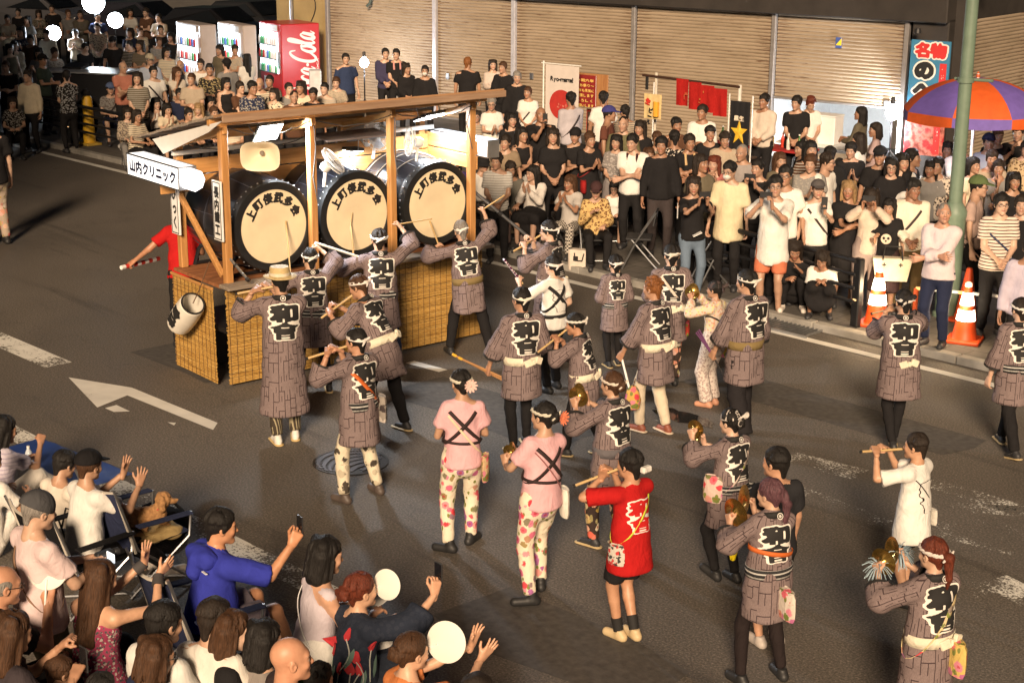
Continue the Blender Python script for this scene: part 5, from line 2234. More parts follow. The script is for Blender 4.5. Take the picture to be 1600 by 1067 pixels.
bp=CAM+rd*t
def bulb(p,label,r,power,stand=None,col=(.95,.97,1.0),em=60.0,lamp_r=.05):
 o=empty('bulb_lamp',(p[0],p[1],stand if stand is not None else p[2]))
 tag(o,label,'lamp')
 zz=p[2]-(stand if stand is not None else p[2])
 MB().lathe([(.001,-r),(r*.6,-r*.8),(r,0),(r*.75,r*.7),(r*.35,r*1.1),(r*.3,r*1.5)],16,None,(0,0,zz)).build('bulb',emit('bulb_glass_%d' % int(em),col,em),o,True)
 MB().lathe([(r*.34,r*1.35),(r*.36,r*2.2),(r*.2,r*2.4)],12,None,(0,0,zz)).build('socket',M_DARKPL,o,True)
 if stand is not None:
  MB().rod((0,0,0),(0,0,zz-r),.016,n=8).build('stand',M_BLACK,o,True)
  for k in range(3):
   a=2*math.pi*k/3+.4
   MB().rod((0,0,.45),(.35*math.cos(a),.35*math.sin(a),.01),.012,n=6).build('leg',M_BLACK,o,True)
 ld=bpy.data.lights.new('lamp_light','POINT')
 ld.energy,ld.color,ld.shadow_soft_size=power,col,lamp_r
 lo=bpy.data.objects.new('lamp_light',ld)
 lo.parent=o
 lo.location=(0,0,zz-r*2.2)
 link(lo)
 return o
bulb(bp,'small bright bulb hanging under the orange and violet parasol',.035,22)
a_,z_=onF(1394,178,.30)
p=fp(a_,z_,.30)
bulb(p,'glaring white lamp at the raised shutter beside the blue banner',.13,420,.09,em=60.0)
a_,z_=onF(569,99,1.2)
p=fp(a_,z_,1.2)
bulb(p,'round white lamp on a thin stand before the shutters',.11,95,.08,em=30.0)
def flood(px,D,label,w,power,zside=0):
 h=heading(*px)
 p=Vector((math.cos(h)*D,math.sin(h)*D,0))
 z=zat(px[0],px[1],p)
 o=empty('flood_light',(p.x,p.y,.08))
 tag(o,label,'lamp','flood lights on stands in the car park')
 z -=.08
 dirn=Vector((-p.x,-p.y,-1.0)).normalized()
 M=basis(dirn,(0,0,1))
 c=Vector((0,0,z))
 MB().lathe([(.001,-.10),(w*.35,-.08),(w*.52,.03),(w*.52,.04)],24,M,c).build('housing',M_DARKPL,o,True)
 MB().lathe([(.001,.052),(w*.40,.050),(w*.50,.042)],24,M,c).build('glass',emit('flood_glass',(.86,.94,1.0),26.0),o)
 MB().rod((0,0,0),(0,0,z-.1),.02,n=8).build('stand',M_BLACK,o,True)
 for k in range(3):
  a=2*math.pi*k/3
  MB().rod((0,0,.6),(.45*math.cos(a),.45*math.sin(a),.01),.014,n=6).build('leg',M_BLACK,o,True)
 ld=bpy.data.lights.new('lamp_light','AREA')
 ld.shape,ld.size,ld.energy,ld.color='SQUARE',w*.8,power,(.80,.90,1.0)
 lo=bpy.data.objects.new('lamp_light',ld)
 lo.parent=o
 lo.matrix_local=Matrix.Translation(c+dirn*.06) @ basis(-dirn,(0,0,1)).to_4x4()
 link(lo)
flood((83,52),44.0,'round-edged flood light glaring above the dark booth',.40,120)
flood((180,32),45.0,'square flood light on a stand behind the dark booth',.42,130)
flood((146,4),47.0,'wide flood light raised highest over the car park',.62,170)
def vending(px,wdt,dep,hgt,label,body,brand=None,seed=0):
 D=39.6
 h=heading(*px)
 p=Vector((math.cos(h)*D,math.sin(h)*D,.08))
 rz=math.radians(-10.5)
 o=empty('vending_machine',p,rz)
 tag(o,label,'vending machine','vending machines in a row')
 mb_=plain('vending_'+body[0],body[1],.35,var=.04)
 MB().box((wdt/2,dep/2,hgt/2),(wdt,dep,hgt),ch=.02).build('cabinet',mb_,o)
 z0,z1=hgt*.42,hgt*.90
 MB().box((wdt*.46,-.012,(z0+z1)/2),(wdt*.80,.02,z1-z0),ch=.004).build('display_window',emit('display_glow',(.80,.93,1.0),4.2),o)
 rr=random.Random(seed)
 for r_ in range(3):
  zz=z0+.06+r_*(z1-z0)/3
  MB().box((wdt*.46,-.05,zz-.05),(wdt*.80,.05,.02)).build('shelf',M_DARKPL,o)
  for k in range(9):
   x=wdt*.10+k*wdt*.09
   c=[(.5,.03,.03),(.55,.5,.5),(.05,.12,.4),(.55,.35,.05),(.06,.3,.12),(.7,.7,.72)][rr.randrange(6)]
   MB().lathe([(.030,0),(.033,.02),(.033,.13),(.020,.17),(.014,.20)],8,None,(x,-.052,zz-.035)).build('sample_bottle',plain('can_%.2f' % c[0],c,.4,var=0),o,True)
 MB().box((wdt*.46,-.012,hgt*.95),(wdt*.80,.02,hgt*.07),ch=.004).build('header_panel',plain('vending_header',(.5,.52,.56),.4),o)
 MB().box((wdt*.46,-.012,hgt*.14),(wdt*.7,.03,hgt*.13),ch=.01).build('delivery_flap',M_DARKPL,o)
 MB().box((wdt*.90,-.012,hgt*.58),(wdt*.11,.02,hgt*.20),ch=.004).build('coin_panel',M_STEEL,o)
 if brand:
  M_SCRIPT=plain('script_white',(.75,.72,.70),.5,var=0)
  H_,S_=hgt*.80,hgt*.80/7.6
  strokes={
   'C':[[(1.0,.80),(.85,1.0),(.55,.98),(.22,.72),(.10,.35),(.22,.04),(.52,-.04),(.85,.12),(1.05,.34)]],
   'o':[[(.5,.56),(.25,.52),(.08,.26),(.2,.02),(.45,.02),(.6,.28),(.5,.56),(.75,.5)]],
   'c':[[(.60,.46),(.42,.57),(.18,.42),(.10,.18),(.26,.0),(.55,.08),(.75,.24)]],
   'a':[[(.58,.46),(.40,.57),(.16,.42),(.10,.16),(.24,.0),(.46,.14),(.60,.50),(.56,.16),(.66,.0),(.85,.16)]],
   '-':[[(.05,.30),(.35,.32)]],
   'l':[[(.02,.10),(.30,.55),(.42,.95),(.30,1.08),(.18,.85),(.18,.25),(.30,.0),(.55,.14)]]}
  adv={'C':.95,'o':.68,'c':.66,'a':.78,'-':.42,'l':.52}
  y,xoff=.0,0
  b=MB()
  pen=0.0
  for chn in 'Coca-Cola':
   for st in strokes[chn]:
    pts=[]
    for i in range(len(st)-1):
     p0,p1,p2,p3=st[max(i-1,0)],st[i],st[i+1],st[min(i+2,len(st)-1)]
     for j in range(5):
      u=j/5
      q2=[.5*(2*p1[c]+(p2[c]-p0[c])*u+(2*p0[c]-5*p1[c]+4*p2[c]-p3[c])*u*u+(3*p1[c]-p0[c]-3*p2[c]+p3[c])*u**3) for c in (0,1)]
      pts.append(q2)
    pts.append(list(st[-1]))
    path=[]
    for (lx,ly) in pts:
     along=(pen+lx+ly*.35)*S_*1.18
     across=ly*S_*3.0
     path.append((wdt+.006,dep*.86-across,hgt*.10+along))
    rad=[max(.012,.030*(1-abs(2*i/max(1,len(path)-1)-1)**3)+.006) for i in range(len(path))]
    b.tube(path,rad,6)
   pen+=adv[chn]
  for i,v in enumerate(b.v):
   b.v[i]=(wdt+.004+(v[0]-wdt-.006)*.08,v[1],v[2])
  b.build('script_lettering',M_SCRIPT,o)['kind']='stuff'
  put_flat('side_text',lettering('COCA',hgt*.2,.09,1,res=30),M_SCRIPT,o,(wdt+.002,dep*.93,hgt*.50),(0,0,1),(0,-1,0),.004)
 MB().box((wdt*.35,-.03,hgt*.28),(.30,.012,.36)).build('price_notice',plain('notice_blue',(.62,.66,.72),.5),o)
 return o
vending((281,160),1.50,.40,2.05,'cream vending machine with three glowing shelves standing at the end of the row',('cream',(.50,.42,.38)),None,1)
vending((345,160),1.50,.34,2.03,'cream vending machine with a glowing display between two others',('cream',(.50,.42,.38)),None,2)
vending((409,160),1.22,1.02,2.03,'red vending machine with white script lettering up its side',('red',(.42,.018,.022)),True,3)
h=heading(493,140)
p=Vector((math.cos(h)*36.8,math.sin(h)*36.8,.08))
o=empty('menu_stand',p,math.radians(-35))
tag(o,'white boxy menu stand with small print in front of the red vending machine','sign')
MB().box((0,0,.72),(.42,.26,.85),ch=.01).build('box',plain('menu_white',(.62,.62,.64),.5),o)
MB().box((0,0,.15),(.3,.2,.3)).build('foot',M_DARKPL,o)
put_flat('printed_text',lettering('MENU',.34,.14,0,res=24),M_INK,o,(0,-.132,1.0),(1,0,0),(0,0,1),.004)
h=heading(140,120)
p=Vector((math.cos(h)*37.5,math.sin(h)*37.5,.08))
o=empty('control_booth',p,math.radians(30))
tag(o,'black draped control booth with a pale sloping desk top beside the flood lights','booth')
MB().box((0,0,.55),(1.9,1.0,1.1),ch=.02).build('drape',plain('black_drape',(.015,.015,.018),.8),o)
MB().box((0,0,1.13),(2.0,1.1,.04),ch=.01).build('desk_top',plain('desk_grey',(.35,.36,.38),.4),o)
MB().box((-.4,.1,1.19),(.5,.35,.08),Matrix.Rotation(.2,3,'X'),.01).build('mixer',M_DARKPL,o)
def cone(px,label):
 g=G(*px)
 y=max(g[1],16.1)
 o=empty('traffic_cone',(g[0],y,.08),.35)
 tag(o,label,'traffic cone','lit traffic cones along the kerb')
 org=plain('cone_orange',(.60,.07,.012),.5,var=.08)
 MB().box((0,0,.02),(.40,.40,.04),ch=.012).build('base',org,o)
 MB().lathe([(.155,.04),(.145,.055),(.128,.16),(.112,.265)],24,cap=False).build('skirt',org,o,True)
 w=emit('cone_band',(1.0,.82,.56),9.0)  # emission stands in for light thrown back by the reflective sleeves
 MB().lathe([(.113,.265),(.107,.30),(.094,.385),(.092,.395)],24,cap=False).build('reflective_glow_band',w,o,True)
 MB().lathe([(.092,.395),(.083,.45)],24,cap=False).build('body',org,o,True)
 MB().lathe([(.084,.45),(.070,.53),(.056,.60)],24,cap=False).build('reflective_glow_band',w,o,True)
 MB().lathe([(.056,.60),(.044,.655),(.036,.665)],24,cap=False).build('neck',org,o,True)
 MB().lathe([(.036,.665),(.044,.675),(.040,.71),(.018,.725),(.001,.727)],16).build('lamp_cap',emit('cone_lamp',(1,.62,.38),1.2),o,True)
 ld=bpy.data.lights.new('lamp_light','POINT')  # added light carries the bands' glow onto the surroundings
 ld.energy,ld.color,ld.shadow_soft_size=16.0,(1,.72,.42),.12
 lo=bpy.data.objects.new('lamp_light',ld)
 lo.parent=o
 lo.location=(-.05,-.22,.5)
 link(lo)
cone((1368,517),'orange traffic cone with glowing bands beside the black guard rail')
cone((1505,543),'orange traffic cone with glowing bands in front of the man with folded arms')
g1,g2=G(1395,515),G(1585,520)
for (za,zb,xa,xb,lb) in ((.52,.62,1408,1580,'white and amber barrier bar running behind the man with folded arms'),):
 a,b_=Vector((G(xa,520)[0],16.75,za)),Vector((G(xb,530)[0]+.3,16.9,zb))
 o=empty('barrier_bar',a)
 tag(o,lb,'barrier')
 n=10
 for k in range(n):
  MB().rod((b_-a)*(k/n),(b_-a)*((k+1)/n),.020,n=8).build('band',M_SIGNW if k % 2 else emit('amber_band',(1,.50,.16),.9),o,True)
 for e in (0.0,1.0):
  q_=(b_-a)*e
  MB().rod((q_.x,q_.y,-a.z+.08),(q_.x,q_.y,q_.z),.03,n=8).build('stand',plain('stand_orange',(.5,.08,.02),.6),o,True)
o=empty('traffic_cone',(G(1540,500)[0],17.3,.08))
tag(o,'plain orange traffic cone hidden among legs behind the barrier bar','traffic cone')
MB().box((0,0,.02),(.36,.36,.04),ch=.012).build('base',plain('cone_orange',(.6,.07,.012)),o)
MB().lathe([(.14,.04),(.10,.3),(.04,.66),(.03,.68)],20).build('body',plain('cone_orange',(.6,.07,.012)),o,True)
def banner_frame(px_tl,px_tr,px_b,d,name,label,cat='banner'):
 a0,z1=onF(*px_tl,d)
 a1,_=onF(*px_tr,d)
 _,z0=onF(*px_b,d)
 o=empty(name,fp((a0+a1)/2,.08,d),FROT)
 tag(o,label,cat)
 return o,a1-a0,z0-.08,z1-.08
def cloth_sheet(o,name,w,z0,z1,mat,amp=.02,nx=14,nz=10,y=0.0,seed=1):
 rr=random.Random(seed)
 p1,p2=rr.uniform(0,6),rr.uniform(0,6)
 V,F=[],[]
 for j in range(nz+1):
  for i in range(nx+1):
   u,v=i/nx,j/nz
   V.append(((u-.5)*w,y+amp*(1-v)*math.sin(u*9+p1+1.5*v)+amp*.3*math.sin(u*21+p2),z0+(z1-z0)*v))
 F=[(j*(nx+1)+i,j*(nx+1)+i+1,(j+1)*(nx+1)+i+1,(j+1)*(nx+1)+i) for j in range(nz) for i in range(nx)]
 me=mesh_np(name,V,np.array(F),[mat])
 return link(bpy.data.objects.new(name,me),o)
def disc2(r,n=28):
 return np.array([(0,0)]+[(r*math.cos(2*math.pi*k/n),r*math.sin(2*math.pi*k/n)) for k in range(n)]),[(0,1+k,1+(k+1) % n) for k in range(n)]
o,w,z0,z1=banner_frame((853,99),(905,104),(880,250),4.6,'festival_flag','white upright flag with a big red disc behind the standing crowd','flag')
cloth_sheet(o,'flag_cloth',w,.35,z1-.02,plain('flag_white',(.60,.54,.50),.8,var=.04),.006)
MB().rod((-w/2-.05,0,0),(-w/2-.05,0,z1+.04),.016,n=8).build('pole',M_WHITEPL,o,True)
MB().rod((-w/2-.1,0,z1),(w/2+.04,0,z1),.012,n=8).build('top_rod',M_WHITEPL,o,True)
dv,df=disc2(w*.36)
me=mesh_np('red_disc',[(x,-.016,z1-.73+y) for x,y in dv],df,[plain('flag_red',(.42,.025,.02),.8)],False)
link(bpy.data.objects.new('red_disc',me),o)
put_flat('flag_text',lettering('Ryo-mama!',w*.74,.17,1,res=30),M_INK,o,(0,-.012,z1-.27),(1,0,0),(0,0,1),.006)
put_flat('flag_text',lettering('2nd',w*.4,.18,0,res=26),plain('flag_pale',(.55,.16,.12),.8),o,(.0,-.017,z1-.75),(1,0,0),(0,0,1),.004)
put_flat('flag_text',lettering('21',w*.3,.20,1,res=26),M_INK,o,(-w*.22,-.012,z1-1.38),(1,0,0),(0,0,1),.006)
o,w,z0,z1=banner_frame((898,113),(943,118),(920,168),4.2,'menu_board','dark red menu board with yellow lines of writing beside the white flag','sign')
MB().box((.06,0,(z0+z1)/2),(w+.10,.03,z1-z0),ch=.004).build('backing',wood('menu_wood',(.28,.12,.045),(.42,.21,.08),1,.6,'z'),o)
MB().box((-.07,-.02,(z0+z1)/2-.01),(w*.80,.012,(z1-z0)*.93)).build('panel',plain('menu_red',(.22,.012,.012),.7),o)
for k,txt in enumerate(('令和六年','～お祭り～','今年も元気に','営業します','よろしく','お願いします')):
 put_flat('menu_line',lettering(txt,min(w*.70,.12*len(txt)),.095,1,res=22),plain('menu_yellow',(.62,.40,.10),.7,var=0),o,(-.07,-.028,z1-.13-k*(z1-z0)*.148),(1,0,0),(0,0,1),.003)
for s in (-1,1):
 MB().rod((s*w*.45,.03,0),(s*w*.45,.03,z0),.015,n=6).build('leg',M_STEEL,o)
b=MB()
for s in (-1,1):
 b.box((-.07+s*w*.39,-.029,(z0+z1)/2),(.012,.004,(z1-z0)*.9))
b.build('frame_line',plain('menu_frame',(.6,.5,.45),.7),o)
o,w,z0,z1=banner_frame((917,170),(938,172),(928,230),4.0,'dish_poster','small poster with a picture of a dish below the red menu board','poster')
MB().box((0,0,(z0+z1)/2),(w,.02,z1-z0),ch=.003).build('board',plain('poster_red',(.35,.03,.02),.6,var=.3,vscale=20),o)
MB().box((0,-.012,z1-.24),(w*.86,.006,.38)).build('picture',plain('poster_dark',(.05,.03,.02),.5,var=.6,vscale=9),o)
dv,df=disc2(w*.34,20)
me=mesh_np('dish',[(x,-.018,z1-.24+y*.7) for x,y in dv],df,[plain('dish_tan',(.40,.27,.16),.6,var=.4,vscale=24)],False)
link(bpy.data.objects.new('dish',me),o)
MB().box((-w*.3,-.012,z1-.62),(w*.36,.006,.26)).build('price_tag',plain('tag_yellow',(.6,.5,.05),.6,var=0),o)
for s in (-1,1):
 MB().rod((s*w*.4,.02,0),(s*w*.4,.02,z0),.012,n=6).build('leg',M_STEEL,o)
o,w,z0,z1=banner_frame((1008,118),(1152,136),(1095,176),5.0,'curtain_stall','bamboo frame with a hanging rod over the drinks counter','stall frame')
lx=lambda px,py:onF(px,py,5.0)[0]-(onF(1008,118,5.0)[0]+onF(1152,136,5.0)[0])/2
zl=onF(1008,118,5.0)[1]-.08
zr_=onF(1152,136,5.0)[1]-.08
MB().rod((-w/2-.05,0,zl),(w/2+.05,0,zr_),.022,n=8).build('rod',plain('dark_bamboo',(.045,.02,.012),.5),o,True)
MB().rod((lx(1024,120),.03,0),(lx(1024,120),.03,zl+.06),.025,n=8).build('post',plain('pale_post',(.62,.56,.46),.6),o,True)
MB().rod((lx(1155,136),.03,0),(lx(1155,136),.03,zr_+.03),.03,n=8).build('post',plain('pale_post2',(.7,.66,.6),.6),o,True)
MB().box((0,.3,.78),(w*1.15,.5,.04),ch=.008).build('counter_top',plain('counter_brown',(.06,.04,.03),.5),o)
MB().box((0,.3,.40),(w*1.1,.45,.72)).build('counter_front',plain('counter_dark',(.03,.025,.022),.7),o)
MB().box((lx(1012,125),-.02,zl-.13),(.05,.02,.22)).build('tassel',M_INK,o)
nor=empty('noren_curtain',fp(onF(1097,150,5.0)[0],.08,5.03),FROT)
tag(nor,'red shop curtain with faded gold characters hanging from a rod','curtain')
wn2=onF(1137,150,5.0)[0]-onF(1057,150,5.0)[0]
zt2,zb2=onF(1097,131,5.0)[1]-.08,onF(1097,173,5.0)[1]-.08
for k in range(4):
 pz=empty('tmp')
 bpy.data.objects.remove(pz)
 co_=cloth_sheet(nor,'curtain_panel',wn2/4-.003,zb2-.01*(k % 2),zt2,cloth((.36,.016,.014)),.015,8,8,0,k+3)
 co_.location=((k-1.5)*wn2/4,0,-.035*(k-1.5))
put_flat('curtain_text',lettering('うどん',.20,.48,0,True,26),plain('faded_gold',(.50,.20,.05),.8),nor,(.02,-.03,(zt2+zb2)/2-.04),(1,0,0),(0,0,1),.006)
put_flat('curtain_text',lettering('酒',.22,.22,0,False,26),plain('faded_gold2',(.46,.08,.03),.8),nor,(-wn2*.3,-.03,(zt2+zb2)/2),(1,0,0),(0,0,1),.006)
o,w,z0,z1=banner_frame((1007,146),(1034,148),(1020,186),5.2,'beer_flag','small cream flag with red and black brush writing and a beer glass','flag')
cloth_sheet(o,'flag_cloth',w,z0,z1,plain('beer_cream',(.62,.48,.24),.8,var=.1),.01)
put_flat('flag_text',lettering('生',.15,.16,2,False,30),plain('beer_red',(.5,.03,.02),.7),o,(-w*.24,-.02,z1-.13),(.95,0,-.3),(.3,0,.95),.006)
put_flat('flag_text',lettering('ビール',.13,.34,2,True,30),M_INK,o,(-w*.12,-.02,z1-.38),(.95,0,-.2),(.2,0,.95),.006)
MB().lathe([(.05,0),(.055,.25),(.05,.25),(.045,.01)],12,None,(w*.25,-.03,z0+.05)).build('glass_picture',plain('beer_amber',(.7,.36,.04),.4),o)
MB().rod((0,.02,-.06),(0,.02,z1+.2),.012,n=6).build('pole',M_WHITEPL,o)
o,w,z0,z1=banner_frame((1142,157),(1173,158),(1157,255),6.0,'beer_banner','black upright banner with a gold star and a beer mug','banner')
cloth_sheet(o,'banner_cloth',w,.2,z1,plain('banner_black',(.012,.012,.014),.6,var=.1),.006)
st=[]
for k in range(10):
 r=w*(.44 if k % 2==0 else .18)
 a=math.pi/2+k*math.pi/5
 st.append((r*math.cos(a),-.014,z1-.50+r*1.35*math.sin(a)))
b=MB()
b.add([(0,-.03,z1-.50)]+st,[(0,1+k,1+(k+1) % 10) for k in range(10)])
b.build('gold_star',plain('star_gold',(.72,.45,.04),.45,var=.25,vscale=4),o)
put_flat('banner_text',lettering('黒生',w*.62,.13,1,False,30),plain('banner_pale',(.7,.62,.5),.7),o,(0,-.032,z1-.27),(1,0,0),(0,0,1),.004)
MB().lathe([(.11,0),(.13,.06),(.13,.20),(.12,.26),(.12,.25),(.11,.02)],18,None,(0,-.05,z1-1.12)).build('mug_picture',plain('foam_grey',(.5,.48,.44),.5),o,True)
MB().box((0,-.012,z1-1.32),(w*.8,.006,.34)).build('amber_panel',plain('amber_print',(.42,.12,.01),.6,var=.3),o)
for s in (-1,1):
 MB().rod((s*(w/2+.03),.01,0),(s*(w/2+.03),.01,z1+.1),.012,n=6).build('pole',M_WHITEPL,o)
a0,zt3=onF(1425,62,.25)
a1,zb3=onF(1472,246,.25)
a0b=onF(1424,160,.25)[0]
o=empty('shop_banner',fp((a0+a1)/2,zb3,.25),FROT)
tag(o,'tall blue vertical shop sign with big brush characters on the dark pillar','sign')
w,H3=(a1-a0),zt3-zb3
MB().box((0,0,H3*.70),(w,.05,H3*.60),ch=.006).build('blue_panel',plain('banner_blue',(.045,.20,.36),.5,var=.1),o)
def food_mat():
 m,t=newmat('food_photo')
 vo=t.node('ShaderNodeTexVoronoi')
 vo.inputs['Scale'].default_value=5.0
 t.ln(t.obj(),vo.inputs['Vector'])
 n=t.noise(t.obj(),9,4,.6,1.5)
 k=t.math('ADD',t.math('MULTIPLY',vo.outputs['Distance'],.7),t.math('MULTIPLY',n,.5))
 t.col(t.ramp(k,[(.25,(.45,.05,.045)),(.45,(.42,.02,.03)),(.6,(.55,.20,.16)),(.8,(.18,.03,.02))]))
 t.rough(.5)
 return m
MB().box((0,0,H3*.20),(w,.05,H3*.40),ch=.006).build('photo_panel',food_mat(),o)
M_RED2,M_WH2=plain('sign_red',(.55,.03,.03),.6,var=0),plain('sign_outline',(.75,.72,.68),.6,var=0)
def outlined(text,W_,H_,cx,cz,m1,m2,bold=3,o=o):
 g=glyph_grid(text,44,False)
 put_flat('sign_outline',flat_mesh(dilate(g,bold+4),W_,H_,2),m2,o,(cx,-.026,cz),(1,0,0),(0,0,1),.004)
 put_flat('sign_character',flat_mesh(dilate(g,bold),W_,H_,2),m1,o,(cx,-.026,cz),(1,0,0),(0,0,1),.009)
outlined('名物',w*.92,w*.46,0,H3*.915,M_RED2,M_WH2)
outlined('の',w*.62,w*.58,-w*.12,H3*.745,M_INK,M_WH2,4)
outlined('へ',w*.62,w*.55,-w*.12,H3*.575,M_INK,M_WH2,4)
outlined('い',w*.60,w*.5,-w*.12,H3*.43,M_INK,M_WH2,4)
MB().box((w*.36,-.028,H3*.55),(w*.17,.006,H3*.52)).build('red_strip',M_RED2,o)
put_flat('strip_text',lettering('お好きな食べ方で',w*.12,H3*.48,0,True,22),M_WH2,o,(w*.36,-.032,H3*.55),(1,0,0),(0,0,1),.004)
MB().box((w*.33,-.028,H3*.16),(w*.16,.006,H3*.28)).build('red_strip',M_RED2,o)
put_flat('strip_text',lettering('ひと味違うおいしさ',w*.11,H3*.27,0,True,22),M_WH2,o,(w*.33,-.032,H3*.16),(1,0,0),(0,0,1),.004)
MB().lathe([(.04,0),(.06,-.04),(.065,-.09),(.03,-.10)],14,None,(-w*.3,-.12,H3+.22)).build('spot_lamp',M_DARKPL,o,True)
def folding_table(a,d,w,label,cl,h=.80,dep=.6):
 o=empty('serving_table',fp(a,.08,d),FROT)
 tag(o,label,'table')
 MB().box((0,0,h),(w,dep,.035),ch=.006).build('table_top',cl,o)
 for sx in (-1,1):
  for sy in (-1,1):
   MB().rod((sx*w*.44,sy*dep*.42,0),(sx*w*.44,sy*dep*.42,h-.015),.014,n=6).build('leg',M_STEEL,o)
 return o
a1_=onF(1185,205,3.6)[0]
folding_table(a1_,3.4,1.9,'serving table with a red cloth crowded with bottles by the black banner',plain('red_cloth',(.35,.02,.02),.7),.80)
a2_=onF(1275,215,3.0)[0]
t2=folding_table(a2_,2.6,1.7,'white serving table with boxes before the raised shutter',M_SIGNW,.82)
a3_=onF(1335,222,3.6)[0]
folding_table(a3_,3.4,1.5,'long folding table beside the women under the glaring lamp',plain('table_tan',(.5,.42,.32),.5),.76)
for (px,sz,lb,c) in (((1262,222),(.34,.30,.42),'large white foam box on the white serving table',(.8,.8,.8)),((1292,214),(.45,.35,.50),'tall white foam cooler standing behind the serving table',(.82,.82,.82)),
      ((1240,232),(.26,.26,.36),'pale carton at the end of the serving table',(.62,.56,.5))):
 a,z=onF(*px,2.6)
 o=MB().box((0,0,sz[2]/2),sz,ch=.015).box((0,0,sz[2]+.006),(sz[0]+.02,sz[1]+.02,.03),ch=.008).build('foam_box',plain('foam_%.2f' % c[0],c,.6,var=.03),None,False,fp(a,.08+.8375,2.6),(0,0,FROT))
 tag(o,lb,'box')
rr=random.Random(12)
for k in range(9):
 a=a1_-.8+k*.2+rr.uniform(-.04,.04)
 o=empty('bottle',fp(a,.898,3.4+rr.uniform(-.18,.18)),0)
 c=[(.04,.16,.03),(.45,.30,.04),(.5,.05,.03),(.6,.6,.55)][k % 4]
 tag(o,'small bottle standing on the red-clothed serving table','bottle','bottles on the serving table')
 MB().lathe([(.034,0),(.036,.01),(.036,.16),(.015,.21),(.014,.26)],10).build('glass',plain('bottle_%d' % (k % 4),c,.2,var=0),o,True)
 MB().lathe([(.016,.255),(.016,.28),(.001,.281)],8).build('cap',M_SIGNW,o,True)
_CH={}
def copy_tree(src,loc,rz,label,scale=1.0):
 r=src.copy()
 COL.objects.link(r)
 r.location,r.rotation_euler,r.scale=loc,(0,0,rz),(scale,)*3
 r['label']=label
 for ch in src.children:
  c=ch.copy()
  COL.objects.link(c)
  c.parent=r
  for g_ in ch.children:
   d_=g_.copy()
   COL.objects.link(d_)
   d_.parent=c
 return r
def folding_chair(loc,rz,label):
 if 'fold' in _CH:
  return copy_tree(_CH['fold'],loc,rz,label)
 o=empty('folding_chair',loc,rz)
 tag(o,label,'chair','black folding chairs')
 MB().box((0,.02,.43),(.38,.36,.035),ch=.012).build('seat',M_DARKPL,o)
 MB().box((0,-.20,.72),(.38,.03,.20),Matrix.Rotation(.18,3,'X'),.01).build('backrest',M_DARKPL,o)
 for s in (-1,1):
  MB().tube([(s*.20,.24,.0),(s*.20,.05,.40),(s*.20,-.22,.82)],.012,6).build('front_leg',M_STEEL,o,True)
  MB().tube([(s*.18,-.26,.0),(s*.18,.12,.42)],.012,6).build('back_leg',M_STEEL,o,True)
 MB().rod((-.2,.20,.09),(.2,.20,.09),.009,n=6).build('stretcher',M_STEEL,o)
 _CH['fold']=o
 return o
def camp_chair(loc,rz,label,fab,key):
 o=empty('camp_chair',loc,rz)
 tag(o,label,'chair')
 trim=plain('chair_trim',(.50,.46,.40),.7)
 f=cloth(fab)
 b=MB()
 n=7
 V=[]
 for j in range(n):
  for i in range(n):
   u,v=i/(n-1)-.5,j/(n-1)
   V.append((u*.52,-.22+v*.46,.40-.07*(1-4*u*u)*math.sin(math.pi*v)+.03*v))
 b.add(V,[(j*n+i,j*n+i+1,(j+1)*n+i+1,(j+1)*n+i) for j in range(n-1) for i in range(n-1)])
 b.build('seat',f,o,True)
 b=MB()
 V=[]
 for j in range(n):
  for i in range(n):
   u,v=i/(n-1)-.5,j/(n-1)
   V.append((u*.56,-.24-v*.14-.06*(1-4*u*u),.38+v*.52-.03*(1-4*u*u)*(v>.9)))
 b.add(V,[(j*n+i,j*n+i+1,(j+1)*n+i+1,(j+1)*n+i) for j in range(n-1) for i in range(n-1)])
 br=b.build('backrest',f,o,True)
 b=MB()
 b.tube([V[0]]+[V[j*n] for j in range(1,n)]+[V[(n-1)*n+i] for i in range(1,n)]+[V[j*n+n-1] for j in range(n-2,-1,-1)],.011,5)
 b.build('piping',trim,br,True)
 for s in (-1,1):
  MB().tube([(s*.30,-.40,.93),(s*.28,-.22,.40),(s*.27,.26,.02)],.011,6).build('frame_tube',M_STEEL,o,True)
  MB().tube([(s*.29,.24,.60),(s*.28,.22,.40),(s*.27,-.30,.02)],.011,6).build('frame_tube',M_STEEL,o,True)
  MB().box((s*.31,.0,.60),(.07,.46,.015),ch=.005).build('armrest',f,o)
 MB().tube([(-.27,.26,.02),(.27,-.30,.05)],.010,5).build('cross_tube',M_STEEL,o)
 MB().tube([(.27,.26,.05),(-.27,-.30,.02)],.010,5).build('cross_tube',M_STEEL,o)
 return o
def stool(loc,rz,label,h=.40):
 if 'stool' in _CH:
  return copy_tree(_CH['stool'],loc,rz,label)
 o=empty('folding_stool',loc,rz)
 tag(o,label,'stool','folding stools under seated spectators')
 MB().box((0,0,h),(.32,.30,.03),ch=.012).build('seat',plain('stool_seat',(.04,.045,.06),.7),o)
 for s in (-1,1):
  MB().rod((s*.14,.14,h-.01),(s*.14,-.15,0),.010,n=6).build('leg',M_STEEL,o)
  MB().rod((s*.12,-.14,h-.01),(s*.12,.15,0),.010,n=6).build('leg',M_STEEL,o)
 _CH['stool']=o
 return o
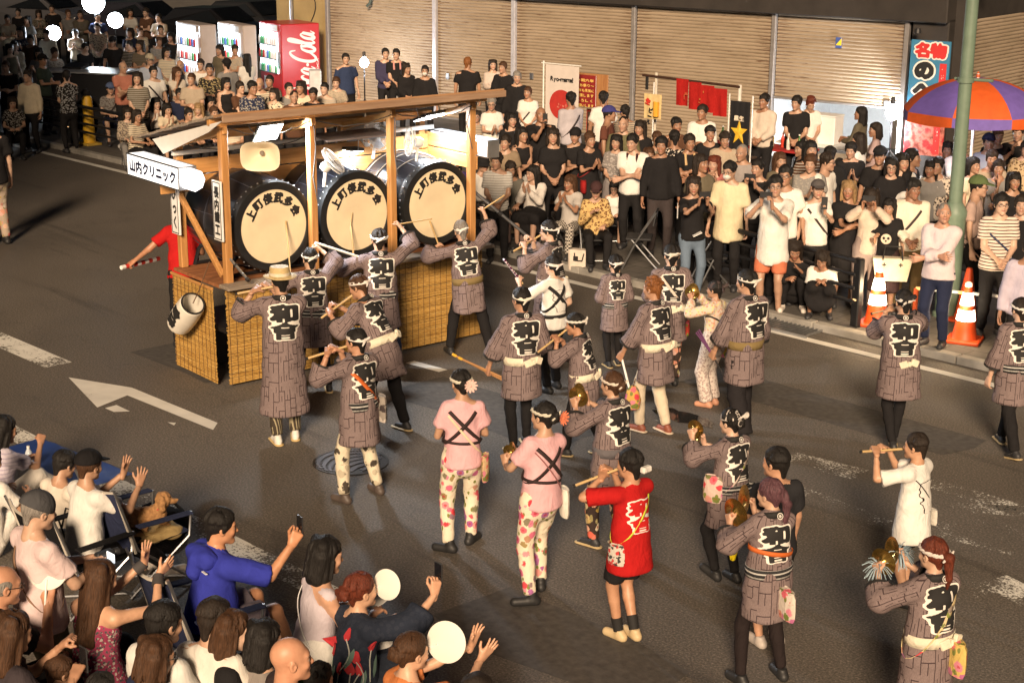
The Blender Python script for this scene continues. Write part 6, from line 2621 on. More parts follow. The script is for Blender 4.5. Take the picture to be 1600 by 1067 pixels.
def parked_car(px,D,rz,c,label):
 h=heading(*px)
 o=empty('parked_car',(math.cos(h)*D,math.sin(h)*D,.08),rz)
 tag(o,label,'car','parked cars in the dark car park')
 paint=plain('car_%s' % label[:12],c,.25,.2,var=0,coat=.6)
 prof=[(-2.1,.35),(-2.12,.75),(-1.95,.92),(-1.5,.98),(-.95,1.42),(.55,1.46),(1.25,1.0),(1.95,.86),(2.12,.66),(2.12,.35)]
 b=MB()
 n=len(prof)
 sec=[]
 for (yy,sc_) in ((-.84,.96),(-.80,1.0),(.80,1.0),(.84,.96)):
  sec.append([(x,yy*(1.0 if z<1.0 else .84),.35+(z-.35)*sc_) for (x,z) in prof])
 V=[p for s in sec for p in s]
 F=[(i*n+k,i*n+(k+1) % n,(i+1)*n+(k+1) % n,(i+1)*n+k) for i in range(3) for k in range(n)]
 F+=[tuple(range(n)),tuple(range(3*n,4*n))[::-1]]
 b.add(V,F)
 b.build('body',paint,o,False)
 gl=plain('car_glass',(.01,.012,.015),.05,var=0)
 for s in (-1,1):
  b=MB().add([(-1.25,s*.80,1.02),(1.05,s*.80,1.02),(.50,s*.71,1.40),(-.90,s*.71,1.37)],[(0,1,2,3),(3,2,1,0)])
  b.build('side_window',gl,o)
  for x in (-1.32,1.30):
   w_=MB().lathe([(.1,-.1),(.29,-.1),(.31,-.07),(.31,.07),(.29,.1),(.1,.1)],20,Matrix.Rotation(math.pi/2,3,'X'),(x,s*.76,.31)).build('tyre',M_DARKPL,o,True)
   MB().lathe([(.001,-.105),(.19,-.105),(.20,-.08)],14,Matrix.Rotation(math.pi/2*s,3,'X'),(x,s*.76,.31)).build('rim',M_STEEL,w_,True)
  MB().box((2.09,s*.62,.70),(.08,.30,.13),ch=.02).build('headlight',plain('lamp_lens',(.7,.7,.72),.1),o)
  MB().box((-2.09,s*.66,.74),(.06,.22,.18),ch=.02).build('tail_light',plain('lamp_red',(.3,.01,.01),.2),o)
 b=MB().add([(1.22,-.66,1.03),(1.22,.66,1.03),(.60,.60,1.43),(.60,-.60,1.43)],[(0,1,2,3),(3,2,1,0)])
 b.v=[(x+.03,y,z+.02) for x,y,z in b.v]
 b.build('windscreen',gl,o)
parked_car((215,30),56,math.radians(20),(.03,.03,.04),'dark blue parked car behind the flood lights')
parked_car((330,12),53,math.radians(15),(.012,.012,.014),'black parked car behind the cream vending machines')
parked_car((390,5),56,math.radians(10),(.02,.02,.022),'charcoal parked car beyond the red vending machine')
parked_car((60,20),60,math.radians(25),(.10,.10,.11),'grey parked car at the dim edge of the car park')
parked_car((120,-5),66,math.radians(22),(.02,.022,.03),'black parked car farthest back in the car park')
#================================================================WHO STANDS WHERE
WHT,CRM,BLK,NVY,GRY,OLV,BGE=(.70,.68,.64),(.66,.57,.42),(.017,.016,.017),(.022,.028,.06),(.23,.22,.21),(.13,.11,.075),(.40,.33,.25)
SAL,LIL,PNK,BRN,RED,DBL,ORG,LBL=(.50,.20,.14),(.50,.45,.54),(.66,.36,.40),(.10,.05,.03),(.42,.014,.014),(.03,.04,.10),(.55,.16,.04),(.42,.47,.58)
HAN=(.212,.162,.16)
def S(kind,**kw):
 d={'stand':{},'clap':dict(RH=(.045,.30,1.20),LH=(-.045,.30,1.20),RG='flat',LG='flat',RP=(-1,.1,0),LP=(1,.1,0),RD=(-.15,.55,.8),LD=(.15,.55,.8)),
   'cross':dict(RH=(-.09,.25,1.13),LH=(.11,.27,1.09),RE=(.8,-.2,-.6),LE=(-.8,-.2,-.6),RP=(0,-1,0),LP=(0,-1,0)),
   'phone2':dict(RH=(.06,.38,1.42),LH=(-.06,.38,1.42),RG='hold',LG='hold',RP=(-1,.2,.2),LP=(1,.2,.2),RD=(0,.3,1),LD=(0,.3,1)),
   'phone1':dict(RH=(.04,.36,1.36),RG='hold',RP=(-1,.2,.2),RD=(0,.3,1)),
   'phone1l':dict(LH=(-.04,.36,1.36),LG='hold',LP=(1,.2,.2),LD=(0,.3,1)),
   'front':dict(RH=(.05,.24,.98),LH=(-.06,.24,.98),RP=(-.4,-1,0),LP=(.4,-1,0)),
   'hold':dict(RH=(.08,.30,1.12),LH=(-.08,.30,1.10),RG='hold',LG='hold'),
   'chin':dict(RH=(.03,.17,1.40),LH=(.06,.23,1.08),RP=(0,-1,0)),
   'chest':dict(RH=(-.02,.20,1.24)),'bagarm':dict(LH=(-.16,.24,1.08)),
   'sit':dict(pz=.50,sitting=True,RF=(.12,.44),LF=(-.12,.42),RH=(.10,.34,.66),LH=(-.10,.33,.66),lean=6,RP=(0,0,-1),LP=(0,0,-1)),
   'sitclap':dict(pz=.50,sitting=True,RF=(.12,.44),LF=(-.12,.42),RH=(.04,.36,.92),LH=(-.04,.36,.92),RG='flat',LG='flat',RP=(-1,0,0),LP=(1,0,0),RD=(0,.5,.85),LD=(0,.5,.85),lean=6),
   'ground':dict(pz=.17,sitting=True,RF=(.16,.62),LF=(-.16,.60),RH=(.16,.42,.42),LH=(-.16,.42,.42),lean=10),
   'crouch':dict(pz=.27,sitting=True,RF=(.14,.20),LF=(-.14,.16),RH=(.08,.44,.50),LH=(-.08,.44,.50),lean=22),
   'flute':dict(RH=(.24,.17,1.475),LH=(.05,.22,1.48),RE=(.5,-.2,-1),LE=(-.4,.3,-1),RG='hold',LG='hold',RP=(-.3,.3,-1),LP=(0,.2,-1),RD=(-.7,.6,.35),LD=(.75,.3,.5),head=(-8,-2)),
   'flutel':dict(LH=(-.24,.17,1.475),RH=(-.05,.22,1.48),LE=(-.5,-.2,-1),RE=(.4,.3,-1),RG='hold',LG='hold',LP=(.3,.3,-1),RP=(0,.2,-1),LD=(.7,.6,.35),RD=(-.75,.3,.5),head=(8,-2)),
   'cymbal':dict(RH=(.09,.30,1.30),LH=(-.09,.30,1.30),RG='fist',LG='fist',RP=(-1,0,0),LP=(1,0,0),RD=(0,.4,.9),LD=(0,.4,.9),RE=(.8,-.4,-.6),LE=(-.8,-.4,-.6))}[kind]
 d=dict(d)
 d.update(kw)
 return d
def walk(step=.22,lift=.0,out=.09,which='r'):
 if which=='r':
  return dict(RF=(out,step),LF=(-out,-step,lift),LFp=-28 if lift else 0)
 return dict(LF=(-out,step),RF=(out,-step,lift),RFp=-28 if lift else 0)
GRP_F='spectators across the road'
PEOPLE={}
def _where(u,v,topw,face,sc,off):
 th=heading(u,v)+math.radians(face)-math.pi/2
 g0=0.08
 for _ in range(3):
  p=G(u,v,topw*1.0+g0)
  x=p[0]-(off[0]*math.cos(th)-off[1]*math.sin(th))*sc
  y=p[1]-(off[0]*math.sin(th)+off[1]*math.cos(th))*sc
  g0=gz(y)
 return Vector((x,y,g0)),th
def sp(u,v,h,face,ps,hair,top,bottom,label,q=0,fem=False,hat=.0,**kw):
 sc=h/1.70
 J=skeleton(ps,fem,kw.get('build',1.0))
 pos,th=_where(u,v,J['top'][2]*sc+hat,face,sc,J['top'])
 if q==0 and pos.length>29.5:
  q=-1
 p=person(label,pos,th,sc,ps,hair,top,bottom,q=q,fem=fem,**kw)
 return p
def pf(foot,head,face,ps,hair,top,bottom,label,q=1,fem=False,hat=.0,smin=.6,smax=1.14,**kw):
 J=skeleton(ps,fem,kw.get('build',1.0))
 th=heading(*foot)+math.radians(face)-math.pi/2
 g=G(*foot)
 sc=1.0
 mid=(np.array(ps.get('RF',(.11,0))[:2])+np.array(ps.get('LF',(-.11,0))[:2]))/2
 for _ in range(4):
  off=(J['top'][:2]-mid)*sc
  t_=(g[0]+off[0]*math.cos(th)-off[1]*math.sin(th),g[1]+off[0]*math.sin(th)+off[1]*math.cos(th))
  z=zat(head[0],head[1],t_)-hat
  sc=max(smin,min(smax,z/J['top'][2]))
 tw=(g[0]+off[0]*math.cos(th)-off[1]*math.sin(th),g[1]+off[0]*math.sin(th)+off[1]*math.cos(th))
 want=G(head[0],head[1],J['top'][2]*sc+hat)
 lat=np.array((want[0]-tw[0],want[1]-tw[1])) @ _rt[:2]
 g=np.array((g[0]+lat*_rt[0],g[1]+lat*_rt[1],0))
 pos=Vector((g[0]-(mid[0]*math.cos(th)-mid[1]*math.sin(th))*sc,g[1]-(mid[0]*math.sin(th)+mid[1]*math.cos(th))*sc,0))
 p=person(label,pos,th,sc,ps,hair,top,bottom,q=q,fem=fem,group=kw.pop('group','festival performers'),**kw)
 return p
M_BRASS=plain('brass',(.62,.40,.11),.25,.95,var=.1)
M_BAMBOO=plain('bamboo',(.50,.34,.15),.5)
def grip(p,k):
 c,M=p.hands[k]
 return to_world(p,c),M
def held(name,label,cat,p0,parts,group=None):
 o=empty(name,p0)
 tag(o,label,cat,group)
 for (pn,b,m,sm) in parts:
  b.build(pn,m,o,sm)
 return o
def rod_thing(name,label,cat,a,b_,r,mat,tip=None,group=None):
 a,b_=Vector(a),Vector(b_)
 d=b_-a
 parts=[('shaft',MB().rod((0,0,0),d,r,n=8),mat,True)]
 parts.append(('tip',MB().rod(d*.97,d*1.015,r*1.25,n=8),tip or mat,True))
 return held(name,label,cat,a,parts,group)
def flute(p,label,left=False):
 s=-1 if left else 1
 J=p.J
 mouth=J['hc']+J['HR'] @ np.array((0,.112,-.055))
 a=to_world(p,mouth+J['HR'] @ np.array((-s*.07,.0,.0)))
 kk='l' if left else 'r'
 b_=to_world(p,J[kk+'w']*.35+p.hands[kk][0]*.65)
 d=(b_-a)
 b_=a+d.normalized()*.46*p.sc
 o=rod_thing('bamboo_flute',label,'flute',a,b_,.0125*p.sc,M_BAMBOO,M_INK,'flutes')
 d=b_-a
 for k in range(6):
  c=d*(.22+.1*k)
  MB().lathe([(.005,0),(.005,.004),(.001,.004)],6,basis(Vector((0,0,1))-d.normalized()*d.normalized().z),c+Vector((0,0,.0115*p.sc))).build('finger_hole',M_INK,o)
def cymbals(p,label,R=.085,tassel=None,offs=((.0,.02,.09),(.0,.02,.09))):
 cs=[]
 for k in 'rl':
  c,M=p.hands[k]
  s=1 if k=='r' else -1
  cs.append((to_world(p,c+M @ np.array((0,.05,.01))),dir_world(p,np.array((-s,.25,.15)))))
 for i,(c,ax) in enumerate(cs):
  M=basis(ax)
  o=empty('hand_cymbal',c)
  tag(o,label,'cymbal','pairs of hand cymbals')
  r=R*p.sc
  prof=[(.001,-.028),(r*.22,-.026),(r*.34,-.014),(r*.45,-.004),(r,.004),(r,.007),(r*.45,0),(r*.30,-.010),(.001,-.022)]
  MB().lathe(prof,28,M).build('disc',M_BRASS,o,True)
  MB().tube([tuple(M @ Vector((0,0,-.025))),tuple(M @ Vector((.01,0,-.05))),tuple(M @ Vector((.02,-.02,-.06)))],.008,6).build('strap',plain('strap_red',(.45,.03,.03),.7),o)
  if tassel:
   b=MB()
   rr=random.Random(i)
   for k in range(46):
    d=Vector((rr.uniform(-1,1),rr.uniform(-1,1),rr.uniform(-.9,.5))).normalized()
    b.tube([tuple(M @ Vector((0,0,-.04))),tuple(M @ Vector((0,0,-.05))+d*.06),tuple(M @ Vector((0,0,-.05))+d*.10+Vector((0,0,-.03)))],.003,3)
   b.build('tassel',plain('tassel_blue',(.30,.40,.46),.8),o)['kind']='stuff'
def phone(p,ks,label,vertical=True,glow=False,group='phones held up to film'):
 c=np.mean([p.hands[k][0] for k in ks],0)
 w=to_world(p,c+np.array((0,.03,.05)))
 o=empty('phone',w)
 tag(o,label,'phone',group)
 look=dir_world(p,np.array((0,1,0)))
 M=basis(look,(0,0,1))
 sz=(.076,.155) if vertical else (.155,.076)
 MB().box((0,0,0),(sz[0],sz[1],.010),M,.003).build('case',plain('phone_case',(.03,.03,.032),.35),o)
 MB().box(M @ Vector((0,0,-.0055)),(sz[0]-.008,sz[1]-.01,.002),M).build('screen',emit('phone_screen',(.5,.6,.75),.6) if glow else plain('phone_glass',(.01,.01,.012),.08,var=0),o)
 MB().box(M @ Vector((sz[0]*.25,sz[1]*.35,.006)),(.022,.030,.004),M,.001).build('camera_bump',M_DARKPL,o)
 return o
def round_fan(p0,nrm,label,R=.125,hdl=(0,0,-1),txt=None):
 o=empty('paper_fan',p0)
 tag(o,label,'fan','round paper fans')
 M=basis(nrm,(0,0,1))
 MB().lathe([(.001,.0015),(R,.0015),(R+.003,0),(R,-.0015),(.001,-.0015)],36,M).build('leaf',plain('fan_paper',(.74,.72,.66),.6,var=.03),o,True)
 h=(M.inverted() @ Vector(hdl))
 h.z=0
 h.normalize()
 b=MB()
 b.rod(M @ (h*(R*.5))+M @ Vector((0,0,.004)),M @ (h*(R+.12))+M @ Vector((0,0,.004)),.007,n=6)
 b.build('handle',M_WHITEPL,o)
 for k in range(5):
  a=math.atan2(-h.y,-h.x)+(k-2)*.35
  MB().rod(M @ (h*R*.5)+M @ Vector((0,0,-.003)),M @ Vector((math.cos(a)*R*.9,math.sin(a)*R*.9,-.003)),.0018,n=4).build('rib',M_WHITEPL,o)
 return o
def pouch(p,side,label,mat,size=(.17,.06,.19),z=.80,strap=None,back=.06,kk=None):
 J=p.J
 c=J['P']+J['R']*side*.205-J['F']*back+np.array((0,0,z-.93))
 w=to_world(p,c)
 o=empty('shoulder_bag',w)
 tag(o,label,'bag','cloth bags slung on straps')
 n=10
 rz=math.atan2(p.M[1,0],p.M[0,0])
 b=MB()
 V,F=[],[]
 prof=[(.75,.5),(.95,.38),(1.0,.0),(1.0,-.3),(.85,-.47),(.5,-.5)]
 for (r,zz) in prof:
  for k in range(n):
   a=2*math.pi*k/n
   x,y=math.cos(a),math.sin(a)
   V.append(Matrix.Rotation(rz+math.pi/2-.35*side,3,'Z') @ Vector((x*size[0]/2*r,y*size[1]/2*r,zz*size[2]))*p.sc)
 F=[(i*n+k,i*n+(k+1) % n,(i+1)*n+(k+1) % n,(i+1)*n+k) for i in range(len(prof)-1) for k in range(n)]
 F+=[tuple(range(n)),tuple(range((len(prof)-1)*n,len(prof)*n))[::-1]]
 b.add(V,F)
 b.build('sack',mat,o,True)
 MB().tube([tuple(V[k]) for k in range(n)]+[tuple(V[0])],.008*p.sc,5).build('mouth_hem',mat,o,True)
 if strap:
  R_,T_=Vector(J['Rs']),Vector(J['T'])
  band_loop(p,'bag_strap',strap[0],Vector(J['P'])+T_*.22,(T_*.62+R_*side*.78),strap[1],off=.012,n=44)
 return o
#================================================================PERFORMERS
def hcoat(kind='hanten'):
 return (kind,HAN,'hanten')
TAN_T=(.49,.30,.20)
WBAND=(('band',(.74,.70,.66)),)
M_WOBI=cloth((.72,.66,.52))
M_BOBI=cloth((.03,.03,.032),'hstripe',(.45,.44,.42))
M_GOBI=cloth((.22,.16,.07))
LAY=[('halo',M_WPRINT,.006),('black',M_INK,.010)]
LAY_W=[('halo',M_INK,.006),('halo_in',cloth((.72,.70,.66)),.0095)]
LAY_R=[('halo',M_WPRINT,.006),('fine',cloth((.52,.02,.02)),.010)]
def coated(p,belt=None,W=.37,cuff=True,knot=True,tilt=0.0,shift=0.0,cz=.30):
 emblem(p,LAY,W=W,shift=shift,cz=cz)
 collar(p)
 if cuff:
  cuffs(p)
 if belt is not None:
  obi(p,belt,knot=knot,tilt=tilt)
 return p
SOCK=('sandal',(.03,.03,.033),(.55,.42,.22))
WSOCK=('sandal',(.68,.66,.62),(.55,.40,.18))
BSHOE=('shoe',(.02,.02,.021))
p=pf((437,690),(437,421),8,S('flutel',RF=(.10,.05),LF=(-.09,-.05)),('capped','black'),('yukata',HAN,'hanten'),('pants',(.05,.04,.03),'vstripe',(.30,.26,.17)),
  'flute player in a straw hat and long mauve coat with white socks',wear=(('straw',(0,0,0)),),shoe=WSOCK,build=1.06)
coated(p,None)
flute(p,'bamboo flute of the player in the straw hat',True)
b=MB().lathe([(.100,.066),(.1005,.098),(.099,.098)],36)
b.v=[(x*1.01,y*1.17*1.01-.012,z) for x,y,z in b.v]
hb=b.build('hat_ribbon',cloth((.62,.56,.44)),p.o,True)
hb.matrix_local=p.HM
p=pf((492,612),(484,390),12,dict(RF=(.16,-.05),LF=(-.16,.05),RH=(.20,.38,1.62),LH=(-.22,.36,1.28),RG='fist',LG='fist',RE=(1,-.2,-.2),LE=(-1,-.2,-.4),lean=3),
  ('short','black'),hcoat(),('tights',BLK),'drummer with arm raised beating the drum by the corner post',wear=WBAND,shoe=SOCK)
coated(p,M_BOBI)
a,_=grip(p,'r')
rod_thing('drum_stick','white drum stick slanting down in the raised hand by the corner drum','stick',a+Vector((0,0,.05)),FW(1.55,-.55,1.28),.013,M_SIGNW)
a,_=grip(p,'l')
rod_thing('drum_stick','thin bamboo drum stick against the corner drum head','stick',a,FW(.80,.04,1.72),.008,M_BAMBOO)
p=pf((612,585),(592,360),8,dict(RF=(.20,-.08),LF=(-.20,.08),RH=(.30,.30,1.66),LH=(-.30,.36,1.26),RG='fist',LG='fist',RE=(1,-.3,-.2),LE=(-1,-.2,-.4)),
  ('short','dark'),hcoat(),('jeans',(.025,.035,.07)),'broad drummer in jeans beating the middle drum with both arms',wear=WBAND,shoe=('shoe',(.10,.05,.03)),build=1.1)
coated(p,M_BOBI)
a,_=grip(p,'l')
pts=[a,a+Vector((0.0,0,.16)),FW(1.62,.02,1.60),FW(1.66,.04,1.72)]
o=empty('drum_stick',a)
tag(o,'bent bamboo drum stick in front of the middle drum head','stick')
MB().tube([tuple(Vector(q_)-a) for q_ in pts],[.012,.010,.007,.005],6).build('shaft',M_BAMBOO,o,True)
MB().rod((0,0,-.06),(0,0,.0),.013,n=8).build('grip_end',M_BAMBOO,o,True)
a,_=grip(p,'r')
rod_thing('drum_stick','thin drum stick swung up beside the middle drum','stick',a,a+Vector((.10,.42,.02)),.008,M_BAMBOO)
p=pf((741,556),(719,347),14,dict(RF=(.26,-.14),LF=(-.20,.14),RH=(.30,.34,1.72),LH=(-.34,.30,1.34),RG='fist',LG='fist',RE=(1,-.4,-.3),LE=(-1,-.3,-.3),side=-6,lean=4),
  ('short','grey'),hcoat(),('pants',BLK),'grey haired drummer striding sideways at the drum beside the crowd',wear=(('hachimaki',(.70,.66,.62)),),shoe=BSHOE)
coated(p,M_GOBI,knot=False)
a,_=grip(p,'l')
rod_thing('drum_stick','bamboo drum stick pointing up at the drum beside the crowd','stick',a,FW(2.70,.0,1.50),.009,M_BAMBOO)
a,_=grip(p,'r')
rod_thing('drum_stick','drum stick held high over the grey haired drummer','stick',a,a+Vector((.05,.30,.14)),.009,M_BAMBOO)
p=pf((600,672),(557,432),52,S('flutel',lean=26,head=(8,8),LH=(-.24,.50,1.26),RH=(-.06,.52,1.29),RF=(.12,-.20),LF=(-.10,.14),RFp=0),
  ('short','brown'),hcoat(),('pants',BLK),'stooping flute player with white belt beside the reed mats',wear=(('hachimaki',(.70,.64,.60)),),shoe=SOCK,tone=(.42,.24,.15))
coated(p,M_WOBI)
flute(p,'long pale flute of the stooping player',True)
p=pf((567,778),(556,516),40,S('flutel',RF=(.20,-.02),LF=(-.20,.02),LH=(-.20,.22,1.47)),('short','black'),hcoat(),('pants',(.62,.55,.42),'camo',(.06,.05,.04),(.45,.40,.30)),
  'flute player with orange strap and swirling cream trousers above the manhole',wear=(('hachimaki',(.70,.66,.62)),),shoe=('shoe',(.08,.06,.05)),tone=(.44,.25,.16))
coated(p,M_BOBI,knot=False)
flute(p,'pale flute of the player with the orange strap',True)
pouch(p,1,'grey leafy patterned bag on an orange strap',cloth((.28,.25,.22),'camo',(.05,.04,.04),(.5,.45,.4)),(.20,.08,.26),.90,(plain('orange_strap',(.55,.12,.02),.7),.038),back=.09)
for (ft,hd,fc,ps,lb,bagc,kw) in (
  ((712,855),(720,580),10,S('front',RH=(.12,.26,1.06),LH=(-.12,.26,1.06),RF=(.10,.10),LF=(-.14,-.06),head=(8,-4),LFy=55,RFy=-40),
   'woman in pink shirt with crossed black cords and a pale blossom in her hair',((.62,.44,.25),'floral'),{}),
  ((845,932),(850,630),38,S('cymbal',RH=(.07,.36,1.12),LH=(-.10,.36,1.10),RF=(.10,.12),LF=(-.16,-.08),head=(12,-4),LFy=60,RFy=-30,side=4),
   'woman in pink shirt with crossed black cords and an orange flower in her hair',((.74,.70,.62),'plain'),{})):
 p=pf(ft,hd,fc,ps,('bun','black'),('tee',(.68,.40,.43)),('pants',(.72,.64,.50),'floral'),lb,fem=True,wear=(('band',(.62,.58,.48)),('flower',(.75,.50,.45) if 'pale' in lb else (.72,.22,.12))),shoe=('boot',(.02,.018,.018)))
 J=p.J
 T_,R_,F_=(Vector(J[k]) for k in ('T','R','F'))
 cen=Vector(J['P'])+T_*.30
 cord=plain('black_cord',(.025,.012,.012),.8)
 for s in (-1,1):
  band_loop(p,'back_cord',cord,cen,T_*.70+R_*s*.72,.034,off=.010,n=44)
 band_loop(p,'waist_cord',cord,Vector(J['P'])+T_*.14,T_+R_*.06,.026,off=.006,n=40)
 sack=cloth(bagc[0],bagc[1])
 pouch(p,1,'cream flowered bag at the hip of the woman with the pale blossom' if 'pale' in lb else 'plain white drawstring bag at the hip of the woman with the orange flower',sack,(.19,.07,.25),.80 if 'pale' in lb else .84,(plain('thin_strap',(.66,.52,.36),.7) if 'pale' in lb else plain('thin_strap2',(.25,.10,.10),.7),.022 if 'pale' in lb else .010),back=.06)
 if 'orange' in lb:
  cymbals(p,'small dark hand cymbal held by the woman with the orange flower',.075)
  a,_=grip(p,'l')
p=pf((967,1000),(985,706),42,S('flutel',RF=(.03,-.05,.03),LF=(-.05,.06),LH=(-.16,.20,1.46),RH=(.0,.24,1.47),LE=(-.9,-.3,-.7)),('short','black'),('long_tee',RED),('shorts',BLK),'boy in a red shirt with white crest and black shorts',shoe=('shoe',(.55,.42,.24)),tone=(.46,.26,.16),wear=(),headk=1.08)
emblem(p,LAY_R,W=.31,cz=.25)
flute(p,'short flute of the boy in red',True)
pouch(p,-1,'small printed pouch on a yellow-green strap of the boy in red',cloth((.55,.50,.44),'print',(.05,.05,.05),(.5,.05,.05)),(.16,.05,.18),.86,(plain('lime_strap',(.50,.55,.05),.7),.024))
b=MB()
b.box((.0,-.03,.02),(.10,.05,.05),ch=.02)
kn=b.build('towel_knot',cloth((.70,.68,.64)),p.o)
kn.matrix_local=p.HM @ Matrix.Translation((.03,-.11,-.03))
for kx,ax_ in (('r','ra'),('l','la')):
 d_=p.J[kx+'k']-p.J[ax_]
 MB().rod(p.J[ax_]+d_*.0,p.J[ax_]+d_*.30,.044,.050,n=14).build('sock',M_INK,p.o,True)
p=pf((862,610),(864,398),42,dict(LH=(-.30,.30,1.38),LG='fist',RH=(.22,.18,.95),RF=(.12,.05),LF=(-.12,-.05)),('topknot','black'),('tee',WHT),('pants',BLK),'man in white shirt with black cords crossed over his back',
  wear=(('hachimaki',(.66,.60,.56)),),shoe=BSHOE,hat=.03)
J=p.J
T_,R_=Vector(J['T']),Vector(J['R'])
for s in (-1,1):
 band_loop(p,'back_cord',M_INK,Vector(J['P'])+T_*.30,T_*.70+R_*s*.72,.045,off=.010,n=44)
band_loop(p,'waist_cord',M_INK,Vector(J['P'])+T_*.06,T_,.045,off=.008)
emblem(p,LAY_W,W=.29,cz=.25,shift=.02)
a,_=grip(p,'l')
o=empty('folding_fan',a)
tag(o,'checked folded fan in the raised hand of the man in white','fan')
M=basis(dir_world(p,(-.55,.25,.8)),(0,0,1))
MB().box(M @ Vector((0,0,.13)),(.075,.02,.30),M,.006).build('leaf',cloth((.70,.64,.64),'check',(.10,.02,.06)),o)
MB().box(M @ Vector((0,0,-.03)),(.03,.018,.08),M,.006).build('handle',M_BAMBOO,o)
p=pf((838,560),(858,347),62,S('flutel',LH=(-.22,.24,1.42)),('short','black'),hcoat(),('pants',BLK),'flute player with dark glasses beyond the man in white',wear=(('hachimaki',(.70,.66,.62)),('glasses',(0,0,0))),shoe=SOCK)
coated(p,M_WOBI)
flute(p,'flute of the player beyond the man in white',True)
p=pf((810,702),(815,452),22,dict(LH=(-.30,.16,.88),LG='fist',RH=(.20,.22,1.0),RF=(.10,.10),LF=(-.12,-.10),head=(10,0),LE=(-.8,-.4,-.3)),('short','black'),hcoat(),('tights',BLK),'coated player with white belt carrying two long yellow mallets',wear=(('hachimaki',(.72,.68,.60)),),shoe=SOCK)
coated(p,M_WOBI)
a,_=grip(p,'l')
dd_=dir_world(p,(-.80,.15,.45))
for k,s in enumerate((-.012,.016)):
 rod_thing('drum_mallet','long yellow drum mallet held low, one of two','mallet',a-dd_*.55+Vector((s,s,s)),a+dd_*.36+Vector((s*2,s,-s)),.011,plain('mallet_wood',(.42,.22,.09),.5),plain('mallet_tip',(.72,.42,.04),.5),'two yellow mallets')
p=pf((868,712),(897,492),68,S('flutel',LH=(-.10,.30,1.40),RH=(.05,.30,1.36),lean=8,RF=(.12,-.22),LF=(-.08,.18)),('short','black'),hcoat(),('pants',BLK),'flute player with wristwatch leaning forward, white belt hanging',wear=(('band',(.72,.68,.62)),),shoe=SOCK,tone=(.42,.23,.14))
coated(p,M_WOBI,W=.35)
flute(p,'flute of the player with the wristwatch',True)
p=pf((932,855),(957,583),48,S('cymbal',RH=(.02,.34,1.36),LH=(-.16,.32,1.34),RF=(.08,-.10),LF=(-.10,.12)),('bun','brown'),hcoat(),('pants',(.05,.035,.03),'darkfloral',(.30,.04,.03)),'brown haired woman in coat with black strap sounding brass cymbals',fem=True,wear=(('band',(.66,.58,.5)),),shoe=SOCK)
coated(p,cloth((.13,.12,.13)),knot=False)
band_loop(p,'bag_strap',M_INK,Vector(p.J['P'])+Vector(p.J['T'])*.25,Vector(p.J['T'])*.6+Vector(p.J['R'])*.8,.014,off=.012,n=44)
cymbals(p,'brass hand cymbal of the brown haired woman',.10)
p=pf((960,572),(962,402),18,S('front',RF=(.09,.06),LF=(-.09,-.05),RH=(.10,.22,1.10),LH=(-.10,.22,1.10)),('short','black'),hcoat(),('tights',BLK),'small child in a festival coat walking among the players',shoe=SOCK,headk=1.18,wear=(('hachimaki',(.66,.62,.58)),))
coated(p,M_BOBI,W=.32,knot=False)
p=pf((1025,675),(1020,435),48,dict(LH=(-.26,.26,.86),LG='fist',RH=(.24,.12,.84),RF=(.10,-.10),LF=(-.09,.12),lean=4,head=(8,0)),('curly','ginger'),hcoat(),('pants',(.60,.52,.40)),'curly ginger haired player with white belt and cream trousers',shoe=('sandal',(.25,.08,.05),(.62,.52,.40)))
coated(p,M_WOBI)
a,_=grip(p,'l')
rod_thing('drum_stick','short white stick in the lowered hand of the ginger haired player','stick',a+Vector((0,0,.04)),a+dir_world(p,(-.1,-.45,-.75))*.34,.011,M_SIGNW)
o=empty('shoulder_bag',a+dir_world(p,(-.1,-.5,-.8))*.42)
tag(o,'small orange and cream bag dangling beside the ginger haired player','bag','cloth bags slung on straps')
MB().lathe([(.03,.12),(.06,.08),(.085,-.02),(.07,-.10),(.02,-.13)],12).build('sack',cloth((.62,.36,.10),'floral'),o,True)
MB().tube([(0,0,.11),(.02,.01,.2)],.006,5).build('cord',M_TWINE,o)
p=pf((1063,602),(1050,384),12,S('stand',RF=(.09,.02),LF=(-.09,-.02),RH=(.14,.24,1.06),LH=(-.16,.24,1.04)),('short','black'),hcoat(),('pants',(.05,.035,.03),'darkfloral'),'slight player with a white strap and dark flowered trousers',shoe=BSHOE,headk=1.06,wear=(('hachimaki',(.62,.56,.48)),))
coated(p,M_WOBI,W=.35)
band_loop(p,'bag_strap',plain('white_strap',(.62,.52,.44),.7),Vector(p.J['P'])+Vector(p.J['T'])*.25,Vector(p.J['T'])*.6+Vector(p.J['R'])*.8,.03,off=.016,n=44)
pouch(p,1,'small red patterned pouch of the player in flowered trousers',cloth((.50,.06,.04),'floral'),(.13,.05,.17),.72)
p=pf((1115,634),(1118,440),62,S('cymbal',RH=(.06,.30,1.46),LH=(-.12,.30,1.44),RF=(.08,.02),LF=(-.09,.03)),('short','black'),('shirt',(.62,.52,.44),'print',(.60,.30,.20),(.66,.60,.30)),('wide',(.62,.55,.50),'print',(.38,.30,.28)),'player in pale patterned costume raising brass cymbals to the face',fem=True,wear=(('cloth',(.08,.06,.06)),),shoe=('shoe',(.50,.25,.16)))
cymbals(p,'brass hand cymbal of the player in pale costume',.10)
pouch(p,0.6,'yellow and orange printed bag on the player in pale costume',cloth((.65,.42,.10),'floral'),(.20,.10,.26),.80,(M_INK,.02),back=.10)
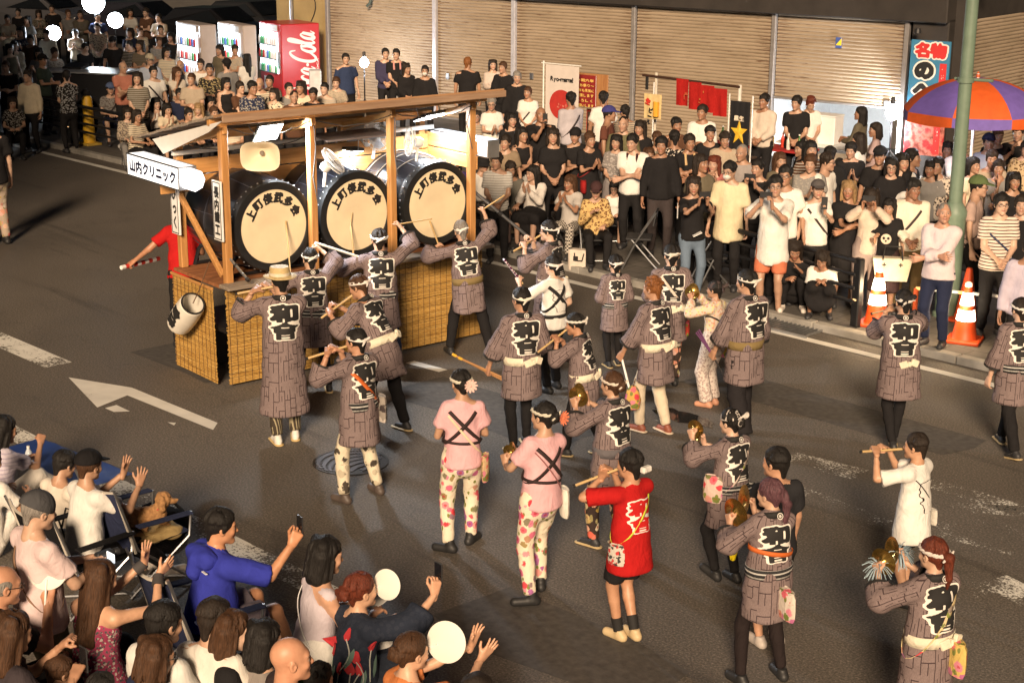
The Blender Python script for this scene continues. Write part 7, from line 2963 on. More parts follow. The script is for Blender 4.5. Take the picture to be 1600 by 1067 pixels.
p=pf((1160,682),(1168,424),40,dict(LH=(-.24,.22,.82),LG='fist',RH=(.24,.10,.84),RF=(.12,.14),LF=(-.10,-.16),head=(14,0)),('short','black'),hcoat(),('wide',(.022,.020,.022)),'tall player with black topped hair and dark trousers holding two thin staffs',wear=(('hachimaki',(.68,.64,.58)),),shoe=BSHOE)
coated(p,M_GOBI,knot=False,shift=.05)
a,_=grip(p,'l')
dd_=dir_world(p,(.38,-.30,-.85))
rod_thing('thin_staff','thin black staff slanting to the road','staff',a-dd_*.28,a+dd_*.62,.008,M_DARKPL,M_STEEL,'thin black staffs')
for k,s in enumerate((-.03,.0,.03)):
 dk=dir_world(p,(-.45+s*3,.25,.80))
 rod_thing('thin_staff','short violet stick pointing up from the lowered hand','stick',a,a+dk*.30,.007,plain('violet_stick',(.14,.05,.14),.5),None,'short violet sticks')
p=pf((1385,703),(1414,456),12,S('flutel',RF=(.02,.12),LF=(-.06,-.20,.05),LFp=-26,LH=(-.12,.26,1.44),RH=(.02,.26,1.44),RE=(.9,-.1,-.6)),('short','black'),hcoat(),('tights',BLK),'flute player stepping off on one foot past the glowing cones',wear=(('cloth',(.03,.028,.03)),('hachimaki',(.66,.62,.58))),shoe=SOCK,build=1.06)
coated(p,M_WOBI)
flute(p,'flute of the player beside the glowing cones',True)
p=pf((1575,706),(1596,468),30,S('stand',RF=(.06,.26),LF=(-.06,-.26),LFp=-12),('short','dark'),hcoat(),('pants',BLK),'coated player striding past the last glowing cone',shoe=SOCK,wear=WBAND)
coated(p,M_BOBI)
p=pf((1425,942),(1432,679),62,S('flutel',LH=(-.24,.30,1.52),RH=(-.02,.30,1.50),LE=(-.5,-.1,-.9),RF=(.10,.05),LF=(-.1,-.05)),('short','dark'),('long_tee',(.74,.72,.68)),('shorts',BLK),'boy in a long white shirt with outlined crest playing a flute',shoe=BSHOE,headk=1.05,tone=(.50,.30,.19))
emblem(p,LAY_W,W=.33,cz=.20,shift=.03)
flute(p,'flute of the boy in white',True)
pouch(p,1,'small pale pouch behind the boy in white',cloth((.55,.52,.46)),(.12,.05,.15),.86,(M_INK,.010),back=.10)
p=pf((1445,1180),(1462,847),44,S('cymbal',RH=(.04,.38,1.40),LH=(-.20,.36,1.34),RF=(.1,0),LF=(-.1,0),head=(6,-2)),('pony','red'),hcoat(),('tights',BLK),'red haired woman with ponytail sounding a brass cymbal with pale blue tassel',fem=True,wear=(('band',(.66,.60,.56)),),shoe=SOCK,q=2,smin=.85)
coated(p,M_WOBI,W=.37)
cymbals(p,'brass cymbal with pale blue tassel',.105,True)
band_loop(p,'bag_strap',cloth((.62,.50,.28),'floral'),Vector(p.J['P'])+Vector(p.J['T'])*.2,Vector(p.J['T'])*.55-Vector(p.J['R'])*.85,.045,off=.016,n=44)
pouch(p,.5,'yellow flowered bag of the red haired woman',cloth((.60,.44,.14),'floral'),(.30,.10,.26),.86,back=.16)
p=pf((1118,908),(1142,642),46,S('cymbal',RH=(.02,.38,1.28),LH=(-.14,.38,1.36),RF=(.08,-.04),LF=(-.08,.06,.03),LFp=20,head=(6,-4)),('bun','black'),hcoat(),('tights',BLK),'woman with white ribbon in black hair holding red-corded cymbals',fem=True,wear=(('cloth',(.55,.50,.46)),),shoe=BSHOE)
coated(p,M_BOBI)
cymbals(p,'brass hand cymbal with red cord',.085)
pouch(p,-1,'flowered pouch on a flowered strap of the woman with the ribbon',cloth((.60,.46,.40),'floral'),(.20,.08,.26),.98,(cloth((.55,.45,.40),'floral'),.030),back=-.02)
p=pf((1172,1064),(1205,752),34,S('cymbal',RH=(.06,.34,1.34),LH=(-.16,.34,1.24),RF=(.16,-.02),LF=(-.20,.02),head=(20,-2)),('braid','plum'),hcoat(),('tights',(.022,.016,.016)),'woman with long violet braid clashing large gold cymbals',fem=True,shoe=BSHOE)
coated(p,M_BOBI,W=.32,knot=False,shift=-.02)
cymbals(p,'large gold hand cymbal of the woman with the braid',.125)
pouch(p,.15,'white and red flowered bag on orange straps',cloth((.62,.55,.48),'floral'),(.30,.08,.24),.76,(plain('orange_strap',(.55,.12,.02),.7),.036),back=.205)
p=pf((1217,1006),(1214,702),30,S('stand',RH=(.28,.16,.80),LH=(-.26,.20,.88),RG='fist',LG='fist',RF=(.09,0),LF=(-.09,0),head=(25,0)),('short','black'),('tee',(.025,.025,.028)),('shorts',BLK),'boy in a black shirt with yellow clappers in his hands',shoe=('shoe',(.45,.40,.36)),headk=1.06,tone=(.48,.28,.18))
for k in 'rl':
 a,_=grip(p,k)
 o=empty('hand_clapper',a)
 tag(o,'bright yellow plastic hand clapper of the boy in black','clapper','yellow clappers')
 for j in range(5):
  MB().box((.012*(j-2),.010*(j % 2),-.05),(.020,.022,.13),Matrix.Rotation(.16*(j-2),3,'Y'),.008).build('finger',plain('clapper_yellow',(.70,.55,.01),.4,var=0),o)
 MB().box((0,0,.02),(.07,.03,.06),ch=.01).build('palm',plain('clapper_yellow',(.7,.55,.01)),o)
p=pf((-6,382),(-12,178),20,S('stand'),('short','black'),('tee',BLK),('pants',(.45,.36,.28),'darkfloral'),'dark shirted player in flowered trousers walking ahead of the float',shoe=BSHOE)
px_,pz_=onX(300,352,-.35)
sc28=1.0
ps=dict(LH=(-.55,.18,1.02),LG='fist',RH=(.10,.34,1.1),LE=(-.5,-.6,-.4),lean=14,RF=(.12,.12),LF=(-.12,-.12),head=(-20,0))
gp=FW(.42,1.75,0)
p=person('helper in a red shirt reaching out behind the float corner',gp,FANG-math.radians(20),1.0,ps,('short','black'),('tee',RED),('pants',BLK),q=1,group='festival performers',tone=(.42,.22,.13))
a,_=grip(p,'l')
o=empty('striped_baton',a)
tag(o,'red and white striped baton in the hand of the helper in red','baton')
e0,e1=Vector(G(212,432,a.z))-a,Vector(G(272,417,a.z))-a
sh_=(e0*.75+e1*.25)
e0,e1=e0-sh_,e1-sh_
dv_=e1-e0
for k in range(10):
 MB().rod(e0+dv_*(k/10),e0+dv_*((k+1)/10),.026,n=8).build('stripe',plain('baton_red',(.55,.04,.03),.5) if k % 2 else M_SIGNW,o,True)
#================================================================SPECTATORS ACROSS THE ROAD
SIT_H=1.66
ROWS=[
 (11,24,1.7,170,S('cross'),('short','black'),('tee',BGE),None,'person in beige with folded arms at the dim car park edge',{}),
 (42,26,1.66,150,S('stand'),('medium','black'),('tee',GRY),None,'long haired person in grey beside the round flood light',{'fem':1}),
 (81,8,1.72,165,S('stand'),('short','black'),('tee',BLK),None,'person in black behind the round flood light',{}),
 (125,17,1.74,175,S('cross'),('short','black'),('shirt',OLV),None,'person in olive shirt between the flood lights',{}),
 (152,21,1.72,185,S('stand'),('short','black'),('tee',NVY),None,'person in navy just below the square flood light',{}),
 (152,37,1.70,180,S('front'),('short','dark'),('tee',BGE),None,'person in beige shirt with thin strap behind the control booth',{}),
 (175,57,1.66,170,S('stand'),('capped','black'),('tee',BLK),None,'person in black cap and black shirt behind the control booth',{'wear':(('cap',BLK),)}),
 (133,68,1.55,200,S('front'),('short','black'),('tee',BLK),None,'operator with lit face leaning over the control booth',{}),
 (248,22,1.70,160,S('hold'),('short','black'),('tee',BGE),None,'person in beige in the dark beside the cream vending machine',{}),
 (250,40,1.68,200,S('stand'),('short','black'),('tee',BLK),None,'person in black next to the cream vending machine',{}),
 (266,52,1.62,185,S('front'),('medium','black'),('tee',BLK),None,'woman in sleeveless black beside the cream vending machine',{'fem':1}),
 (15,70,1.62,200,S('stand'),('long','black'),('tank',OLV),None,'long haired woman in the dark behind the kerb rail',{'fem':1}),
 (47,55,1.66,150,S('stand'),('short','black'),('tee',BRN),None,'person in brown at the dim end of the rail',{}),
 (66,84,1.70,230,S('hold'),('capped','black'),('tee',(.05,.07,.055)),None,'man in dark green shirt and cap holding papers by the booth',{'wear':(('cap',BLK),)}),
 (103,104,1.66,20,S('front'),('short','black'),('tee',BLK,'print',(.30,.30,.30)),None,'person with white print on a black back by the kerb rail',{}),
 (8,90,1.66,170,S('hold'),('short','black'),('tee',BLK),None,'person in black photographing at the far end of the kerb rail',{}),
 (234,84,1.68,185,S('stand'),('capped','grey'),('shirt',LBL),None,'man in cream cap, glasses and pale blue shirt',{'wear':(('cap',(.45,.40,.30)),('glasses',BLK))}),
 (192,97,1.70,190,S('cross'),('balding','grey'),('tee',SAL),None,'balding man in salmon shirt with folded arms',{'build':1.08}),
 (239,104,1.68,190,S('stand'),('short','black'),('tee',WHT),None,'man in white shirt with a black sling strap',{'strap':1}),
 (281,94,1.70,180,S('stand'),('balding','dark'),('tee',WHT),None,'bald man in white behind the woman touching her chin',{}),
 (277,106,1.58,185,S('chin'),('medium','brown'),('tee',(.62,.56,.48)),None,'woman in cream shirt with a hand at her chin',{'fem':1}),
 (313,93,1.66,180,S('hold'),('short','dark'),('tee',WHT),None,'person in white in front of the glowing cream machine',{}),
 (327,100,1.72,175,S('hold'),('short','black'),('tee',BLK,'print',(.30,.24,.12)),None,'man in black shirt with a gold print',{}),
 (354,91,1.68,20,S('stand'),('capped','black'),('tee',GRY),None,'person in a backward cap facing the vending machines',{'wear':(('cap',BLK),)}),
 (384,85,1.60,30,S('front'),('long','black'),('tee',WHT),None,'long haired woman in white choosing at the vending machine',{'fem':1}),
 (354,123,1.58,180,S('front'),('bob','black'),('tank',BLK),None,'woman in black sleeveless top with bob hair by the vending machines',{'fem':1}),
 (172,129,SIT_H,195,S('sit'),('capped','black'),('tee',GRY),('shorts',NVY),'seated man in grey shirt and blue cap with a black sling',{'wear':(('cap',(.10,.14,.26)),),'strap':1,'seat':1}),
 (135,141,1.66,195,S('crouch',pz=.36,RH=(.06,.36,.92),LH=(-.06,.36,.92),RG='hold',LG='hold'),('capped','black'),('shirt',BLK),('pants',BLK),'crouching photographer in black beside the yellow post',{'wear':(('cap',BLK),)}),
 (199,163,1.55,190,S('sit'),('bob','dark'),('shirt',BGE),('pants',GRY),'seated woman with a cream scarf and beige top',{'fem':1,'seat':1}),
 (244,154,1.58,180,S('sitclap'),('long','black'),('tee',(.6,.55,.5)),('skirt',BLK),'seated long haired woman in cream with a thin black strap',{'fem':1,'seat':1}),
 (262,163,1.55,200,S('sitclap'),('medium','black'),('tee',CRM),('skirt',BLK),'seated woman in yellowish top clasping her hands',{'fem':1,'seat':1}),
 (280,139,SIT_H,185,S('sit'),('short','black'),('tee',NVY),('pants',BLK),'seated man in navy behind the clapping women',{'seat':1}),
 (310,163,1.55,170,S('sit'),('medium','blond'),('tee',BGE),('pants',BLK),'seated woman with fair hair resting her chin',{'fem':1,'seat':1}),
 (342,145,1.58,180,S('sit'),('bob','dark'),('tank',BLK),('pants',BLK),'seated woman in black looking over the float roof',{'fem':1,'seat':1}),
 (405,122,1.68,180,S('stand'),('balding','grey'),('tee',CRM),None,'grey haired man with a dark shoulder strap below the red machine',{'strap':1}),
 (421,118,1.66,170,S('stand'),('short','black'),('tee',OLV),None,'dark haired man in olive before the red vending machine',{}),
 (427,139,1.56,175,S('stand'),('bob','dark'),('tee',CRM,'print',(.06,.05,.05)),None,'woman in cream shirt with a dark print',{'fem':1}),
 (451,130,1.62,190,S('stand'),('short','dark'),('tee',GRY),None,'person in grey with short hair by the white menu stand',{}),
 (459,142,1.64,180,S('stand'),('buzz','black'),('tee',BRN),None,'close cropped man in brown looking over the roof',{}),
 (489,139,1.60,160,S('stand'),('short','black'),('tee',BLK),None,'person in black with a cap of dark hair by the menu stand',{}),
 (525,121,1.60,180,S('hold'),('short','brown'),('tee',BGE,'print',(.30,.26,.2)),None,'brown haired woman in patterned beige beside the stand lamp',{'fem':1}),
 (540,84,1.70,200,S('stand'),('short','black'),('tee',(.03,.045,.10)),None,'man in navy blue shirt lit by the stand lamp',{'build':1.1}),
 (602,76,1.72,175,S('front'),('short','black'),('shirt',(.05,.045,.09)),None,'man in dark violet jacket with white piping by the shutters',{}),
 (619,77,1.72,195,S('front'),('short','black'),('tee',BLK),None,'man with a pink towel round his neck by the shutters',{'towel':(.6,.28,.26)}),
 (636,100,1.58,190,S('front'),('long','dark'),('shirt',BLK),None,'long haired woman in black by the shutters',{'fem':1}),
 (664,103,1.62,180,S('stand'),('short','black'),('shirt',BLK),None,'youth in black with a white face mask',{'wear':(('mask',WHT),)}),
 (731,90,1.76,10,S('stand'),('short','ginger'),('tee',BLK),None,'big red haired man in black facing the shutters',{'build':1.12}),
 (770,94,1.60,200,S('hold'),('bob','black'),('shirt',(.55,.46,.40)),None,'woman in pale blouse chatting by the shutters',{'fem':1}),
 (786,97,1.70,150,S('hold'),('short','brown'),('shirt',BLK),None,'brown haired man in black chatting with the woman in the pale blouse',{}),
 (808,112,1.72,185,S('stand'),('short','grey'),('shirt',BLK),None,'grey haired man in dark jacket behind the woman in white',{}),
 (825,136,1.58,180,S('front'),('short','brown'),('tee',WHT),('skirt',BLK),'woman in white shirt with a thin cross strap and black skirt',{'fem':1,'strap':1}),
 (768,153,1.62,185,S('clap',RH=(.04,.28,1.1),LH=(-.04,.28,1.1)),('short','grey'),('tee',WHT),('pants',BGE),'woman in white with glasses and a shoulder bag strap',{'fem':1,'wear':(('glasses',BLK),)}),
 (745,175,1.30,190,S('front'),('bob','black'),('tee',BGE),('shorts',BLK),'child with shining toy glasses near the float post',{'wear':(('glasses',BLK),),'headk':1.1}),
 (800,178,1.60,170,S('front'),('medium','black'),('tee',BLK),('pants',BLK),'woman in black with hair over her face',{'fem':1}),
 (845,168,1.76,190,S('phone1',RH=(.0,.30,1.46)),('balding','dark'),('tee',BLK),('pants',(.16,.09,.045)),'big balding man in black filming with a phone, brown trousers',{'build':1.14,'phone':'r'}),
 (790,212,1.58,180,S('stand'),('short','dark'),('polo',(.24,.18,.12)),('pants',(.30,.24,.18)),'woman with short hair in an olive brown polo shirt',{'fem':1,'build':1.1}),
 (816,200,1.64,195,S('cross'),('medium','black'),('tank',BLK),('skirt',(.40,.38,.36)),'woman in black top with a cream cardigan over her arm',{'fem':1}),
 (755,243,SIT_H,200,S('sit'),('capped','black'),('shirt',WHT),('pants',(.16,.13,.12)),'seated person in white shirt and black brimmed cap',{'wear':(('bucket',BLK),),'seat':1}),
 (798,254,SIT_H,190,S('sit',RH=(.16,.40,.62),LH=(-.05,.38,.66)),('short','black'),('tee',(.12,.115,.10)),('pants',(.22,.16,.15)),'seated man in dark olive shirt and mauve trousers',{'seat':1}),
 (832,260,1.60,165,S('sitclap',head=(-30,0)),('long','black'),('shirt',(.62,.58,.54)),('skirt',BLK),'seated long haired woman in white cardigan turning to her neighbour',{'fem':1,'seat':1}),
 (711,242,1.55,180,S('stand'),('bob','black'),('tee',(.10,.07,.22)),('pants',BLK),'woman in violet seen between the last drum and the post',{'fem':1}),
 (874,268,1.20,160,S('sit'),('short','black'),('tee',BLK),('pants',BLK),'child in black seated beside the woman in chequered trousers',{'headk':1.1,'seat':1}),
 (890,275,1.56,150,S('sitclap'),('bob','brown'),('tee',(.42,.39,.36)),('pants',(.50,.46,.40),'check',(.05,.04,.04)),'seated brown haired woman in grey with chequered trousers',{'fem':1,'seat':1}),
 (932,284,1.58,185,S('sit',RH=(.1,.30,.85)),('capped','black'),('shirt',(.55,.38,.16),'leopard',(.12,.05,.025)),('pants',BLK),'seated woman in cap and leopard print blouse',{'fem':1,'wear':(('cap',(.06,.03,.03)),),'seat':1}),
 (960,286,1.25,190,S('sit'),('long','black'),('tank',WHT),('shorts',BLK),'girl with glasses and white top on a folding chair',{'fem':1,'wear':(('glasses',BLK),),'headk':1.08,'seat':1}),
 (892,145,1.74,15,S('front'),('short','black'),('shirt',(.45,.42,.46)),('pants',BLK),'man in pale violet shirt seen from behind with a dark strap',{'strap':1}),
 (899,199,1.62,185,S('cross'),('capped','black'),('tee',BLK),('pants',BLK),'woman in black knitted cap and black clothes',{'fem':1,'wear':(('beanie',BLK),)}),
 (922,208,1.60,195,S('clap'),('curly','brown'),('tee',BLK),('skirt',BLK),'clapping curly haired woman in black with a red bag',{'fem':1,'redbag':1}),
 (943,144,1.70,20,S('stand'),('short','black'),('tee',WHT),None,'black haired man in white facing the red menu board',{}),
 (953,165,1.72,250,S('stand'),('capped','black'),('tee',(.13,.05,.035)),('pants',BLK),'man in a blue cap and reddish brown shirt',{'wear':(('cap',(.05,.05,.20)),)}),
 (976,166,1.60,10,S('stand'),('curly','black'),('tee',BGE),None,'person with big black curls turned to the shutters',{}),
 (974,182,1.74,180,S('stand'),('buzz','black'),('shirt',(.14,.13,.07)),('pants',BLK),'man in open olive shirt over pink before the shutters',{}),
 (963,212,1.58,185,S('front'),('bob','black'),('tee',(.20,.18,.17),'print',(.35,.32,.3)),('skirt',(.20,.18,.18)),'woman in a grey patterned dress between clapping neighbours',{'fem':1}),
 (988,211,1.70,180,S('cross'),('short','black'),('polo',WHT),('pants',BLK),'stout man in a white polo shirt with dark collar and folded arms',{'build':1.1,'towel':(.05,.02,.02)}),
 (1034,215,1.74,175,S('stand'),('short','black'),('shirt',BLK),('pants',(.05,.04,.04)),'man in open black shirt standing with hanging arms',{'paper':1}),
 (1057,185,1.70,185,S('stand'),('short','black'),('tee',BRN),None,'dark haired man at the drinks counter',{}),
 (1054,205,1.66,15,S('stand'),('short','black'),('tee',BLK,'print',(.60,.54,.46)),('pants',BLK),'person with white squiggles on a black shirt seen from behind',{}),
 (1078,211,1.68,190,S('cross',RH=(-.02,.26,1.22)),('short','dark'),('tee',BLK),('pants',BLK),'man in black vest over a tan shirt with folded arms',{'towel':(.55,.38,.2)}),
 (1110,198,1.66,185,S('stand'),('bun','black'),('tee',BLK),('pants',BLK),'woman in black shirt with hair tied back',{'fem':1}),
 (1098,165,1.72,180,S('hold'),('short','black'),('shirt',WHT),('pants',BLK),'stall keeper in white shirt and dark apron behind the red curtain',{'apron':1}),
 (1116,245,1.58,170,S('phone2'),('medium','red'),('tee',(.45,.16,.14)),('pants',BLK),'red haired woman in coral holding something before her face',{'fem':1}),
 (1085,268,1.62,195,S('phone2'),('bob','black'),('tee',BLK),('jeans',(.14,.19,.26)),'woman in black shirt and pale jeans filming with a phone',{'fem':1,'phone':'rl','card':1}),
 (1140,254,1.72,175,S('stand'),('short','black'),('long_tee',(.66,.57,.38)),('pants',BLK),'youth in long cream shirt and white mask',{'wear':(('mask',WHT),('glasses',BLK))}),
 (1159,226,1.70,180,S('stand'),('buzz','grey'),('tee',(.30,.27,.26)),('pants',BLK),'cropped man in grey vest near the black banner',{}),
 (1185,250,1.68,160,S('phone2'),('short','black'),('tee',BLK),('pants',BLK),'man in black holding a dark phone beside the tall man in white',{'phone':'rl'}),
 (1195,148,1.76,150,S('front'),('short','black'),('shirt',(.58,.50,.42)),('pants',BLK),'cook in beige shirt serving at the red-clothed table',{}),
 (1220,240,1.60,200,S('stand'),('medium','brown'),('tee',OLV),('pants',BLK),'brown haired woman looking over a shoulder',{'fem':1}),
 (1213,266,1.80,165,S('phone2',RH=(.10,.30,1.44),LH=(-.04,.36,1.42)),('short','black'),('long_tee',WHT),('shorts',(.55,.17,.09)),'tall man in long white shirt and coral shorts raising a camera',{'phone':'rl','wear':(('glasses',BLK),)}),
 (1228,260,1.78,180,S('stand'),('short','black'),('tee',WHT),('pants',BLK),'man in white with glasses just behind the tall man with a camera',{'wear':(('glasses',BLK),)}),
 (1245,151,1.72,170,S('front'),('short','black'),('tee',BLK),('pants',BLK),'helper in black shirt bending at the white serving table',{}),
 (1268,154,1.68,200,S('front',head=(0,-25)),('curly','red'),('tee',WHT),('pants',BLK),'red curly haired helper at the white serving table',{}),
 (1252,222,1.60,120,S('stand'),('bob','black'),('tee',BLK),('pants',BLK),'bob haired woman in black turned to her companion',{'fem':1}),
 (1297,230,1.66,10,S('stand'),('short','black'),('tee',BLK),None,'black haired person facing the serving tables',{}),
 (1294,240,1.70,240,S('stand'),('short','black'),('tee',WHT),('pants',BLK),'man in white with glasses bending his head',{'wear':(('glasses',BLK),)}),
 (1312,250,1.30,185,S('stand'),('short','black'),('tee',GRY),('shorts',BLK),'child peering between two adults near the folding table',{'headk':1.1}),
 (1342,209,1.62,60,S('hold'),('medium','dark'),('tee',WHT),('pants',BGE),'woman in white top with a pink shoulder bag',{'fem':1,'pinkbag':1}),
 (1346,168,1.62,70,S('hold'),('medium','black'),('shirt',OLV),('pants',BLK),'dark haired woman working under the glaring lamp',{'fem':1}),
 (1368,193,1.60,100,S('hold'),('bob','dark'),('tee',(.55,.40,.38)),('pants',BLK),'woman in pale pink beside the glaring lamp',{'fem':1}),
 (1279,280,1.60,180,S('phone1l'),('capped','black'),('tee',WHT),('pants',BLK),'young woman in a striped cap with a black backpack strap',{'fem':1,'wear':(('cap',(.10,.09,.09)),),'phone':'l','strap':1}),
 (1327,284,1.62,185,S('cross',RH=(-.12,.28,1.18)),('medium','blond'),('tee',BLK),('skirt',BLK),'fair haired woman in black with a pink strap, arms folded',{'fem':1,'build':1.1}),
 (1362,296,1.58,175,S('phone2',RH=(.08,.34,1.52),LH=(-.08,.34,1.52)),('medium','dark'),('shirt',(.55,.46,.38)),('wide',(.30,.24,.22)),'woman hidden behind an orange phone held in both hands',{'fem':1,'phone':'rl'}),
 (1243,381,1.58,185,S('crouch',LH=(-.10,.46,.62),LG='flat'),('long','black'),('shirt',BLK),('pants',BLK),'crouching woman in black with white trainers behind the guard rail',{'fem':1,'shoe':('shoe',(.62,.56,.50))}),
 (1285,396,1.50,175,S('crouch',RH=(.04,.40,.55),LH=(-.04,.40,.55)),('bob','black'),('tee',WHT),('skirt',BLK),'crouching girl in white shirt and black pinafore behind the guard rail',{'fem':1,'strap':1}),
 (1390,312,1.47,180,S('phone1',RH=(.14,.28,1.14)),('long','black'),('tee',BLK,'plain'),('skirt',(.05,.03,.03)),'long haired woman in black shirt with a pale animal face',{'fem':1,'panda':1}),
 (1376,228,1.74,180,S('stand'),('capped','black'),('tee',BLK),('pants',BLK),'man in black cap and black shirt by the lamp post',{'wear':(('cap',(.02,.02,.022)),)}),
 (1394,248,1.66,185,S('stand'),('bob','black'),('shirt',BLK),('pants',BLK),'woman with glasses in a dark jacket over white',{'fem':1,'wear':(('glasses',BLK),)}),
 (1426,234,1.74,240,S('stand'),('short','black'),('tee',BLK),('pants',BLK),'man in black looking towards the parasol',{}),
 (1466,247,1.64,185,S('stand'),('short','black'),('tee',(.55,.48,.40),'print',(.05,.04,.04)),('pants',BLK),'youth in cream shirt with black lettering behind the lamp post',{}),
 (1429,281,1.72,185,S('front'),('short','black'),('shirt',(.68,.62,.52)),('pants',(.14,.10,.05)),'man in cream shirt with black sling, hands folded low',{'strap':1,'tone':(.30,.17,.11)}),
 (1476,317,1.70,170,S('cross',head=(30,4)),('buzz','grey'),('shirt',(.66,.56,.58)),('pants',NVY),'grey haired man in pale pink shirt with folded arms before the lamp post',{'q':1,'tone':(.48,.28,.19)}),
 (1502,217,1.70,200,S('phone1',RH=(.1,.3,1.4)),('short','black'),('shirt',(.62,.62,.64)),('pants',BLK),'man in white shirt under the parasol',{}),
 (1546,208,1.72,180,S('stand'),('capped','black'),('tee',LBL),('pants',BLK),'man in dark cap and light blue shirt under the parasol',{'wear':(('cap',NVY),)}),
 (1560,202,1.68,190,S('stand'),('short','black'),('tee',BLK),None,'person in black just behind the man in light blue',{}),
 (1522,247,1.58,250,S('stand'),('bob','black'),('tee',CRM),('pants',BLK),'woman in cream turned towards the green capped man',{'fem':1}),
 (1551,236,1.68,200,S('stand'),('short','black'),('tee',BGE),None,'man in beige between the parasol and the green capped man',{}),
 (1562,252,1.58,200,S('chin'),('curly','dark'),('tee',GRY),('pants',BLK),'curly haired woman with a hand at her face',{'fem':1}),
 (1586,271,1.60,190,S('stand'),('bob','black'),('tee',BLK),('pants',BLK),'woman in black behind the man in the striped shirt',{'fem':1}),
 (1532,274,1.74,260,S('stand'),('capped','black'),('tee',(.42,.30,.26)),('pants',BLK),'man in green cap with black backpack straps',{'wear':(('cap',(.10,.14,.06)),('glasses',BLK)),'strap':1}),
 (1566,304,1.72,200,S('front'),('short','black'),('tee',(.66,.58,.50),'hstripe',(.12,.06,.05)),('pants',BLK),'man in a striped shirt with a blue shoulder bag',{'q':1,'bluebag':1,'wear':(('glasses',BLK),)}),
 (1598,306,1.66,180,S('stand'),('short','dark'),('tee',BLK),('pants',BLK),'dark clothed person beyond the man in the striped shirt',{}),
 (1592,196,1.74,170,S('phone1'),('short','dark'),('tee',BLK),None,'tall person in black behind the leopard blouse under the parasol',{}),
 (1604,222,1.60,200,S('stand'),('short','dark'),('shirt',(.45,.34,.2),'leopard',(.1,.06,.03)),('pants',BLK),'person in leopard print under the parasol edge',{}),
 (1612,372,1.66,190,S('stand'),('short','dark'),('shirt',LIL),('pants',BLK),'person in lilac at the far end of the barrier bar',{}),
 (1455,252,1.60,170,S('stand'),('medium','black'),('tee',GRY),None,'woman in grey close behind the lamp post',{'fem':1}),
 (1000,190,1.64,175,S('stand'),('medium','black'),('tee',BLK),None,'woman in black in front of the beer flag',{'fem':1}),
 (1015,232,1.45,180,S('stand'),('bob','brown'),('tee',BRN),None,'shorter girl in brown half hidden beside the man in black shirt',{'fem':1}),
]
hash_=lambda a,b:(a*73+b*151+7) % 997
seatn=[0]
rx=random.Random(99)
CN=(('black',BLK),('navy',NVY),('grey',GRY),('beige',BGE),('brown',BRN),('olive',OLV),('cream',CRM),('white',(.55,.53,.5)))
HN=(('short','black','short black hair'),('medium','black','long black hair'),('bob','dark','a dark bob'),('curly','dark','dark curls'),('short','brown','short brown hair'))
used=set()
spots=[(u,v) for v,us in ((14,(28,62,104,205,225)),(45,(30,70,118,205,222)),(62,(20,200,218,246,290,308)),(74,(60,82,222,262,340,368)),(112,(40,215,300)),(150,(22,222,326)),(170,(215,295,335,360)),(128,(375,395,470,505)),(205,(865,1025,1130)),(240,(775,1095,1265,1410)),(225,(1265,1330,1480))) for u in us]
for i,(u,v) in enumerate(spots):
 (cn,c),(hs_,hc2,hl)=CN[(i*5+i//8) % 8],HN[(i*2+i//5+i//10) % 5]
 wh=('by the flood lights','behind the booth','near the cream machines','by the kerb rail','in the packed crowd')[0 if v<30 else 1 if v<55 and u<200 else 2 if u>200 and v<100 else 3 if u<300 else 4]
 while 'onlooker in %s with %s %s' % (cn,hl,wh) in used:
  (cn,c),(hs_,hc2,hl)=rx.choice(CN),rx.choice(HN)
 used.add('onlooker in %s with %s %s' % (cn,hl,wh))
 ROWS.append((u+rx.randint(-3,3),v+rx.randint(-3,3),rx.uniform(1.55,1.74) if not (u<400 and v>145) else 1.6,180+rx.uniform(-30,30),S(rx.choice(('stand','front','hold','cross','clap'))) if not (u<400 and v>145) else S('sit'),(hs_,hc2),(('tee',c),('tee',c,'print',(.3,.28,.25)),('shirt',c),('tee',c,'hstripe',(.35,.33,.3)))[i % 4],None,'onlooker in %s with %s %s' % (cn,hl,wh),{'fem':1} if hs_ in ('medium','bob') else {}))
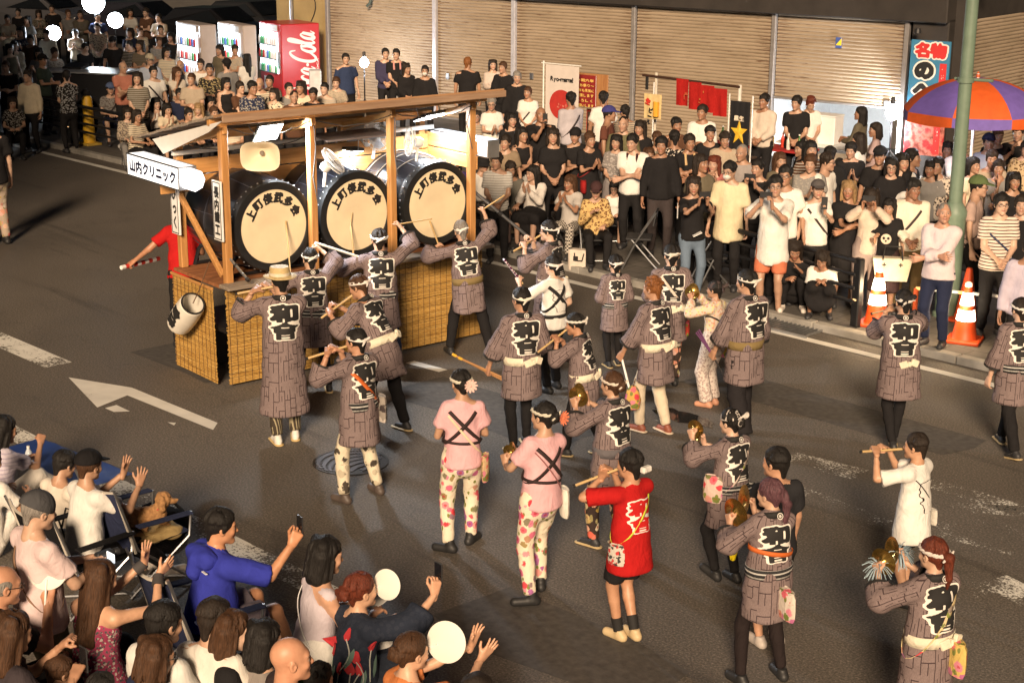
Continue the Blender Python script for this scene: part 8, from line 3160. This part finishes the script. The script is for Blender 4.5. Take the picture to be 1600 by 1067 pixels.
for (u,v,h,fc,ps,hr,tp,bt,lb,op) in ROWS:
 op=dict(op)
 fem=bool(op.pop('fem',0))
 ex={k:op.pop(k) for k in ('phone','strap','seat','towel','redbag','bluebag','pinkbag','paper','card','panda','apron') if k in op}
 if hr[1]=='black' and 'hair' not in lb and hash_(u,v) % 10<4:
  hr=(hr[0],('dark','dark','brown','dark')[hash_(v,u) % 4])
 if len(tp)==2 and tp[0] in ('tee','shirt') and tp[1] in (GRY,BGE,OLV,CRM,NVY) and hash_(u,v) % 3==0:
  tp=tp+(('print',(.12,.10,.09)) if hash_(v,u) % 2 else ('hstripe',(.15,.13,.12)))
 if bt is None:
  bt=('pants',BLK)
 hat=.025 if op.get('wear') and op['wear'][0][0] in ('cap','beanie','bucket') else 0.0
 far=u<700 and v<60
 rs=random.Random(u*7+v)
 if 'head' not in ps:
  ps['head']=(rs.uniform(-22,22),rs.uniform(-8,4))
 p=sp(u,v,h,fc+rs.uniform(-12,12),ps,hr,tp,bt,lb,fem=fem,hat=hat,**op)
 J=p.J
 T_,R_,F_=(Vector(J[k]) for k in ('T','R','F'))
 if ex.get('phone'):
  phone(p,ex['phone'],'phone raised by the '+lb.split(' with ')[0].split(' filming')[0].split(' holding')[0].split(' raising')[0],vertical=len(ex['phone'])==1)
 if ex.get('strap'):
  band_loop(p,'shoulder_strap',plain('dark_strap',(.03,.02,.02),.7),Vector(J['P'])+T_*.24,T_*.62+R_*.78*rs.choice((-1,1)),.030,off=.010,n=36)
 if ex.get('towel'):
  b=MB()
  N_k=Vector(J['P'])+T_*.49
  pts=[N_k+R_*(math.cos(a)*.085)+F_*(math.sin(a)*.085) for a in [math.radians(-215+250*k/10) for k in range(11)]]
  pts=[pts[0]+F_*.05-T_*.16]+pts+[pts[-1]+F_*.05-T_*.16]
  b.tube(pts,.022,6)
  b.build('neck_towel',cloth(ex['towel']),p.o,True)
 if ex.get('redbag') or ex.get('bluebag') or ex.get('pinkbag'):
  c,nm=((.35,.02,.02),'red') if ex.get('redbag') else (((.03,.05,.12),'blue') if ex.get('bluebag') else ((.6,.26,.26),'pink'))
  pouch(p,-.7 if nm=='blue' else .7,'%s bag of the %s' % (nm,' '.join(lb.split()[:6])),plain('bag_'+nm,c,.5),(.26,.10,.20),.86 if nm !='pink' else 1.0,(plain('bag_strap_'+nm,tuple(x*.6 for x in c),.6),.022),back=-.12)
 if ex.get('paper'):
  a,_=grip(p,'l')
  tag(MB().box((0,0,-.10),(.15,.015,.21),ch=.003).build('paper_bag',M_SIGNW,None,False,a,(0,0,2.3)),'white paper sleeve in the hand of the man in open black shirt','paper')
 if ex.get('card'):
  MB().box(Vector(J['P'])+F_*.20+T_*.02,(.13,.008,.11),basis(F_+R_*.2,T_+R_*.5)).build('name_card',M_SIGNW,p.o)
 if ex.get('panda'):
  b=MB()
  c=Vector(J['P'])+T_*.22+F_*.145
  M=basis(F_,T_)
  b.lathe([(.001,.012),(.075,.0)],18,M,c)
  b.build('face_print',plain('pale_print',(.6,.5,.4),.8),p.o)
  for s in (-1,1):
   MB().lathe([(.001,.014),(.020,.010)],10,M,c+R_*s*.032+T_*.012).build('eye_print',M_INK,p.o)
  MB().lathe([(.001,.016),(.014,.012)],10,M,c-T_*.028).build('nose_print',M_INK,p.o)
  gb=empty('tote_bag',to_world(p,(-.12,.26,.74)))
  tag(gb,'large cream tote bag with black crosses in front of the woman with the animal shirt','bag')
  rz=math.atan2(p.M[1,0],p.M[0,0])+.2
  R3=Matrix.Rotation(rz,3,'Z')
  V=[R3 @ Vector(q_) for q_ in ((-.24,-.07,.15),(.24,-.07,.15),(.24,.07,.15),(-.24,.07,.15),(-.19,-.05,-.14),(.19,-.05,-.14),(.19,.05,-.14),(-.19,.05,-.14))]
  MB().add(V,[(0,1,5,4),(1,2,6,5),(2,3,7,6),(3,0,4,7),(4,5,6,7),(0,3,2,1)]).build('body',plain('tote_cream',(.66,.58,.44),.7),gb)
  for s in (-.10,.10):
   MB().box(R3 @ Vector((s,.068,.07)),(.05,.006,.012),R3).build('cross_bar',M_INK,gb)
   MB().box(R3 @ Vector((s,.069,.07)),(.012,.006,.05),R3).build('cross_bar',M_INK,gb)
  MB().tube([R3 @ Vector((-.12,.07,.13)),R3 @ Vector((-.1,.05,.30)),R3 @ Vector((.1,.05,.30)),R3 @ Vector((.12,.07,.13))],.010,6).build('handle',M_INK,gb,True)
 if ex.get('apron'):
  MB().box(Vector(J['P'])+F_*.185+T_*.12,(.24,.012,.42),basis(F_,T_),.004).build('apron',M_INK,p.o)
 if ex.get('seat'):
  rz=math.atan2(p.M[1,0],p.M[0,0])
  seatn[0]+=1
  c=to_world(p,(J['P'][0],J['P'][1]-.02,0))
  zt_=(J['P'][2]-.085)*p.sc
  if u>860:
   o=folding_chair(Vector((c.x,c.y,gz(c.y))),rz,'black folding chair under the '+' '.join(lb.split()[:9]))
   o.scale=(1,1,zt_/.45)
  else:
   o=stool(Vector((c.x,c.y,gz(c.y))),rz,'folding stool under the '+' '.join(lb.split()[:10]))
   o.scale=(1,1,zt_/.415)
for (px,rz,lb) in (((1000,425),2.2,'empty black folding chair facing the drums beside the girl with glasses'),((1062,470),2.6,'empty black folding chair near the kerb in front of the woman in jeans')):
 g=G(*px)
 folding_chair(Vector((g[0],max(g[1],16.3),.08)),rz,lb)
g=G(908,424)
o=empty('tote_bag',(g[0],g[1],gz(g[1])),.5)
tag(o,'white and black canvas tote bag standing on the road edge by the seated crowd','bag')
MB().box((0,0,.16),(.36,.18,.32),ch=.03).build('body',plain('canvas_white',(.62,.54,.46),.8),o)
MB().box((.125,0,.16),(.13,.186,.326),ch=.03).build('black_side',plain('canvas_black',(.02,.018,.018),.8),o)
MB().box((-.06,-.092,.20),(.07,.008,.07)).build('badge',M_INK,o)
MB().tube([(-.08,-.09,.28),(-.06,-.12,.18),(.04,-.12,.18),(.06,-.09,.28)],.010,6).build('handle',M_INK,o,True)
g=G(178,246)
o=empty('carrier_bag',(g[0],16.4,.08))
tag(o,'crumpled white plastic carrier bag on the pavement by the seated people','bag')
f=Field((-.2,-.15,0),(.2,.15,.32),.02)
f.ell((0,0,.11),(.15,.11,.12),.03)
f.ell((.05,.02,.2),(.08,.06,.08),.03)
f.wob(.012,40,1.0)
V,Q=f.nets()
link(bpy.data.objects.new('sack',mesh_np('sack',V,Q,[plain('carrier_white',(.6,.58,.56),.4)],False)),o)
for s in (-1,1):
 MB().tube([(s*.05,0,.22),(s*.07,.01,.30),(s*.02,.01,.33),(s*.01,0,.24)],.006,5).build('handle',plain('carrier_white',(.6,.58,.56)),o)
#================================================================SPECTATORS ON THE NEAR SIDE OF THE ROAD
GRP_N='spectators on the near side'
def nr(u,v,h,face,ps,hair,top,bottom,label,**kw):
 return sp(u,v,h,face,ps,hair,top,bottom,label,q=kw.pop('q',2),group=GRP_N,**kw)
def seat_under(p,label,kind='stool',fab=None):
 J=p.J
 c=to_world(p,(J['P'][0],J['P'][1]-.02,0))
 rz=math.atan2(p.M[1,0],p.M[0,0])
 zt_=(J['P'][2]-.085)*p.sc
 if kind=='stool':
  o=stool(Vector((c.x,c.y,0)),rz,label)
  o.scale=(1,1,max(.2,zt_/.415))
 else:
  o=camp_chair(Vector((c.x,c.y,0)),rz,label,fab,label)
  o.scale=(1.05,1.05,max(.3,zt_/.36))
 return o
FULL=dict(shoe=('shoe',(.03,.03,.032)))
nr(10,652,1.62,-60,S('ground',RH=(.06,.46,.62),RG='fist',head=(-10,-6)),('medium','black'),('tee',(.55,.50,.58),'hstripe',(.40,.36,.46)),('wide',(.62,.58,.52)),'bob haired girl in striped lilac blouse sitting on the blue sheet',fem=True)
nr(-14,700,1.6,-40,S('ground',head=(-10,-6)),('short','black'),('tee',WHT),('pants',WHT),'person in white at the edge of the blue sheet')
nr(104,706,1.55,-55,S('ground',head=(0,-8)),('short','black'),('tee',(.62,.56,.48)),('pants',(.55,.5,.42)),'black haired person in cream sitting just past the black cap')
p=nr(140,700,1.62,-58,S('sit',pz=.44,RH=(.12,.46,.86),LH=(-.06,.44,.92),RG='flat',LG='flat',RP=(-1,.2,0),LP=(1,.2,0),RD=(.0,.35,.95),LD=(0,.35,.95),head=(10,-4),RF=(.12,.70),LF=(-.1,.72)),
  ('capped','brown'),('tee',WHT),('pants',BLK),'person in a big black cap and white shirt clapping in a low chair',fem=True,wear=(('cap',(.014,.013,.014)),),hat=.03,shoe=('shoe',(.62,.56,.50)))
seat_under(p,'low black camp chair under the clapping person in the black cap','camp',(.012,.012,.014))
p=nr(64,766,1.66,-62,S('stand',RH=(.10,.36,1.14),LH=(-.05,.38,1.14),RG='hold',LG='hold',head=(-6,-14)),('capped','grey'),('tee',(.66,.52,.52)),('pants',(.16,.14,.09)),'man in dark grey knitted hat and pale pink shirt holding a camera',wear=(('beanie',(.07,.07,.075)),),hat=.02,build=1.06)
band_loop(p,'shoulder_strap',plain('tan_strap',(.22,.13,.08),.7),Vector(p.J['P'])+Vector(p.J['T'])*.25,Vector(p.J['T'])*.6+Vector(p.J['R'])*.8,.035,off=.010)
c=np.mean([p.hands[k][0] for k in 'rl'],0)
o=empty('video_camera',to_world(p,c+np.array((0,.04,.03))))
tag(o,'small black video camera with lit screen held by the man in the knitted hat','camera')
M=basis(dir_world(p,(0,1,0)),(0,0,1))
MB().box((0,0,0),(.06,.06,.13),M,.012).build('body',M_DARKPL,o)
MB().lathe([(.022,.065),(.026,.07),(.026,.10),(.018,.10)],16,M).build('lens',M_DARKPL,o,True)
MB().box(M @ Vector((-.075,.01,.0)),(.085,.06,.008),M,.002).build('flip_screen',emit('camera_screen',(.8,.85,.9),.8),o)
p=nr(6,884,1.78,-75,S('sit',RH=(.02,.34,.98),RG='fist',head=(0,-4)),('balding','grey'),('tee',(.03,.03,.035)),('pants',BLK),'older man with glasses and dark shirt holding a white fan',wear=(('glasses',BLK),),tone=(.50,.27,.17))
a,_=grip(p,'r')
round_fan(a+Vector((0,0,.15)),dir_world(p,(.75,-.60,.35)),'plain white round fan held up by the older man with glasses')
seat_under(p,'folding stool under the older man with the white fan')
p=nr(160,878,1.64,-48,S('sit',pz=.46,RH=(.15,.46,1.04),LH=(.03,.46,1.10),RG='flat',LG='flat',RP=(-.8,.2,.3),LP=(.9,.1,0),RD=(.1,.8,.45),LD=(.0,.2,1),head=(-8,-6)),('long','brown'),('dress',(.40,.06,.13),'busy',(.62,.56,.50),(.10,.09,.10)),('pants',BLK),'long haired woman in a pink flowered dress clapping with black wrist bands',fem=True,build=1.12,tone=(.56,.34,.22))
for k in 'rl':
 e,w=Vector(p.J[k+'e']),Vector(p.J[k+'w'])
 MB().rod(e+(w-e)*.70,e+(w-e)*1.0,.040,.036,n=16).build('wrist_band',plain('wrist_grey',(.05,.045,.045),.8),p.o,True)
p=nr(22,958,1.74,-62,S('sit',RH=(.16,.36,.84),LH=(-.02,.40,.96),LG='fist',RG='hold',head=(0,-6)),('medium','brown'),('tee',(.05,.04,.045)),('pants',BLK),'brown haired woman in dark top with a phone in her lap',fem=True)
phone(p,'r','black phone in the lap of the brown haired woman')
seat_under(p,'folding stool under the brown haired woman in dark top')
p=nr(346,797,1.70,-64,S('sit',pz=.47,RH=(.30,.46,1.00),RG='hold',LH=(-.12,.36,.66),RP=(-.6,.5,.3),RD=(.1,.5,.85),RE=(.5,.1,-1),head=(-16,-2),RF=(.20,.52),LF=(-.15,.48)),('short','black'),('jacket',(.035,.045,.34)),('shorts',(.20,.17,.20)),'smiling man in a bright blue jacket filming from a camp chair',tone=(.52,.27,.15),build=1.1,shoe=('shoe',(.6,.55,.48)))
b=MB()
J=p.J
T_,R_,F_=(Vector(J[k]) for k in ('T','Rs','Fs'))
fh=Field(np.array(J['nk'])-.25,np.array(J['nk'])+.25,.016)
fh.cone(Vector(J['P'])+T_*.47-F_*.10-R_*.08,Vector(J['P'])+T_*.47-F_*.10+R_*.08,.07,.07,.03)
fh.cone(Vector(J['P'])+T_*.46-F_*.13,Vector(J['P'])+T_*.36-F_*.15,.07,.05,.03)
fh.wob(.006,30,2)
V,Q=fh.nets()
link(bpy.data.objects.new('hood',mesh_np('hood',V,Q,[cloth((.035,.045,.34))])),p.o)
MB().box(Vector(J['P'])+T_*.40-F_*.135+R_*.12,(.06,.006,.014),basis(-F_,T_)).build('white_tag',M_SIGNW,p.o)
phone(p,'r','dark phone raised by the man in the blue jacket')
seat_under(p,'navy camp chair with grey trim under the man in blue','camp',(.028,.035,.075))
for (u,v,h,fc,hr,tp,lb,kw) in (
  (258,943,1.76,-50,('short','black'),('tee',WHT),'black haired person in white shirt with thin dark piping',{}),
  (247,997,1.62,-58,('bob','brown'),('tee',NVY),'brown bob haired woman with glasses in navy',{'fem':True,'wear':(('glasses',BLK),)}),
  (337,938,1.74,-40,('short','dark'),('tee',(.68,.64,.58)),'dark haired person with smooth short hair beyond the curly bob',{}),
  (366,958,1.66,-84,('sidebob','brown'),('tee',BLK),'curly bobbed woman in black with a cream strap',{'fem':True}),
  (416,972,1.60,-50,('bob','black'),('tee',(.25,.22,.20)),'black haired woman just past the curly bob',{'fem':True}),
  (500,1042,1.25,-50,('curly','black'),('tee',(.02,.02,.02)),'small child with tousled black hair beside the green chair',{'headk':1.12}),
  (95,1030,1.20,-60,('short','brown'),('tee',BLK),'small brown haired child near the flowered dress',{'headk':1.12}),
  (160,1056,1.20,-50,('short','black'),('tee',BRN),'dark haired child whose head just shows below the flowered dress',{'headk':1.12}),
  (748,1056,1.55,-40,('short','dark'),('tee',BLK),'dark haired person whose head just shows at the road edge',{})):
 p=nr(u,v,h,fc,S('sit',head=(-6 if fc>-70 else 0,-4)),hr,tp,('pants',BLK),lb,**kw)
 seat_under(p,'folding stool under the '+' '.join(lb.split()[:9]))
 if 'cream strap' in lb:
  band_loop(p,'shoulder_strap',plain('cream_strap',(.60,.48,.32),.7),Vector(p.J['P'])+Vector(p.J['T'])*.28,Vector(p.J['T'])*.6+Vector(p.J['R'])*.8,.03,off=.012)
p=nr(452,996,1.68,-78,S('stand',head=(0,-2)),('none','grey'),('tee',(.05,.035,.035)),('pants',BLK),'bald man in dark shirt standing behind the seated row',tone=(.56,.30,.19),build=1.05)
p=nr(512,842,1.70,-66,S('sit',RH=(.10,.36,.72),LH=(-.10,.38,.72),head=(-4,-4)),('bob','black'),('tank',(.54,.48,.53)),('wide',WHT),'woman with dark bob in lilac sleeveless top with white strap',fem=True,tone=(.55,.33,.22))
band_loop(p,'shoulder_strap',M_SIGNW,Vector(p.J['P'])+Vector(p.J['T'])*.27,Vector(p.J['T'])*.62+Vector(p.J['R'])*.78,.012,off=.010)
seat_under(p,'folding stool under the woman in lilac')
a,_=grip(p,'l')
round_fan(a+Vector((-.02,.02,.06)),(.2,-.4,.9),'white round fan lying in the lap of the woman in lilac',.115)
p=nr(562,898,1.62,-56,S('sit',pz=.42,RH=(.24,.50,1.02),LH=(-.18,.40,.70),RG='hold',RP=(-.7,.2,.2),RD=(0,.2,1),RE=(.4,-.4,-.8),head=(-8,6)),('bun','red'),('hanten',(.022,.028,.045),'print',(.028,.034,.052)),('skirt',(.035,.042,.06)),'red haired woman in navy summer kimono with tulips raising a phone',fem=True,tone=(.58,.36,.24))
rr=random.Random(21)
bv=coat_bvh(p)
J=p.J
T_,R_,F_=(Vector(J[k]) for k in ('T','Rs','Fs'))
for k in range(9):
 side=[(-F_,R_),(-F_,R_),(R_,F_),(R_,F_),(-F_,R_),(R_,F_),(-F_,R_),(-R_,F_),(R_,F_)][k]
 d,x=side
 base=Vector(J['P'])+T_*rr.uniform(.02,.30)+x*rr.uniform(-.11,.11)
 b1,b2,b3=MB(),MB(),MB()
 def onc(pu,pv):
  q_=base+x*pu+T_*pv
  hit=bv.ray_cast(q_+d*.7,-d,1.0)
  return (hit[0]+d*.006) if hit[0] is not None else q_+d*.2
 cv=rr.uniform(-.05,.05)
 st=[onc(cv*math.sin(3*t_),-.14+.22*t_) for t_ in [i/6 for i in range(7)]]
 b1.tube(st,.004,4)
 b1.build('printed_stem',plain('print_white',(.55,.55,.5),.8),p.o)
 tip=[onc(cv*math.sin(3)+math.sin(a_)*.022*(1.2 if -1<math.cos(a_)<.3 else .8),.11+math.cos(a_)*.045) for a_ in [2*math.pi*i/10 for i in range(10)]]
 b2.add([tuple(q_) for q_ in tip],[tuple(range(10)),tuple(range(10))[::-1]])
 b2.build('printed_tulip',plain('tulip_red',(.50,.03,.04),.8),p.o)
 lf=[onc(.03+.02*math.sin(math.pi*t_)*s_+.03*t_,-.12+.15*t_) for (t_,s_) in ((0,0),(.3,1),(.7,1),(1,0),(.7,-1),(.3,-1))]
 b3.add([tuple(q_) for q_ in lf],[tuple(range(6)),tuple(range(6))[::-1]])
 b3.build('printed_leaf',plain('leaf_green',(.12,.20,.17),.8),p.o)
phone(p,'r','slim dark phone raised by the woman in navy kimono')
o=camp_chair(Vector((to_world(p,(0,-.05,0)).x,to_world(p,(0,-.05,0)).y,0)),math.atan2(p.M[1,0],p.M[0,0]),'low dark green camp chair under the woman in navy kimono',(.045,.085,.02),'g')
o.scale=(1,1,.82)
w=to_world(p,J['hc']+J['HR'] @ np.array((.05,.16,.03)))
round_fan(w,dir_world(p,(.35,-.9,.2)),'cream round fan beyond the head of the woman in navy kimono',.095,to_world(p,J['hc'])-w)
p=nr(645,992,1.60,-54,S('sit',pz=.40,RH=(.16,.50,.94),LH=(.07,.50,1.0),RG='flat',LG='flat',RP=(-.8,.2,.3),LP=(.9,.1,0),RD=(.25,.6,.75),LD=(.15,.3,.95),head=(-4,0)),('bun','brown'),('tee',(.58,.20,.07)),('wide',(.45,.4,.35)),'woman with a brown bun in orange clapping with spread fingers',fem=True,tone=(.58,.36,.24))
w=to_world(p,p.J['hc']+p.J['HR'] @ np.array((.06,.20,.06)))
round_fan(w,dir_world(p,(.45,-.85,.25)),'large white round fan beyond the woman in orange',.12,to_world(p,p.J['hc'])-w)
g=G(62,735)
o=empty('ground_sheet',(g[0],g[1],.004),.1)
tag(o,'blue plastic ground sheet laid by the worn white line','ground sheet')
rr=random.Random(2)
n=12
V=[((i/n-.5)*1.5,(j/n-.5)*1.0,.006+.012*abs(math.sin(i*1.7+j*.9))*rr.uniform(.3,1)) for j in range(n+1) for i in range(n+1)]
F=[(j*(n+1)+i,j*(n+1)+i+1,(j+1)*(n+1)+i+1,(j+1)*(n+1)+i) for j in range(n) for i in range(n)]
link(bpy.data.objects.new('sheet',mesh_np('sheet',V,np.array(F),[plain('tarp_blue',(.02,.05,.22),.4)],True)),o)
MB().lathe([(.012,.001),(.02,.001),(.02,.012),(.012,.012)],12,None,(.7,.44,.01)).build('eyelet',M_STEEL,o)
g=G(47,735)
o=empty('water_bottle',(g[0],g[1],.02))
tag(o,'clear plastic water bottle with pale label standing on the blue sheet','bottle')
MB().lathe([(.001,0),(.033,0),(.035,.02),(.035,.14),(.030,.165),(.014,.195),(.013,.205)],18).build('bottle_body',plain('clear_plastic',(.55,.60,.66),.08,var=0),o,True)
MB().lathe([(.0355,.06),(.0358,.065),(.0358,.115),(.0355,.12)],18,cap=False).build('label_band',plain('bottle_label',(.70,.70,.68),.5,var=.1),o,True)
MB().lathe([(.015,.203),(.015,.222),(.001,.223)],14).build('cap',M_WHITEPL,o,True)
g=G(232,905,.0)
cc=camp_chair(Vector((g[0],g[1],0)),heading(232,905)-math.radians(62)-math.pi/2,'navy camp chair with grey trim holding the small dog',(.028,.035,.075),'n')
ang=heading(232,905)-math.radians(62)-math.pi/2
fwd=Vector((-math.sin(ang),math.cos(ang),0))
rgt=Vector((math.cos(ang),math.sin(ang),0))
o=empty('blanket',Vector((g[0],g[1],.40)),ang)
tag(o,'tan knitted blanket bunched on the navy chair under the dog','blanket')
f=Field((-.3,-.28,-.06),(.3,.3,.12),.016)
f.ell((0,0,.0),(.24,.22,.035),.02)
f.ell((-.12,-.08,.03),(.12,.10,.04),.03)
f.ell((.10,.15,.01),(.14,.10,.05),.03)
f.wob(.010,34,2)
V,Q=f.nets()
link(bpy.data.objects.new('cloth',mesh_np('cloth',V,Q,[cloth((.50,.36,.16))])),o)
f=Field((-.2,-.25,0),(.2,.25,.34),.009)
f.cone((0,-.10,.09),(0,.08,.10),.075,.07,.03)
f.cone((0,.08,.12),(0,.12,.19),.05,.045,.03)
f.ell((0,.13,.225),(.062,.062,.058),.02)
f.cone((0,.17,.21),(0,.215,.20),.030,.022,.015)
f.ell((0,.235,.205),(.012,.010,.010),.006)
for s in (-1,1):
 f.cone((s*.055,.12,.24),(s*.075,.115,.17),.022,.028,.015)
 f.cone((s*.045,.09,.07),(s*.05,.16,.02),.026,.020,.02)
 f.cone((s*.06,-.10,.06),(s*.08,-.02,.02),.035,.024,.02)
f.cone((0,-.16,.12),(.02,-.21,.18),.022,.030,.015)
f.wob(.0045,120,1.0,(1,1,1))
V,Q=f.nets()
dg_=bpy.data.objects.new('dog',mesh_np('dog',V,Q,[plain('poodle_coat',(.38,.20,.08),.9,var=.25,vscale=60,bump=.8,bscale=120)]))
dg_.location=Vector((g[0],g[1],.435))+fwd*.02
dg_.rotation_euler=(0,0,ang-.5)
link(dg_)
tag(dg_,'small curly tan dog sitting on a blanket in the navy chair','dog')
for s in (-1,1):
 MB().lathe([(.001,.006),(.007,0)],8,basis((s*.45,1,.2)),(s*.024,.182,.242)).build('eye',plain('dog_eye',(.01,.008,.006),.1),dg_)
MB().tube([(math.cos(a)*.056,.10+math.sin(a)*.05,.165+.02*math.sin(a)) for a in [2*math.pi*k/20 for k in range(21)]],.008,5).build('collar',plain('dog_collar',(.5,.05,.05),.6),dg_,True)
g=G(258,832)
o=empty('rucksack',(g[0],g[1],0),.4)
tag(o,'black rucksack lying beside the worn white line','bag')
f=Field((-.3,-.22,0),(.3,.22,.3),.016)
f.cone((-.12,0,.12),(.12,0,.11),.13,.12,.04)
f.ell((.05,-.12,.09),(.14,.06,.08),.03)
f.wob(.006,26,1)
f.plane((0,0,.004),(0,0,-1))
V,Q=f.nets()
link(bpy.data.objects.new('pack',mesh_np('pack',V,Q,[cloth((.014,.014,.016))])),o)
MB().tube([(-.14,.10,.16),(-.02,.16,.22),(.12,.11,.17)],.014,6).build('strap',cloth((.03,.03,.03)),o,True)
MB().tube([(-.12,-.14,.15),(.0,-.17,.17),(.14,-.14,.14)],.004,4).build('zip',M_STEEL,o)
MB().box((.06,-.178,.11),(.06,.006,.012)).build('white_tag',M_SIGNW,o)
g=G(105,905)
o=empty('cloth_bag',(g[0],g[1],0),.3)
tag(o,'pale patterned cloth bag with black cord handles beside the low black chair','bag')
f=Field((-.25,-.2,0),(.25,.2,.46),.016)
f.cone((0,0,.14),(0,0,.30),.17,.13,.03,sq=((0,1,0),.6))
f.wob(.010,24,3)
f.plane((0,0,.004),(0,0,-1))
V,Q=f.nets()
link(bpy.data.objects.new('sack',mesh_np('sack',V,Q,[cloth((.50,.47,.42),'print',(.38,.36,.34))])),o)
for s in (-1,1):
 MB().tube([(-.10,s*.08,.38),(-.06,s*.10,.55),(.06,s*.10,.55),(.10,s*.08,.38)],.008,6).build('handle',M_INK,o,True)
